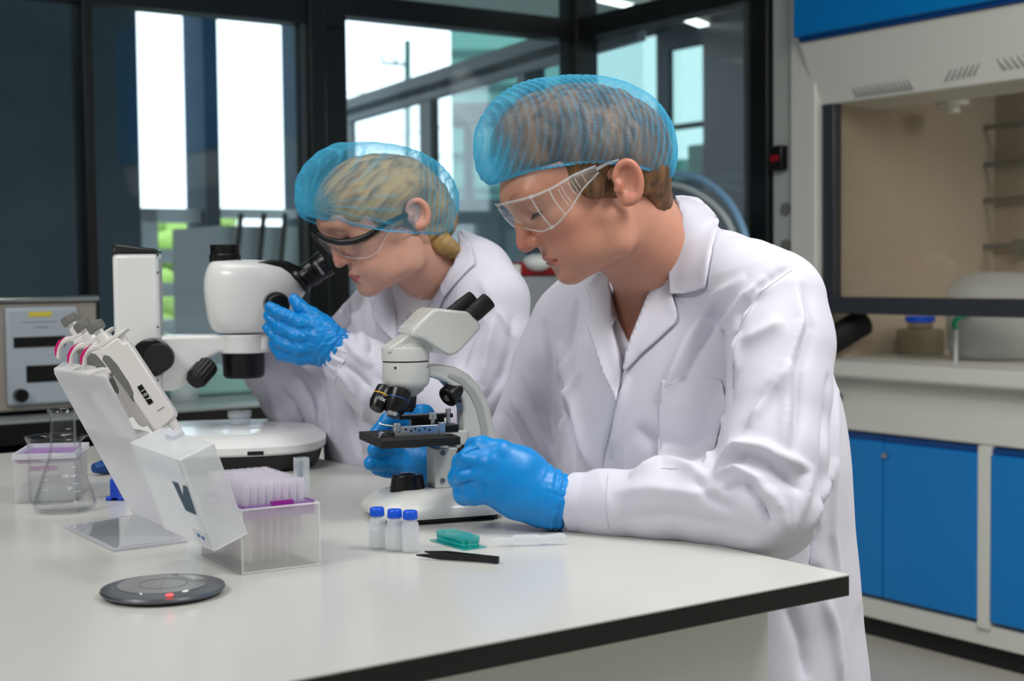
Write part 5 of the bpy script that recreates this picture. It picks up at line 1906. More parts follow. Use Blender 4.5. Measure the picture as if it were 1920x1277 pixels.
# ================================================================== PEOPLE
def attr_mat(name, stops, rough=.5, sss=0.0, bump=0.0, bscale=900, spec=.4):
    """base colour shifts towards each listed colour where the surface carries that named attribute"""
    m = mat(name, stops[0][1], rough, spec=spec, sss=sss, bump=bump, bscale=bscale)
    nt = m.node_tree; b = nt.nodes['Principled BSDF']
    last = None
    tc = nt.nodes.new('ShaderNodeTexCoord'); n = nt.nodes.new('ShaderNodeTexNoise'); n.inputs['Scale'].default_value = 60; n.inputs['Detail'].default_value = 4
    nt.links.new(tc.outputs['Object'], n.inputs['Vector'])
    mx = nt.nodes.new('ShaderNodeMix'); mx.data_type = 'RGBA'
    c = srgb(stops[0][1])
    mx.inputs[6].default_value = tuple(x * .93 for x in c) + (1,); mx.inputs[7].default_value = tuple(min(1, x * 1.07) for x in c) + (1,)
    nt.links.new(n.outputs['Fac'], mx.inputs[0]); last = mx.outputs[2]
    for at, col in stops[1:]:
        a = nt.nodes.new('ShaderNodeAttribute'); a.attribute_name = at
        m2 = nt.nodes.new('ShaderNodeMix'); m2.data_type = 'RGBA'
        nt.links.new(a.outputs['Fac'], m2.inputs[0]); nt.links.new(last, m2.inputs[6]); m2.inputs[7].default_value = srgb(col) + (1,)
        last = m2.outputs[2]
    nt.links.new(last, b.inputs['Base Color'])
    return m


attr_mat('skin_man', [('', (196, 141, 119)), ('red', (188, 98, 84)), ('lip', (176, 92, 88)), ('brow', (120, 82, 56)), ('ink', (92, 72, 66))], .42, sss=.12, bump=.05, spec=.4)
attr_mat('skin_woman', [('', (212, 162, 142)), ('red', (206, 122, 108)), ('lip', (178, 62, 68)), ('brow', (160, 120, 90)), ('ink', (92, 72, 66))], .42, sss=.12, bump=.04, spec=.4)
attr_mat('glove_blue', [('', (0, 134, 212)), ('red', (0, 110, 190))], .38, bump=.03, spec=.5)
attr_mat('hair_brown', [('', (72, 52, 38)), ('red', (138, 100, 64))], .45, bump=.4, bscale=400)
attr_mat('hair_blonde', [('', (196, 160, 98)), ('red', (128, 98, 60))], .45, bump=.4, bscale=400)
mat('coat_white', (210, 208, 221), .75, bump=.10, bscale=1500, sheen=.15, spec=.25)
mat('coat_seam', (196, 194, 208), .8)
mat('shirt_white', (236, 234, 238), .75, bump=.06, bscale=1200, spec=.25)
mat('button_pearl', (216, 212, 214), .3)
mat('trouser_dark', (40, 44, 54), .8)
mat('shoe_black', (20, 20, 22), .4)
mat('goggle_rim', (236, 240, 242), .08, alpha=.30, spec=.8)
mat('goggle_black', (14, 14, 16), .35)
mat('lash', (50, 36, 28), .6)
mat('eye_white', (206, 200, 196), .2)
mat('iris', (70, 96, 110), .2)


def net_mat():
    m = bpy.data.materials.new('hair_net'); m.use_nodes = True; nt = m.node_tree
    b = nt.nodes['Principled BSDF']; out = nt.nodes['Material Output']
    c = srgb((84, 200, 246)) + (1,)
    b.inputs['Base Color'].default_value = c; b.inputs['Roughness'].default_value = .6; b.inputs['Specular IOR Level'].default_value = .3
    tr = nt.nodes.new('ShaderNodeBsdfTranslucent'); tr.inputs[0].default_value = c
    m1 = nt.nodes.new('ShaderNodeMixShader'); m1.inputs[0].default_value = .35
    nt.links.new(b.outputs[0], m1.inputs[1]); nt.links.new(tr.outputs[0], m1.inputs[2])
    tp = nt.nodes.new('ShaderNodeBsdfTransparent')
    a = nt.nodes.new('ShaderNodeAttribute'); a.attribute_name = 'cover'
    lw = nt.nodes.new('ShaderNodeLayerWeight'); lw.inputs[0].default_value = .5
    pw = nt.nodes.new('ShaderNodeMath'); pw.operation = 'POWER'; pw.inputs[1].default_value = 2.6
    nt.links.new(lw.outputs['Facing'], pw.inputs[0])
    ad = nt.nodes.new('ShaderNodeMath'); ad.operation = 'MULTIPLY_ADD'; ad.inputs[1].default_value = .65; ad.use_clamp = True
    nt.links.new(pw.outputs[0], ad.inputs[0]); nt.links.new(a.outputs['Fac'], ad.inputs[2])
    # fine non woven fibre texture
    tc = nt.nodes.new('ShaderNodeTexCoord'); no = nt.nodes.new('ShaderNodeTexNoise'); no.inputs['Scale'].default_value = 700; no.inputs['Detail'].default_value = 2
    nt.links.new(tc.outputs['Object'], no.inputs['Vector'])
    mm = nt.nodes.new('ShaderNodeMapRange'); mm.inputs[1].default_value = .35; mm.inputs[2].default_value = .65; mm.inputs[3].default_value = .75; mm.inputs[4].default_value = 1.2
    nt.links.new(no.outputs['Fac'], mm.inputs[0])
    mu = nt.nodes.new('ShaderNodeMath'); mu.operation = 'MULTIPLY'; mu.use_clamp = True
    nt.links.new(ad.outputs[0], mu.inputs[0]); nt.links.new(mm.outputs[0], mu.inputs[1])
    m2 = nt.nodes.new('ShaderNodeMixShader')
    nt.links.new(mu.outputs[0], m2.inputs[0]); nt.links.new(tp.outputs[0], m2.inputs[1]); nt.links.new(m1.outputs[0], m2.inputs[2])
    nt.links.new(m2.outputs[0], out.inputs[0])
    MATS['hair_net'] = m


net_mat()


def gauss(V, c, r):
    return np.exp(-(((V - np.array(c)) / np.array(r)) ** 2).sum(1))


def head_frame(px, py, d, al, be, half, roll=0):
    """px, py: the near ear hole; d: distance to the middle of the head; al: turn to the lens; be: bow"""
    f = Vector((-math.cos(R(al)), -math.sin(R(al)), 0)); l = Vector((math.sin(R(al)), -math.cos(R(al)), 0)); z = Vector((0, 0, 1))
    f2 = f * math.cos(R(be)) - z * math.sin(R(be)); u2 = z * math.cos(R(be)) + f * math.sin(R(be))
    o = P(px, py, d - half * math.cos(R(al))) - l * half
    M = Matrix((f2, l, u2)).transposed().to_4x4(); M.translation = o
    return M


def hpick(M, px, py, y=0.0):
    l = M.col[1].to_3d(); r = ray(px, py); o = M.translation
    t = ((o + l * y) - CP).dot(l) / r.dot(l)
    q = M.inverted() @ (CP + r * t)
    return np.array(q)


def build_head(M, who, par, dxs, neck, ear, chest):
    """M: head frame; dxs: profile shift (z, dx) pairs; neck: [(world point, r)], ear: (top, lobe, back) picks"""
    G = Field((-.17, -.135, -.27), (.14, .135, .155), .0019 if who == 'x' else .0018)
    zz = np.array([a for a, b in dxs]); xx = np.array([b for a, b in dxs])

    def warp(X, Y, Z):
        t = np.clip((X - .0) / .07, 0, 1); t = t * t * (3 - 2 * t)
        return X - np.interp(Z, zz, xx) * t, Y, Z
    G.warp = warp
    e, c = G.ell, G.cone
    e((-.004, 0, .042) if who == 'man' else (.008, 0, .034), (.091, .073, .070) if who == 'man' else (.078, .069, .060), k=.0)
    e((.058, 0, .040), (.047, .060, .048), k=.02)
    e((.045, 0, -.008), (.053, .060, .050), k=.02)
    for s in (1, -1):
        c((.092, s * .012, .043), .010, (.084, s * .042, .043), .011, k=.014)            # brow
        e((.069, s * .043, -.002), (.022, .021, .020), k=.018)                              # cheekbone
        c((.016, s * .054, -.030), .018, (.026, s * .050, -.056), .016, k=.02)             # ramus
        c((.026, s * .050, -.056), .016, (.076, s * .014, -.066), .0135, k=.02)            # jaw line
        e((.062, s * .034, -.036), (.028, .024, .026), k=.015)                              # cheek
    e((.074, 0, -.034), (.0215, .034, .026), k=.012)                                         # mouth mound
    e((.042, 0, -.052), (.046, .046, .026), k=.02)
    e((.0795, 0, -.066), (.0150, .018, .0140), k=.012)                                      # chin
    for s in (1, -1):
        e((.101, s * .030, .0255), (.015, .0165, .0115), k=.010, op='sub')                   # eye sockets
        e((.0815, s * .031, .0250), (.0142, .0150, .0125), k=.004)                          # closed-down lids
    # nose
    c((.098, 0, .030), .0080, (.1045, 0, .012), .0072, k=.010)
    c((.1045, 0, .012), .0078, (.1128, 0, -.0095), .0104, k=.008)
    e((.1065, 0, -.0135), (.0120, .0100, .0075), k=.005)
    for s in (1, -1):
        e((.1000, s * .0128, -.0130), (.0105, .0068, .0080), k=.005)
        e((.1045, s * .0062, -.0205), (.0050, .0030, .0030), k=.002, op='sub')
    # lips
    G.chain([((.0862, .0245, -.0418), .0026), ((.0915, .014, -.0393), .0042), ((.0945, .0045, -.0380), .0044), ((.0945, -.0045, -.0380), .0044), ((.0915, -.014, -.0393), .0042), ((.0862, -.0245, -.0418), .0026)], k=.006)
    G.chain([((.0858, .0230, -.0448), .0028), ((.0900, .013, -.0478), .0048), ((.0925, .0, -.0490), .0054), ((.0900, -.013, -.0478), .0048), ((.0858, -.0230, -.0448), .0028)], k=.006)
    G.chain([((.0885, .0262, -.0436), .0010), ((.0925, .0200, -.0434), .0012), ((.0968, .012, -.0432), .0014), ((.0992, .0, -.0434), .0014), ((.0968, -.012, -.0432), .0014), ((.0925, -.0200, -.0434), .0012), ((.0885, -.0262, -.0436), .0010)], k=.0022, op='sub')
    G.cone((.1000, -.008, -.0580), .0075, (.1000, .008, -.0580), .0075, k=.008, op='sub')     # crease under the lip
    G.warp = None
    # ears
    et, el, eb = ear
    for s in (1, -1):
        def Q(x, z, y): return (x, s * y, z)
        cx, cz = (et[0] + el[0]) / 2 - .002, (et[1] + el[1]) / 2
        up = np.array((et[0] - el[0], 0, et[1] - el[1])); L_ = np.linalg.norm(up); up /= L_
        bk = np.array((-up[2], 0, up[0])); bk = bk if bk[0] < 0 else -bk
        B = [up, bk, np.cross(up, bk)]
        ce = np.array((cx, s * (.076 if who == 'man' else .0725), cz)) + bk * .004
        ce2 = ce.copy()
        out_t = np.array((0, s, 0))
        e(ce, (L_ * .46, .0136, .0055), B=[up, nrm(bk + out_t * .35), nrm(np.cross(up, bk + out_t * .35))], k=.006)
        rim = []
        for q in range(27):
            a = R(-70 + 240 * q / 26)
            rim.append((ce + up * (math.sin(a) * L_ * .47 + .001) + bk * (math.cos(a) * .0149 + .0005) + out_t * (.0055 + .004 * math.cos(a)), (.0029 if q < 22 else .0024)))
        G.chain(rim, k=.004)
        G.cone(ce - up * L_ * .40 + out_t * .003, .0062, ce - up * L_ * .30 + out_t * .003 + bk * .002, .0060, k=.006)   # lobe
        e(ce + bk * .000 + out_t * .008 + up * .002, (L_ * .28, .0090, .0066), B=[up, bk, B[2]], k=.003, op='sub')
        G.cone(ce - bk * .010 + out_t * .004, .0042, ce - bk * .012 + out_t * .003 - up * .006, .0040, k=.005)  # tragus
    # neck and chest in head coordinates
    Mi = np.array(M.inverted())
    def H_(p): return Mi[:3, :3] @ np.array(p) + Mi[:3, 3]
    G.chain([(H_(p), r) for p, r in neck], k=.03)
    V, Q_ = G.mesh(1)
    # colour attributes
    sp = lambda x, y, z: np.array([x + float(np.interp(z, zz, xx)), y, z])
    red = .55 * gauss(V, sp(.112, 0, -.010), (.022, .018, .014)) + .35 * (gauss(V, sp(.075, .045, -.012), (.03, .02, .022)) + gauss(V, sp(.075, -.045, -.012), (.03, .02, .022)))
    red += .3 * np.clip((np.abs(V[:, 1]) - .074) / .008, 0, 1) * (V[:, 2] < .05) * (V[:, 2] > -.035) * (V[:, 0] < .02)
    lip = np.zeros(len(V))
    t = np.linspace(-1, 1, 15)
    for q in t:
        for zc, rz in ((-.0390, .0036), (-.0482, .0050)):
            lip = np.maximum(lip, gauss(V, sp(.0965 - .0080 * q * q, q * .0225, zc + (-.003 if zc > -.042 else .004) * q * q), (.009, .0038, rz * (1 - .35 * q * q))))
    lip = np.clip(lip * 1.7 - .35, 0, 1) * (.8 if who == 'man' else .75)
    brow = np.zeros(len(V))
    for s in (1, -1):
        for q in np.linspace(0, 1, 10):
            brow = np.maximum(brow, gauss(V, sp(.100 - .022 * q * q, s * (.014 + .036 * q), .0425 + .006 * math.sin(q * 2.4)), (.010, .004, .0036)))
    brow = np.clip(brow * 1.6 - .4, 0, 1) * (.75 if who == 'man' else .4)
    R3 = np.array(M)
    W = V @ R3[:3, :3].T + R3[:3, 3]
    body = mesh_obj('body', W, Q_, 'skin_' + who, par, dict(red=np.clip(red, 0, 1), lip=lip, brow=brow))
    # lashes on the lowered lids
    for s in (1, -1):
        m = MB(M); pts = []
        for q in np.linspace(-1, 1, 13):
            az = R(62) * q * s + R(12) * s; el_ = R(-34 + 12 * q * q)
            p = sp(.0815 + .0147 * math.cos(el_) * math.cos(az), s * .031 + .0154 * math.cos(el_) * math.sin(az), .0250 + .0130 * math.sin(el_))
            pts.append(Vector(p))
        m.tube(pts, [.0004 + .0006 * (1 - abs(q)) for q in np.linspace(-1, 1, 13)], 6)
        for k in range(1, 12):
            for f in (0, .5):
                p = pts[k].lerp(pts[min(k + 1, 12)], f); d = Vector((.006, (k - 5.5) * .0007, -.0052))
                m.tube([p, p + d * .6, p + d + Vector((.001, 0, .0012))], [.0003, .00022, .0001], 4)
        m.build('eyelashes', 'lash', par)
    return body, W, Q_


def hair_mesh(M, par, ells, mname, sub=None, cut=None, streak=None, dome=None):
    G = Field((-.16, -.11, -.12), (.15, .11, .16), .0024)
    if dome is not None:                     # volume held up by the net: (centre, long axis, radii, floor height, tilt)
        Ci, axw, rad, zc, tilt = dome
        Mi = np.array(M.inverted())
        c_ = Mi[:3, :3] @ np.array(Ci) + Mi[:3, 3]; X_ = Mi[:3, :3] @ np.array(axw); X_ /= np.linalg.norm(X_)
        L_ = np.array((0, 1, 0)) - X_ * X_[1]; L_ /= np.linalg.norm(L_); U_ = np.cross(X_, L_)
        if U_[2] < 0: U_ = -U_
        G.ell(c_, rad, B=[X_, L_, U_], k=0)
        G.ell((.056 + .007 * (par.name != 'person'), 0, .048), (.053, .0665, .055), k=.01)
        Xg, Yg, Zg = np.meshgrid(*G.ax, indexing='ij')
        hgt = (Xg - c_[0]) * U_[0] + (Yg - c_[1]) * U_[1] + (Zg - c_[2]) * U_[2]
        lon = (Xg - c_[0]) * X_[0] + (Yg - c_[1]) * X_[1] + (Zg - c_[2]) * X_[2]
        cutd = (zc + tilt * (lon / .104) ** 2 - hgt).astype(np.float32)
        h_ = np.maximum(.01 - np.abs(G.f - cutd), 0) / .01
        G.f = np.maximum(G.f, cutd) + h_ * h_ * .0025
    for a in ells:
        if a[0] == 'e':
            G.ell(a[1], a[2], B=a[4] if len(a) > 4 else None, k=a[3])
        else:
            G.chain(a[1], k=a[2])
    for a in (sub or []):
        G.ell(a[0], a[1], k=.006, op='sub')
    V, Q_ = G.mesh(2)
    N = vnormals(V, Q_)
    # combed strands: ridges that run along a direction
    dirv = np.array(streak if streak is not None else (1, 0, -.2)); dirv = dirv / np.linalg.norm(dirv)
    S_ = V - (V @ dirv)[:, None] * dirv * .86
    n1 = np_noise(S_, 160, 3, 2); n2 = np_noise(S_, 60, 5, 2)
    V2 = V + N * (n1 * .0016 + n2 * .0028)[:, None]
    R3 = np.array(M)
    W = V2 @ R3[:3, :3].T + R3[:3, 3]
    return mesh_obj('hair', W, Q_, mname, par, dict(red=np.clip(.5 + .9 * n1 + .6 * n2, 0, 1)))


def cap_mesh(Mh, C, ax, a_f, a_b, b, c_up, band, par, stripe, gathers, name='hair_net'):
    """Mh gives the lateral axis; C centre; ax: long axis (towards the face) in world; band(th) -> (x, y, z) local"""
    X = ax.normalized(); L = Mh.col[1].to_3d(); L = (L - X * L.dot(X)).normalized(); U = X.cross(L)
    if U.z < 0: U = -U
    nt_, ns = 420, 150
    th = np.linspace(0, 2 * math.pi, nt_, endpoint=False)
    tt = np.linspace(0, 1, ns)
    TH, TT = np.meshgrid(th, tt, indexing='ij')
    co, si = np.cos(TH), np.sin(TH)
    bx, by, bz = band(TH)
    af = np.where(co > 0, a_f, a_b)
    t0 = .26
    # lower part: from the band out to the widest line; upper part: over the crown
    q = np.clip(TT / t0, 0, 1)
    ex, ey = af * co, b * si
    w_ = np.sin(q * math.pi / 2) ** .8
    lx = bx + (ex - bx) * w_; ly = by + (ey - by) * w_
    lz = bz + (0 - bz) * (1 - np.cos(q * math.pi / 2)) * 1.0
    ph = np.clip((TT - t0) / (1 - t0), 0, 1) * math.pi / 2
    cp, sp_ = np.cos(ph) ** .85, np.sin(ph) ** .95
    ux, uy, uz = ex * cp, ey * cp, c_up * sp_
    low = TT <= t0
    x = np.where(low, lx, ux); y = np.where(low, ly, uy); z = np.where(low, lz, uz)
    V = np.stack([x, y, z], -1).reshape(-1, 3)
    n0 = nrm(V / np.array([a_f, b, c_up]) ** 2 + 1e-9)
    st, dense = stripe(V, TH.ravel(), TT.ravel())
    nz = np_noise(V, 28, 4, 3)
    V = V + n0 * (st * .0016 + nz * .0022)[:, None]
    # ruffle of the elastic edge
    rf = np.clip(1 - TT.ravel() / .07, 0, 1)
    V[:, 2] += rf * .0016 * np.sin(TH.ravel() * 90)
    V[:, :2] *= (1 + rf * .012 * np.sin(TH.ravel() * 90))[:, None]
    fine = np_noise(V, 120, 8, 2)
    cover = .13 + .06 * (par.name != 'person') + .38 * np.clip(st, 0, 1) ** 2 + .55 * dense + .06 * np.clip(fine, -1, 1) + .10 * np.clip(nz, 0, 1)
    cover = np.maximum(cover, .62 * np.clip(1 - TT.ravel() / .10, 0, 1) ** .7)
    idx = np.arange(nt_ * ns).reshape(nt_, ns)
    Q_ = np.stack([idx[:, :-1], np.roll(idx, -1, 0)[:, :-1], np.roll(idx, -1, 0)[:, 1:], idx[:, 1:]], -1).reshape(-1, 4)
    A = np.array(Matrix((X, L, U)).transposed())
    W = V @ A.T + np.array(C)
    o = mesh_obj(name, W, Q_, 'hair_net', par, dict(cover=np.clip(cover, 0, 1)))
    # elastic band
    bx, by, bz = band(th)
    pts = [Vector(A @ np.array([bx[i] * 1.005, by[i] * 1.005, bz[i]])) + Vector(C) for i in range(0, nt_, 3)]
    pts.append(pts[0])
    m = MB(); m.tube(pts, .0011, 6, cap=False); m.build('elastic', 'elastic_blue', o)
    return o


mat('elastic_blue', (110, 190, 226), .5, alpha=.8)


def goggles(M, who, par, prof):
    """prof: list of (angle 0..1, x, y, ztop, zbot) for one side; mirrored. returns parts under par"""
    def ev(s_):
        a = abs(s_)
        k = [p[0] for p in prof]
        v = [float(np.interp(a, k, [p[i] for p in prof])) for i in (1, 2, 3, 4)]
        return v[0], math.copysign(v[1], s_) if s_ != 0 else 0.0, v[2], v[3]
    n = 72; rows = 8
    vs, fs = [], []
    for i in range(n + 1):
        s_ = -1 + 2 * i / n
        x, y, zt_, zb_ = ev(s_)
        for j in range(rows + 1):
            t = j / rows
            bulge = .003 * math.sin(t * math.pi)
            r = math.hypot(x, y)
            vs.append((x - .012 * t * (1 - abs(s_)) + bulge * x / r, y + bulge * y / r, zt_ + (zb_ - zt_) * t))
    for i in range(n):
        for j in range(rows):
            a = i * (rows + 1) + j
            fs.append((a, a + 1, a + rows + 2, a + rows + 1))
    m = MB(M); m.add(vs, fs)
    m.build('goggle_lens', 'goggle_glass', par, angle=180)
    top = [Vector(vs[i * (rows + 1)]) for i in range(n + 1)]
    bot = [Vector(vs[i * (rows + 1) + rows]) for i in range(n + 1)]
    return top, bot, vs, rows, n
# ------------------------------------------------------------------ the two lab workers
def PW(px, py, d):
    return np.array(P(px, py, d))


def bounds(V, pad=0):
    return V.min(0) - pad, V.max(0) + pad


def coat_mesh(G, spec, cuts, creases, seed, name, par, label=None, h_noise=.0019):
    for q in spec:
        if q[0] == 'e':
            G.ell(q[1], q[2], B=q[4], k=q[3])
        else:
            G.chain(q[1], k=q[2])
    for c in cuts:
        G.prismcut(c[0], c[1], c[2], k=c[3] if len(c) > 3 else .006)
    V, Q_ = G.mesh(2)
    N = vnormals(V, Q_)
    t = bvh(V, Q_)
    V = folds(V, N, t, creases)
    N = vnormals(V, Q_)
    # soft cloth undulation, stretched along the limbs by using slanted noise coordinates
    S_ = V @ np.array([[1, .3, 0], [-.2, 1, .2], [.3, 0, .45]])
    n1 = np_noise(S_, 11, seed, 3)
    ridge = 1 - np.abs(np_noise(S_, 7, seed + 5, 2)) * 2.2
    V = V + N * (n1 * h_noise + np.clip(ridge, 0, 1) ** 2 * h_noise * 1.8)[:, None]
    o = mesh_obj(name, V, Q_, 'coat_white', par, label=label)
    return V, Q_, bvh(V, Q_)


def add_patch(name, poly, tree_, par, mname='coat_white', off=.0025, thick=.0022, step=5, curl=.002):
    r = patch(poly, tree_, off, thick, step, curl)
    if r is None:
        return None
    V, Q_ = r
    o = mesh_obj(name, V, Q_, mname, par)
    return o


def seam(name, pts, tree_, par, r=.0006, mname='coat_seam'):
    out = []
    for (a, b) in zip(pts[:-1], pts[1:]):
        n = max(1, int(math.hypot(a[0] - b[0], a[1] - b[1]) / 8))
        for i in range(n):
            p, _ = cast(tree_, a[0] + (b[0] - a[0]) * i / n, a[1] + (b[1] - a[1]) * i / n)
            if p is not None: out.append(p)
    if len(out) > 2:
        m = MB(); m.tube(out, r, 5); m.build(name, mname, par)


def glove(name, chains, ells, par, k=.004, wr=None, h=.0016, label=None, creases=None, crumple=.0005, cut=None):
    pts = np.array([p for c in chains for p, r in c[0]] + [e[0] for e in ells])
    G = Field(pts.min(0) - .045, pts.max(0) + .045, h)
    for e_ in ells:
        G.ell(e_[0], e_[1], B=e_[2], k=e_[3] if len(e_) > 3 else .012)
    for c in chains:
        G.chain(c[0], k=c[1] if len(c) > 1 else k)
    if cut is not None:
        G.prismcut(cut, 1.4, 2.6, k=.001)
    V, Q_ = G.mesh(1)
    N = vnormals(V, Q_)
    if creases:
        V = folds(V, N, bvh(V, Q_), creases)
    n1 = np_noise(V, 45, 3, 2)
    n3 = 1 - np.abs(np_noise(V, 70, 8, 2)) * 2.4
    V = V + N * (n1 * .0006 + np.clip(n3, 0, 1) ** 3 * crumple)[:, None]
    if wr is not None:                       # gathered rubber near the cuff
        c, ax, L = wr
        t = (V - c) @ ax
        m = np.clip(1 - np.abs(t) / L, 0, 1)
        S_ = V - ((V - c) @ ax)[:, None] * ax * .7
        V = V + N * (m * (np_noise(S_, 130, 9, 2) * .0022 + .0012 * np.sin(t * 700 + 3 * np_noise(V, 60, 2, 1))))[:, None]
    return mesh_obj(name, V, Q_, 'glove_blue', par, dict(red=np.zeros(len(V))), label=label)


FV = np.array((-.79, -.61, 0)); FV /= np.linalg.norm(FV)      # the man's chest faces this way
SV = np.array((.61, -.79, 0)); SV /= np.linalg.norm(SV)       # from his right shoulder to his left


def stool(c, ztop, lab):
    t = thing('lab_stool', lab, 'stool', Matrix.Translation((c[0], c[1], 0)))
    m = MB(); m.cyl((c[0], c[1], ztop - .05), (c[0], c[1], ztop), .14, n=36, prof=[(.95, 0), (1, .3), (1, .8), (.94, 1)]); m.build('seat', 'matte_black', t)
    m = MB(); m.cyl((c[0], c[1], .08), (c[0], c[1], ztop - .05), .025, n=20); m.build('column', 'metal', t)
    for k in range(5):
        a = 2 * math.pi * k / 5 + .3
        m = MB(); e = Vector((c[0] + .24 * math.cos(a), c[1] + .24 * math.sin(a), .045))
        m.cyl((c[0], c[1], .09), e, .02, .013, 14); m.build('leg', 'matte_black', t)
        m = MB(); m.cyl((e.x, e.y, 0), (e.x, e.y, .04), .022, n=16); m.build('glide', 'rubber', t)
    return t


def man():
    base = thing('person', 'person in white lab coat, blue hair net and clear goggles at the table corner', 'person', Matrix.Translation(P(1420, 1100, 1.86).to_2d().to_3d()))
    HM = head_frame(1160, 354, 1.75, 15, 28, .07)
    neck = [(PW(1175, 415, 1.765), .050), (PW(1218, 462, 1.80), .058), (PW(1262, 530, 1.85), .066), (PW(1262, 650, 1.885), .088), (PW(1262, 750, 1.89), .09)]
    build_head(HM, 'man', base, [(-.1, 0), (.02, 0), (.045, .006), (.1, .005)], neck, ((-.013, .027), (.008, -.020), (-.022, -.002)), None)
    cpt = P(1080, 283, 1.75)
    al = R(15); ax = Vector((-math.cos(al), -math.sin(al), .0))
    hair_mesh(HM, base, [('e', (-.004, 0, .042), (.092, .0780, .076), .0), ('c', [((-.054, .034, -.008), .025), ((-.054, .026, -.040), .016)], .02), ('c', [((-.054, -.034, -.008), .025), ((-.054, -.026, -.040), .016)], .02), ('c', [((-.056, 0, -.004), .031), ((-.056, 0, -.044), .021)], .02),
                         ('e', (.026, .0690, .020), (.013, .0075, .020), .008), ('e', (.026, -.0690, .020), (.013, .0075, .020), .008)], 'hair_brown',
              sub=[((-.002, .088, .004), (.022, .022, .034)), ((-.002, -.088, .004), (.022, .022, .034))], streak=(.5, 0, -1),
              dome=(tuple(cpt + ax * -.006), ax, (.112, .0835, .081), -.016, -.020))
    # bouffant hair net with accordion pleats across the head
    C = HM.col[1].to_3d()

    def band(TH):
        return .104 * np.cos(TH), (.081 + .011 * np.exp(-((np.cos(TH) + .58) / .38) ** 2)) * np.sin(TH), -.041 + .020 * np.abs(np.sin(TH)) ** 1.6

    def stripe(V, TH, TT):
        n = np_noise(V, 14, 2, 2)
        a = V[:, 0] + .012 * np.sin(V[:, 2] * 30 + 1) + n * .006
        s_ = (.5 + .5 * np.sin(a * 2 * math.pi / .0088)) ** 3
        s_ *= (.55 + .45 * np.clip(np_noise(V, 35, 6, 2) + .5, 0, 1)) * np.clip((1 - TT) / .25 + .2, 0, 1)
        d = gauss(V, (.115, .03, -.030), (.022, .06, .030)) * 1.1 + gauss(V, (-.115, .02, -.025), (.022, .05, .035)) * .8
        d += .45 * np.clip((V[:, 0] - .095) / .03, 0, 1) + .35 * np.clip((-V[:, 0] - .095) / .03, 0, 1)
        return s_, np.clip(d, 0, 1.2)
    cap_mesh(HM, cpt, ax, .126, .126, .097, .090, band, base, stripe, None)
    # clear wrap-round goggles
    prof = [(0, .1190, .0, .0455, .012), (.12, .1185, .012, .0455, .008), (.25, .1150, .028, .0450, .004), (.40, .1060, .046, .0425, -.003), (.55, .0900, .0625, .0395, -.002), (.68, .0690, .0735, .0385, .007), (.84, .0430, .0768, .0400, .021), (1, .0150, .0770, .0370, .029)]
    g = thing_child('goggles', base, HM)
    top, bot, vs, rows, n = goggles(HM, 'man', g, prof)
    m = MB(HM); m.tube(top, .0016, 8); m.build('upper_rim', 'goggle_rim', g)
    m = MB(HM); m.tube(bot, .0011, 8); m.build('lower_rim', 'goggle_rim', g)
    for sgn in (1, -1):
        i0 = n // 2 + sgn * int(n / 2 * .52); i1 = n // 2 + sgn * int(n / 2 * .64)
        for ii in (i0, i1):
            m = MB(HM); m.tube([Vector(vs[ii * (rows + 1) + j]) for j in range(rows + 1)], .0010, 6); m.build('side_rib', 'goggle_rim', g)
        for q in range(6):
            f = .70 + .04 * q; ii = n // 2 + sgn * int(n / 2 * f)
            m = MB(HM); m.tube([Vector(vs[ii * (rows + 1) + j]) for j in range(1, rows)], .0005, 5); m.build('vent_line', 'goggle_rim', g)
        for ii, j in ((i0, 0), (i0, rows)):
            m = MB(HM); c = Vector(vs[ii * (rows + 1) + j]); m.cyl(c - Vector((.0, 0, .002)), c + Vector((0, 0, .002)), .003, n=14); m.build('hinge', 'goggle_rim', g)
        m = MB(HM); m.tube([Vector((.016, sgn * .077, .033)), Vector((.002, sgn * .0772, .033)), Vector((-.014, sgn * .0765, .030))], [.0022, .0018, .0015], 8, smooth=4); m.build('temple', 'goggle_rim', g)
    # ---------------- shirt under the coat
    B = [SV, FV, (0, 0, 1)]
    G = Field(PW(1290, 700, 1.88) - np.array((.26, .26, .26)), PW(1290, 700, 1.88) + np.array((.26, .26, .22)), .005)
    G.ell(PW(1290, 720, 1.875), (.165, .112, .19), B=B, k=.0)
    G.chain([(PW(1262, 540, 1.85), .072), (PW(1262, 650, 1.875), .094)], k=.03)
    G.prismcut([(1128, 480), (1148, 560), (1160, 600), (1186, 655), (1200, 610), (1225, 560), (1268, 482), (1300, 420), (1290, 330), (1100, 330)], 1.5, 2.3)
    V, Q_ = G.mesh(2)
    mesh_obj('shirt', V, Q_, 'shirt_white', base)
    # ---------------- lab coat
    c0 = P(1280, 800, 1.85)
    G = Field((-.06, 1.42, .36), (.50, 2.20, 1.175), .0034)
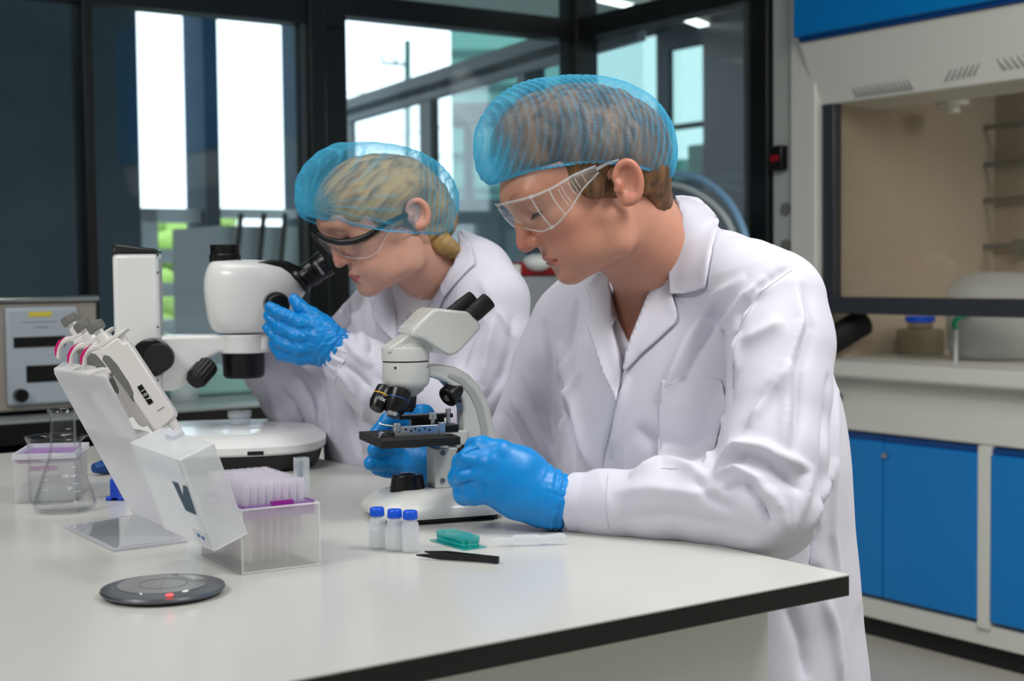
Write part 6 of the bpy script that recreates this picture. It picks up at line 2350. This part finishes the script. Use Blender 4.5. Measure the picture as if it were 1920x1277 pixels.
    spec = [
        ('e', PW(1288, 690, 1.865), (.182, .118, .160), .0, B),
        ('e', PW(1290, 860, 1.87), (.205, .150, .22), .05, B),
        ('e', PW(1385, 930, 1.86), (.152, .120, .24), .05, B),
        ('e', PW(1365, 1120, 1.87), (.160, .150, .22), .05, B),
        ('c', [(PW(1405, 1120, 1.84), .118), (PW(1425, 1300, 1.84), .122), (PW(1425, 1490, 1.84), .150)], .05),
        ('c', [(PW(1440, 552, 1.685), .047), (PW(1400, 528, 1.72), .045), (PW(1350, 508, 1.77), .043), (PW(1286, 505, 1.82), .044)], .03),
        ('c', [(PW(1276, 440, 1.80), .0455), (PW(1286, 510, 1.83), .047)], .015),
        ('c', [(PW(1084, 612, 1.985), .056), (PW(1150, 560, 1.94), .056), (PW(1225, 520, 1.89), .055)], .05),
        # near arm
        ('c', [(PW(1455, 566, 1.665), .056), (PW(1462, 650, 1.645), .0555), (PW(1462, 740, 1.625), .0540), (PW(1450, 850, 1.600), .0560), (PW(1432, 942, 1.585), .0590)], .022),
        ('c', [(PW(1432, 942, 1.585), .0580), (PW(1345, 944, 1.610), .0455), (PW(1240, 942, 1.640), .0400), (PW(1142, 945, 1.668), .0350), (PW(1100, 944, 1.679), .0335)], .018),
        # far arm
        ('c', [(PW(1084, 618, 1.985), .058), (PW(1048, 690, 1.99), .058), (PW(1014, 790, 1.98), .055), (PW(985, 862, 1.955), .055), (PW(905, 880, 1.915), .042), (PW(838, 872, 1.885), .035)], .03),
    ]
    neckcut = [(1134, 510), (1146, 560), (1148, 615), (1166, 700), (1171, 704), (1184, 650), (1218, 560), (1262, 484), (1284, 424), (1280, 398), (1264, 366), (1180, 330), (1080, 470)]
    cr = [
        ([(1478, 500), (1425, 540), (1392, 590), (1374, 650), (1372, 760)], .006, -.010),
        ([(1462, 512), (1412, 560), (1384, 620), (1384, 700)], .007, .007),
        ([(1340, 640), (1395, 560), (1440, 520)], .009, .006),
        ([(1235, 760), (1290, 640), (1345, 560), (1400, 520)], .010, .006),
        ([(1258, 760), (1310, 660), (1360, 590)], .008, -.005),
        # near upper arm
        ([(1490, 520), (1505, 600), (1478, 680), (1475, 760), (1468, 850)], .008, .006),
        ([(1502, 530), (1518, 610), (1496, 690), (1492, 780), (1486, 860)], .008, -.005),
        ([(1400, 800), (1440, 740), (1480, 680)], .009, .006),
        ([(1390, 640), (1430, 620), (1470, 600)], .010, .004),
        ([(1370, 830), (1410, 770), (1450, 720)], .008, -.004),
        # elbow bunch
        ([(1345, 868), (1385, 834), (1430, 840), (1470, 862), (1515, 880)], .007, .009),
        ([(1350, 880), (1400, 856), (1440, 868), (1480, 900), (1505, 930)], .007, -.007),
        ([(1340, 890), (1380, 875), (1420, 900), (1440, 940)], .007, .007),
        ([(1395, 900), (1430, 935), (1452, 985)], .007, -.006),
        ([(1432, 915), (1460, 950), (1468, 1000)], .007, .006),
        ([(1350, 920), (1390, 905), (1420, 912)], .006, -.004),
        ([(1520, 870), (1500, 950), (1478, 1010)], .007, .005),
        # forearm
        ([(1150, 925), (1220, 915), (1300, 925), (1360, 915)], .010, .004),
        ([(1180, 893), (1240, 868), (1300, 880), (1330, 900)], .010, .006),
        ([(1150, 975), (1250, 965), (1340, 980), (1420, 1000)], .012, -.003),
        ([(1300, 900), (1330, 930), (1380, 960)], .008, -.004),
        # front panels
        ([(1020, 600), (1040, 700), (1068, 800), (1078, 880)], .008, -.007),
        ([(1050, 640), (1075, 740), (1096, 840), (1110, 880)], .011, .007),
        ([(1100, 610), (1090, 700), (1060, 780), (1050, 860)], .008, .006),
        ([(1080, 560), (1068, 640), (1056, 700)], .008, -.005),
        ([(940, 770), (975, 820), (1010, 880), (1022, 895)], .006, -.009),
        ([(960, 745), (990, 800), (1030, 868)], .006, .008),
        ([(932, 800), (965, 850), (1000, 890)], .005, .006),
        ([(985, 690), (1010, 760), (1040, 830)], .008, .006),
        ([(1171, 706), (1150, 780), (1132, 850), (1128, 886)], .0045, -.006),
        ([(1180, 706), (1162, 780), (1146, 860)], .006, .004),
        ([(1190, 800), (1240, 840), (1330, 870)], .012, -.005),
        ([(1360, 780), (1340, 840), (1322, 880)], .008, .006),
        # skirt and back
        ([(1555, 700), (1545, 820), (1535, 960), (1520, 1040)], .006, -.008),
        ([(1566, 720), (1562, 850), (1558, 1000), (1575, 1100)], .008, .005),
        ([(1500, 1010), (1540, 930), (1560, 860)], .008, .005),
        ([(1530, 990), (1520, 1060), (1545, 1090)], .007, -.006),
        ([(1540, 1110), (1560, 1180), (1575, 1277)], .008, .006),
        ([(1470, 1120), (1500, 1200), (1510, 1277)], .010, -.006),
    ]
    V, Q_, tr = coat_mesh(G, spec, [(neckcut, 1.45, 1.93, .006)], cr, 3, 'lab_coat', base)
    coat = bpy.data.objects['lab_coat']
    add_patch('collar', [(1255, 370), (1282, 369), (1307, 375), (1322, 395), (1347, 421), (1343, 460), (1330, 540), (1296, 549), (1263, 553), (1262, 520), (1261, 487), (1272, 452), (1284, 423), (1278, 396)], tr, coat, off=.0045, curl=.003)
    add_patch('lapel', [(1262, 484), (1263, 552), (1270, 578), (1278, 603), (1241, 636), (1205, 668), (1172, 706), (1182, 655), (1218, 562)], tr, coat, off=.0040, curl=.003)
    add_patch('lapel', [(1124, 514), (1104, 542), (1118, 562), (1111, 585), (1103, 603), (1116, 640), (1136, 700), (1160, 752), (1167, 704), (1148, 615), (1146, 562), (1138, 516)], tr, coat, off=.0036, curl=.003)
    add_patch('collar', [(1150, 528), (1142, 560), (1140, 600), (1146, 622), (1150, 600), (1153, 560)], tr, coat, off=.006, curl=.001, step=3)
    add_patch('chest_pocket', [(1240, 713), (1300, 710), (1353, 708), (1362, 760), (1345, 820), (1330, 880), (1233, 880), (1236, 790)], tr, coat, off=.0009, curl=.0002, thick=.0018)
    seam('pocket_seam', [(1241, 722), (1300, 719), (1354, 717)], tr, coat)
    seam('placket_seam', [(1171, 712), (1150, 780), (1132, 850), (1129, 886)], tr, coat, r=.0009)
    seam('armhole_seam', [(1485, 506), (1430, 545), (1394, 598), (1376, 655), (1374, 740)], tr, coat, r=.0007)
    seam('cuff_seam', [(1140, 890), (1137, 920), (1137, 960), (1142, 1000)], tr, coat, r=.0008)
    # turned cuff
    a, b = PW(1140, 944.5, 1.668), PW(1075, 943, 1.686)
    ax = (b - a) / np.linalg.norm(b - a)
    m = MB(); m.cyl(Vector(a), Vector(b), .0358, .0352, 56, prof=[(1, 0), (1.01, .05), (1.0, .95), (.985, 1), (.94, 1.0), (.93, .3)])
    cf = m.build('cuff', 'coat_white', base)
    # wrist skin with tattoo in the gap
    V_, Q2 = Field(np.minimum(a, b) - .05, np.maximum(a, b) + .05, .003), None
    V_.cone(PW(1120, 944, 1.67), .027, PW(1050, 940, 1.69), .026, k=0)
    V1, Q1 = V_.mesh(1)
    ink = np.clip(np_noise(V1, 90, 4, 2) * 2 + .3, 0, 1) * .8
    mesh_obj('wrist', V1, Q1, 'skin_man', base, dict(red=np.zeros(len(V1)), lip=np.zeros(len(V1)), brow=np.zeros(len(V1)), ink=ink), label='tattooed wrist between glove and cuff')
    # ---------------- near glove, left hand closed on the focus knob
    D = 1.668
    K = [(PW(938, 846, D - .004), .0125), (PW(918, 868, D - .010), .0125), (PW(910, 895, D - .010), .012), (PW(914, 924, D - .006), .0115)]
    wrist = PW(1030, 938, D + .012)
    ch = []
    # metacarpals
    for kp, w_ in zip(K, ((1010, 905), (1018, 922), (1022, 938), (1020, 954))):
        ch.append(([(PW(w_[0], w_[1], D + .012), .020), ((PW(w_[0], w_[1], D + .012) + kp[0]) / 2, .0185), kp], .014))
    # index
    ch.append(([K[0], (PW(904, 838, D + .004), .0115), (PW(889, 838, D + .030), .0102), (PW(893, 847, D + .052), .009)], .007))
    ch.append(([K[1], (PW(880, 860, D + .002), .0122), (PW(867, 868, D + .022), .0112), (PW(876, 874, D + .044), .009)], .007))
    ch.append(([K[2], (PW(876, 892, D + .002), .0124), (PW(860, 897, D + .020), .0114), (PW(868, 900, D + .044), .009)], .007))
    ch.append(([K[3], (PW(888, 926, D + .002), .0122), (PW(871, 927, D + .016), .0116), (PW(876, 926, D + .040), .009)], .007))
    # thumb behind
    ch.append(([(PW(1000, 885, D + .03), .018), (PW(955, 858, D + .045), .013), (PW(915, 842, D + .058), .011), (PW(890, 836, D + .062), .0095)], .008))
    el = [(PW(958, 893, D + .010), (.044, .036, .024), [nrm(PW(1020, 935, D) - PW(930, 870, D)), nrm(PW(945, 930, D) - PW(975, 855, D)), (0, -1, 0)], .02)]
    ch.append(([(PW(1020, 932, D + .012), .0300), (PW(1042, 938, D + .018), .0285), (PW(1055, 940, D + .018), .0292)], .015))
    glove('glove', ch, el, base, wr=(PW(1052, 938, D + .016), nrm(PW(1066, 940, D) - PW(1030, 936, D)), .028), label='blue nitrile glove on the hand nearest the camera', crumple=.0001, cut=[(1068, 860), (1062, 885), (1067, 905), (1063, 925), (1068, 945), (1061, 965), (1054, 1010), (1200, 1010), (1200, 860)],
          creases=[([(866, 853), (884, 845), (900, 842)], .0016, -.0016), ([(852, 884), (870, 880), (892, 874)], .0016, -.002), ([(856, 912), (874, 906), (892, 900)], .0016, -.002)])
    # far glove: right hand behind the stage
    E = 1.90
    ch = [
        ([(PW(838, 872, E), .029), (PW(812, 868, E + .005), .030), (PW(790, 862, E + .005), .028)], .015),
        ([(PW(795, 846, E), .015), (PW(750, 842, E - .004), .0115), (PW(718, 840, E - .012), .0105), (PW(702, 844, E - .02), .0098)], .005),
        ([(PW(795, 866, E), .016), (PW(745, 864, E), .0125), (PW(712, 866, E - .008), .0112), (PW(696, 868, E - .014), .010)], .005),
        ([(PW(798, 880, E + .01), .016), (PW(758, 882, E + .012), .0118), (PW(726, 880, E + .01), .0105), (PW(708, 878, E + .004), .0095)], .005),
        ([(PW(800, 840, E + .01), .018), (PW(790, 800, E + .01), .0125), (PW(758, 782, E + .008), .0112), (PW(728, 790, E), .0105), (PW(706, 812, E - .004), .0095)], .006),
        ([(PW(812, 850, E + .02), .018), (PW(812, 806, E + .02), .0130), (PW(796, 776, E + .022), .0115), (PW(775, 772, E + .02), .0100)], .006),
    ]
    el = [(PW(800, 855, E + .006), (.030, .020, .034), None, .02)]
    glove('glove', ch, el, base, label='blue nitrile glove on the hand behind the stage')
    # legs, trousers and shoes under the table
    hip = np.array(P(1385, 1130, 1.90)); hip[2] = .47
    legs = []
    for sgn in (-1, 1):
        h0 = hip + SV * sgn * .09
        kn = h0 + FV * .13 + np.array((0, 0, -.06)) + SV * sgn * .06
        an = kn + FV * (-.02) + np.array((0, 0, 0)); an[2] = .10
        G = Field(np.minimum(np.minimum(h0, kn), an) - .12, np.maximum(np.maximum(h0, kn), an) + .12, .007)
        G.chain([(h0, .075), (kn, .062), ((kn + an) / 2, .056), (an, .045)], k=.02)
        V1, Q1 = G.mesh(1); mesh_obj('trouser_leg', V1, Q1, 'trouser_dark', base)
        G = Field(an - .3, an + .3, .006)
        G.chain([(an * np.array((1, 1, 0)) + np.array((0, 0, .055)), .045), (an * np.array((1, 1, 0)) + FV * .15 + np.array((0, 0, .04)), .038)], k=.02)
        V1, Q1 = G.mesh(1); mesh_obj('shoe', V1, Q1, 'shoe_black', base)
    stool(hip, .38, 'black round stool under the person at the table corner')
    return base, HM, tr


def thing_child(name, parent, M):
    o = bpy.data.objects.new(name, None); o.empty_display_size = .03
    COL.objects.link(o); place(o, M, parent)
    return o


MAN, HM_, TRM = man()
def woman():
    base = thing('person', 'person with blonde hair under blue net and black-browed goggles at the stereo microscope', 'person', Matrix.Translation(P(820, 900, 2.36).to_2d().to_3d()))
    HW = head_frame(771, 408, 2.2, 20, 28, .066)
    neck = [(PW(778, 462, 2.215), .042), (PW(806, 496, 2.245), .047), (PW(822, 540, 2.295), .049), (PW(815, 620, 2.36), .060)]
    build_head(HW, 'woman', base, [(-.09, .012), (-.065, .013), (-.048, .0095), (-.038, .0095), (-.026, .005), (-.010, -.002), (.01, 0), (.03, .008), (.055, .010), (.1, .006)], neck, ((-.009, .022), (.006, -.018), (-.012, 0)), None)
    mid = lambda px, py, y=0: tuple(hpick(HW, px, py, y))
    bun = mid(815, 400, .01)
    cpt = P(703, 372, 2.2)
    al = R(20); ax = Vector((-math.cos(al), -math.sin(al), .10)).normalized()
    hair_mesh(HW, base, [('e', (.006, 0, .032), (.086, .0745, .066), .0), ('e', bun, (.029, .034, .031), .012), ('c', [((-.046, 0, -.002), .036), ((-.050, 0, -.030), .030)], .02),
                         ('e', (.030, .0660, .030), (.022, .010, .030), .012), ('e', (.030, -.0660, .030), (.022, .010, .030), .012),
                         ('c', [(mid(800, 440, .02), .018), (mid(828, 458, .03), .015), (mid(850, 470, .035), .011), (mid(866, 474, .03), .005)], .012)], 'hair_blonde',
              sub=[((-.002, .084, .002), (.018, .020, .028)), ((-.002, -.084, .002), (.018, .020, .028))], streak=(1, 0, -.35),
              dome=(tuple(cpt + ax * -.014 + Vector((0, 0, -.004))), ax, (.100, .080, .074), -.049, .014))

    def band(TH):
        return np.where(np.cos(TH) > 0, .104, .112) * np.cos(TH), (.080 + .015 * np.clip(1 - np.cos(TH) * 2, 0, 1)) * np.sin(TH), -.047 - .006 * np.abs(np.sin(TH)) + np.where(np.cos(TH) > 0, .010, .004) * np.abs(np.cos(TH))

    def stripe(V, TH, TT):
        g = np.array((.108, 0, -.030))
        a = np.arctan2(V[:, 2] - g[2], -(V[:, 0] - g[0]) + .004) + .30 * V[:, 1] / .09
        n = np_noise(V, 16, 5, 2)
        s_ = (.5 + .5 * np.sin(a * 34 + n * 3.2)) ** 3
        s_ *= (.4 + .6 * np.clip(np_noise(V, 30, 9, 2) + .6, 0, 1))
        back = (.5 + .5 * np.sin(V[:, 0] * 2 * math.pi / .009 + n * 2)) ** 3 * np.clip((-V[:, 0] - .02) / .04, 0, 1)
        s_ = np.maximum(s_ * np.clip((V[:, 0] + .04) / .05, 0.15, 1), back)
        d = gauss(V, (.112, .0, -.030), (.028, .07, .032)) * 1.1 + .30 * np.clip((V[:, 0] - .07) / .05, 0, 1) + .25 * np.clip((-V[:, 0] - .09) / .03, 0, 1)
        return s_, np.clip(d, 0, 1.2)
    cap_mesh(HW, cpt, ax, .122, .131, .098, .084, band, base, stripe, None)
    # goggles: clear lens under a black brow bar
    prof = [(0, .1250, .0, .044, .016), (.12, .1245, .012, .040, .008), (.25, .1200, .028, .028, -.004), (.40, .1080, .045, .016, -.014), (.55, .0900, .058, .008, -.022), (.68, .0720, .0670, .006, -.020), (.84, .0540, .0720, .008, -.008), (1, .0300, .0745, .010, .004)]
    g = thing_child('goggles', base, HW)
    top, bot, vs, rows, n = goggles(HW, 'woman', g, prof)
    m = MB(HW); m.tube([p + Vector((.001, 0, .0015)) for p in top], [.0032 + .0020 * math.sin(math.pi * min(1, abs(2 * i / n - 1) * 1.0)) for i in range(n + 1)], 10); m.build('brow_bar', 'goggle_black', g, label='glossy black brow bar')
    m = MB(HW); m.tube(bot, .0008, 6); m.build('lower_rim', 'goggle_rim', g)
    for sgn in (1, -1):
        m = MB(HW); m.tube([Vector((.034, sgn * .0745, .010)), Vector((.018, sgn * .0755, .010)), Vector((.004, sgn * .0755, .008))], [.0035, .003, .0024], 10, smooth=4); m.build('temple', 'goggle_black', g)
    B = [SV, FV, (0, 0, 1)]
    # shirt with a small stand collar
    c = PW(815, 640, 2.345)
    G = Field(c - .22, c + .22, .0032)
    G.ell(PW(812, 655, 2.355), (.15, .100, .17), B=B, k=0)
    G.chain([(PW(818, 545, 2.30), .068), (PW(815, 620, 2.335), .085)], k=.03)
    G.prismcut([(738, 500), (770, 533), (806, 512), (840, 480), (870, 440), (860, 400), (730, 420)], 1.9, 2.8, k=.008)
    V, Q_ = G.mesh(2)
    tb = bvh(V, Q_)
    sh = mesh_obj('shirt', V, Q_, 'shirt_white', base)
    G = Field((-.62, 1.95, .30), (.16, 2.75, 1.16), .0042)
    spec = [
        ('e', PW(815, 650, 2.36), (.170, .110, .18), .0, B),
        ('e', PW(790, 800, 2.37), (.170, .125, .20), .05, B),
        ('e', PW(800, 950, 2.38), (.180, .150, .22), .05, B),
        ('c', [(PW(800, 980, 2.36), .13), (PW(800, 1200, 2.36), .14)], .05),
        ('c', [(PW(918, 562, 2.205), .055), (PW(890, 520, 2.25), .052), (PW(848, 488, 2.29), .048)], .04),
        ('c', [(PW(712, 590, 2.49), .052), (PW(760, 550, 2.43), .050), (PW(800, 515, 2.36), .046)], .04),
        # near arm
        ('c', [(PW(918, 576, 2.20), .057), (PW(925, 650, 2.19), .056), (PW(900, 730, 2.18), .058), (PW(845, 790, 2.17), .058)], .02),
        ('c', [(PW(845, 790, 2.17), .057), (PW(780, 765, 2.17), .055), (PW(722, 730, 2.17), .050), (PW(678, 692, 2.175), .044), (PW(655, 676, 2.18), .033)], .015),
        # far arm
        ('c', [(PW(712, 594, 2.49), .053), (PW(668, 640, 2.50), .052), (PW(625, 720, 2.49), .053), (PW(590, 775, 2.47), .052)], .025),
        ('c', [(PW(590, 775, 2.47), .052), (PW(545, 745, 2.43), .045), (PW(505, 695, 2.40), .038), (PW(470, 650, 2.38), .032)], .02),
        ('e', PW(700, 780, 2.42), (.07, .08, .16), .04, B),
    ]
    neckcut = [(738, 520), (744, 560), (742, 600), (745, 640), (752, 640), (790, 600), (830, 540), (856, 500), (868, 462), (862, 432), (820, 400), (730, 440)]
    cr = [
        ([(905, 600), (880, 640), (860, 700)], .008, -.006), ([(930, 580), (915, 650), (900, 720)], .009, .006), ([(960, 590), (955, 660), (930, 730)], .008, -.005),
        ([(900, 520), (930, 580), (970, 640)], .008, .005), ([(700, 700), (740, 735), (800, 770)], .008, -.005), ([(690, 735), (740, 775), (800, 810)], .008, .005),
        ([(648, 640), (668, 665), (700, 690)], .006, .006), ([(640, 680), (670, 700), (700, 730)], .005, -.005), ([(630, 690), (650, 715), (668, 745)], .005, .005),
        ([(525, 720), (560, 760), (575, 815)], .007, -.007), ([(545, 700), (580, 750), (600, 800)], .008, .007), ([(500, 710), (520, 770), (545, 810)], .007, .005), ([(600, 700), (612, 760), (620, 815)], .007, -.006),
        ([(660, 560), (672, 610), (680, 660)], .008, .006), ([(690, 560), (700, 620), (690, 680)], .008, -.006), ([(640, 560), (640, 600)], .006, -.004),
        ([(900, 760), (880, 720), (850, 690)], .007, .006), ([(950, 690), (920, 740), (890, 770)], .007, -.005),
        ([(655, 760), (668, 820), (680, 860)], .006, -.006), ([(682, 720), (688, 790), (690, 850)], .006, .005),
    ]
    V, Q_, tr = coat_mesh(G, spec, [(neckcut, 2.0, 2.42, .004)], cr, 11, 'lab_coat', base)
    coat = base.children[-1] if False else [o for o in bpy.data.objects if o.parent == base and o.name.startswith('lab_coat')][0]
    add_patch('collar', [(820, 428), (846, 428), (866, 440), (884, 468), (893, 500), (866, 528), (838, 560), (832, 538), (856, 500), (868, 464), (862, 440), (840, 433)], tr, coat, off=.005, curl=.003, step=4)
    add_patch('lapel', [(862, 500), (838, 560), (815, 600), (790, 622), (752, 645), (790, 600), (832, 540), (850, 505)], tr, coat, off=.004, curl=.003, step=4)
    add_patch('lapel', [(738, 522), (716, 548), (700, 590), (720, 620), (744, 645), (742, 600), (744, 560)], tr, coat, off=.004, curl=.003, step=4)
    add_patch('shirt_collar', [(770, 535), (806, 514), (840, 484), (858, 470), (852, 505), (815, 540), (790, 560)], tb, sh, 'shirt_white', off=.004, curl=.002, step=3)
    for py in (552, 590):
        p, nn = cast(tb, 769, py)
        if p is not None:
            m = MB(); m.cyl(p, p + nn * .0022, .0048, n=18); m.build('button', 'button_pearl', sh)
    # gathered elastic cuff
    a, b = PW(662, 681, 2.178), PW(624, 655, 2.186)
    pts = [Vector(a + (b - a) * t) for t in np.linspace(0, 1, 20)]
    m = MB(); n = 144; vs, fs = [], []
    d = Vector(b - a).normalized(); e1 = d.orthogonal().normalized(); e2 = d.cross(e1)
    for i, p in enumerate(pts):
        t = i / 19
        for k in range(n):
            q = 2 * math.pi * k / n
            r = .0435 * (1 - t) + .0315 * t + .0024 * math.sin(q * 15 + 3 * math.sin(t * 4)) * math.sin(t * math.pi) + .001 * math.sin(q * 31 + 5 * t)
            vs.append(p + (e1 * math.cos(q) + e2 * math.sin(q)) * r)
    for i in range(19):
        for k in range(n): fs.append((i * n + k, i * n + (k + 1) % n, (i + 1) * n + (k + 1) % n, (i + 1) * n + k))
    m.add(vs, fs); m.build('cuff', 'coat_white', base, angle=180)
    # near glove pinching the zoom knob
    D = 2.165
    W = PW(622, 650, D + .012)
    ch = [
        ([(PW(630, 655, D + .016), .0300), (W, .0285), (PW(606, 632, D + .008), .027)], .014),
        # thumb over the top
        ([(PW(608, 612, D + .01), .017), (PW(585, 592, D + .004), .0120), (PW(562, 574, D + .004), .0098), (PW(551, 562, D + .010), .0085)], .006),
        # index
        ([(PW(598, 612, D), .015), (PW(565, 606, D - .008), .0110), (PW(530, 590, D - .006), .0098), (PW(506, 576, D + .004), .0086)], .004),
        # middle
        ([(PW(598, 630, D), .015), (PW(562, 632, D - .010), .0112), (PW(527, 616, D - .004), .0098), (PW(504, 592, D + .008), .0086)], .004),
        # ring
        ([(PW(598, 648, D), .015), (PW(560, 654, D - .008), .0110), (PW(525, 642, D - .002), .0096), (PW(503, 614, D + .010), .0086)], .004),
        # little
        ([(PW(598, 664, D + .004), .014), (PW(560, 672, D + .0), .0100), (PW(528, 664, D + .006), .0090), (PW(512, 644, D + .014), .0080)], .004),
    ]
    el = [(PW(598, 640, D + .006), (.026, .020, .034), None, .018)]
    glove('glove', ch, el, base, wr=(PW(630, 655, D + .01), nrm(PW(640, 662, D) - PW(600, 635, D)), .03), label='shiny blue glove pinching the zoom knob', crumple=.0014)
    # far hand behind the focus arm, resting on the stand
    E = 2.38
    ch = [([(PW(470, 652, E), .026), (PW(452, 636, E), .026)], .012)]
    for k in range(4):
        ch.append(([(PW(452, 622 + 10 * k, E), .013), (PW(432, 618 + 10 * k, E - .004), .010), (PW(418, 624 + 10 * k, E - .01), .009)], .004))
    ch.append(([(PW(458, 625, E), .014), (PW(446, 606, E - .01), .011), (PW(436, 600, E - .016), .009)], .005))
    glove('glove', ch, [], base, label='blue glove behind the microscope arm')
    hip = np.array(P(800, 1000, 2.38)); hip[2] = .50
    for sgn in (-1, 1):
        h0 = hip + SV * sgn * .08
        kn = h0 + FV * .10 + np.array((0, 0, -.06))
        an = kn.copy(); an[2] = .10
        G = Field(np.minimum(np.minimum(h0, kn), an) - .12, np.maximum(np.maximum(h0, kn), an) + .12, .008)
        G.chain([(h0, .08), (kn, .06), (an, .042)], k=.02)
        V1, Q1 = G.mesh(1); mesh_obj('trouser_leg', V1, Q1, 'trouser_dark', base)
        G = Field(an - .3, an + .3, .007)
        G.chain([(an * np.array((1, 1, 0)) + np.array((0, 0, .05)), .042), (an * np.array((1, 1, 0)) + FV * .14 + np.array((0, 0, .036)), .034)], k=.02)
        V1, Q1 = G.mesh(1); mesh_obj('shoe', V1, Q1, 'shoe_black', base)
    stool(hip, .40, 'black round stool under the person with blonde hair')
    return base


woman()
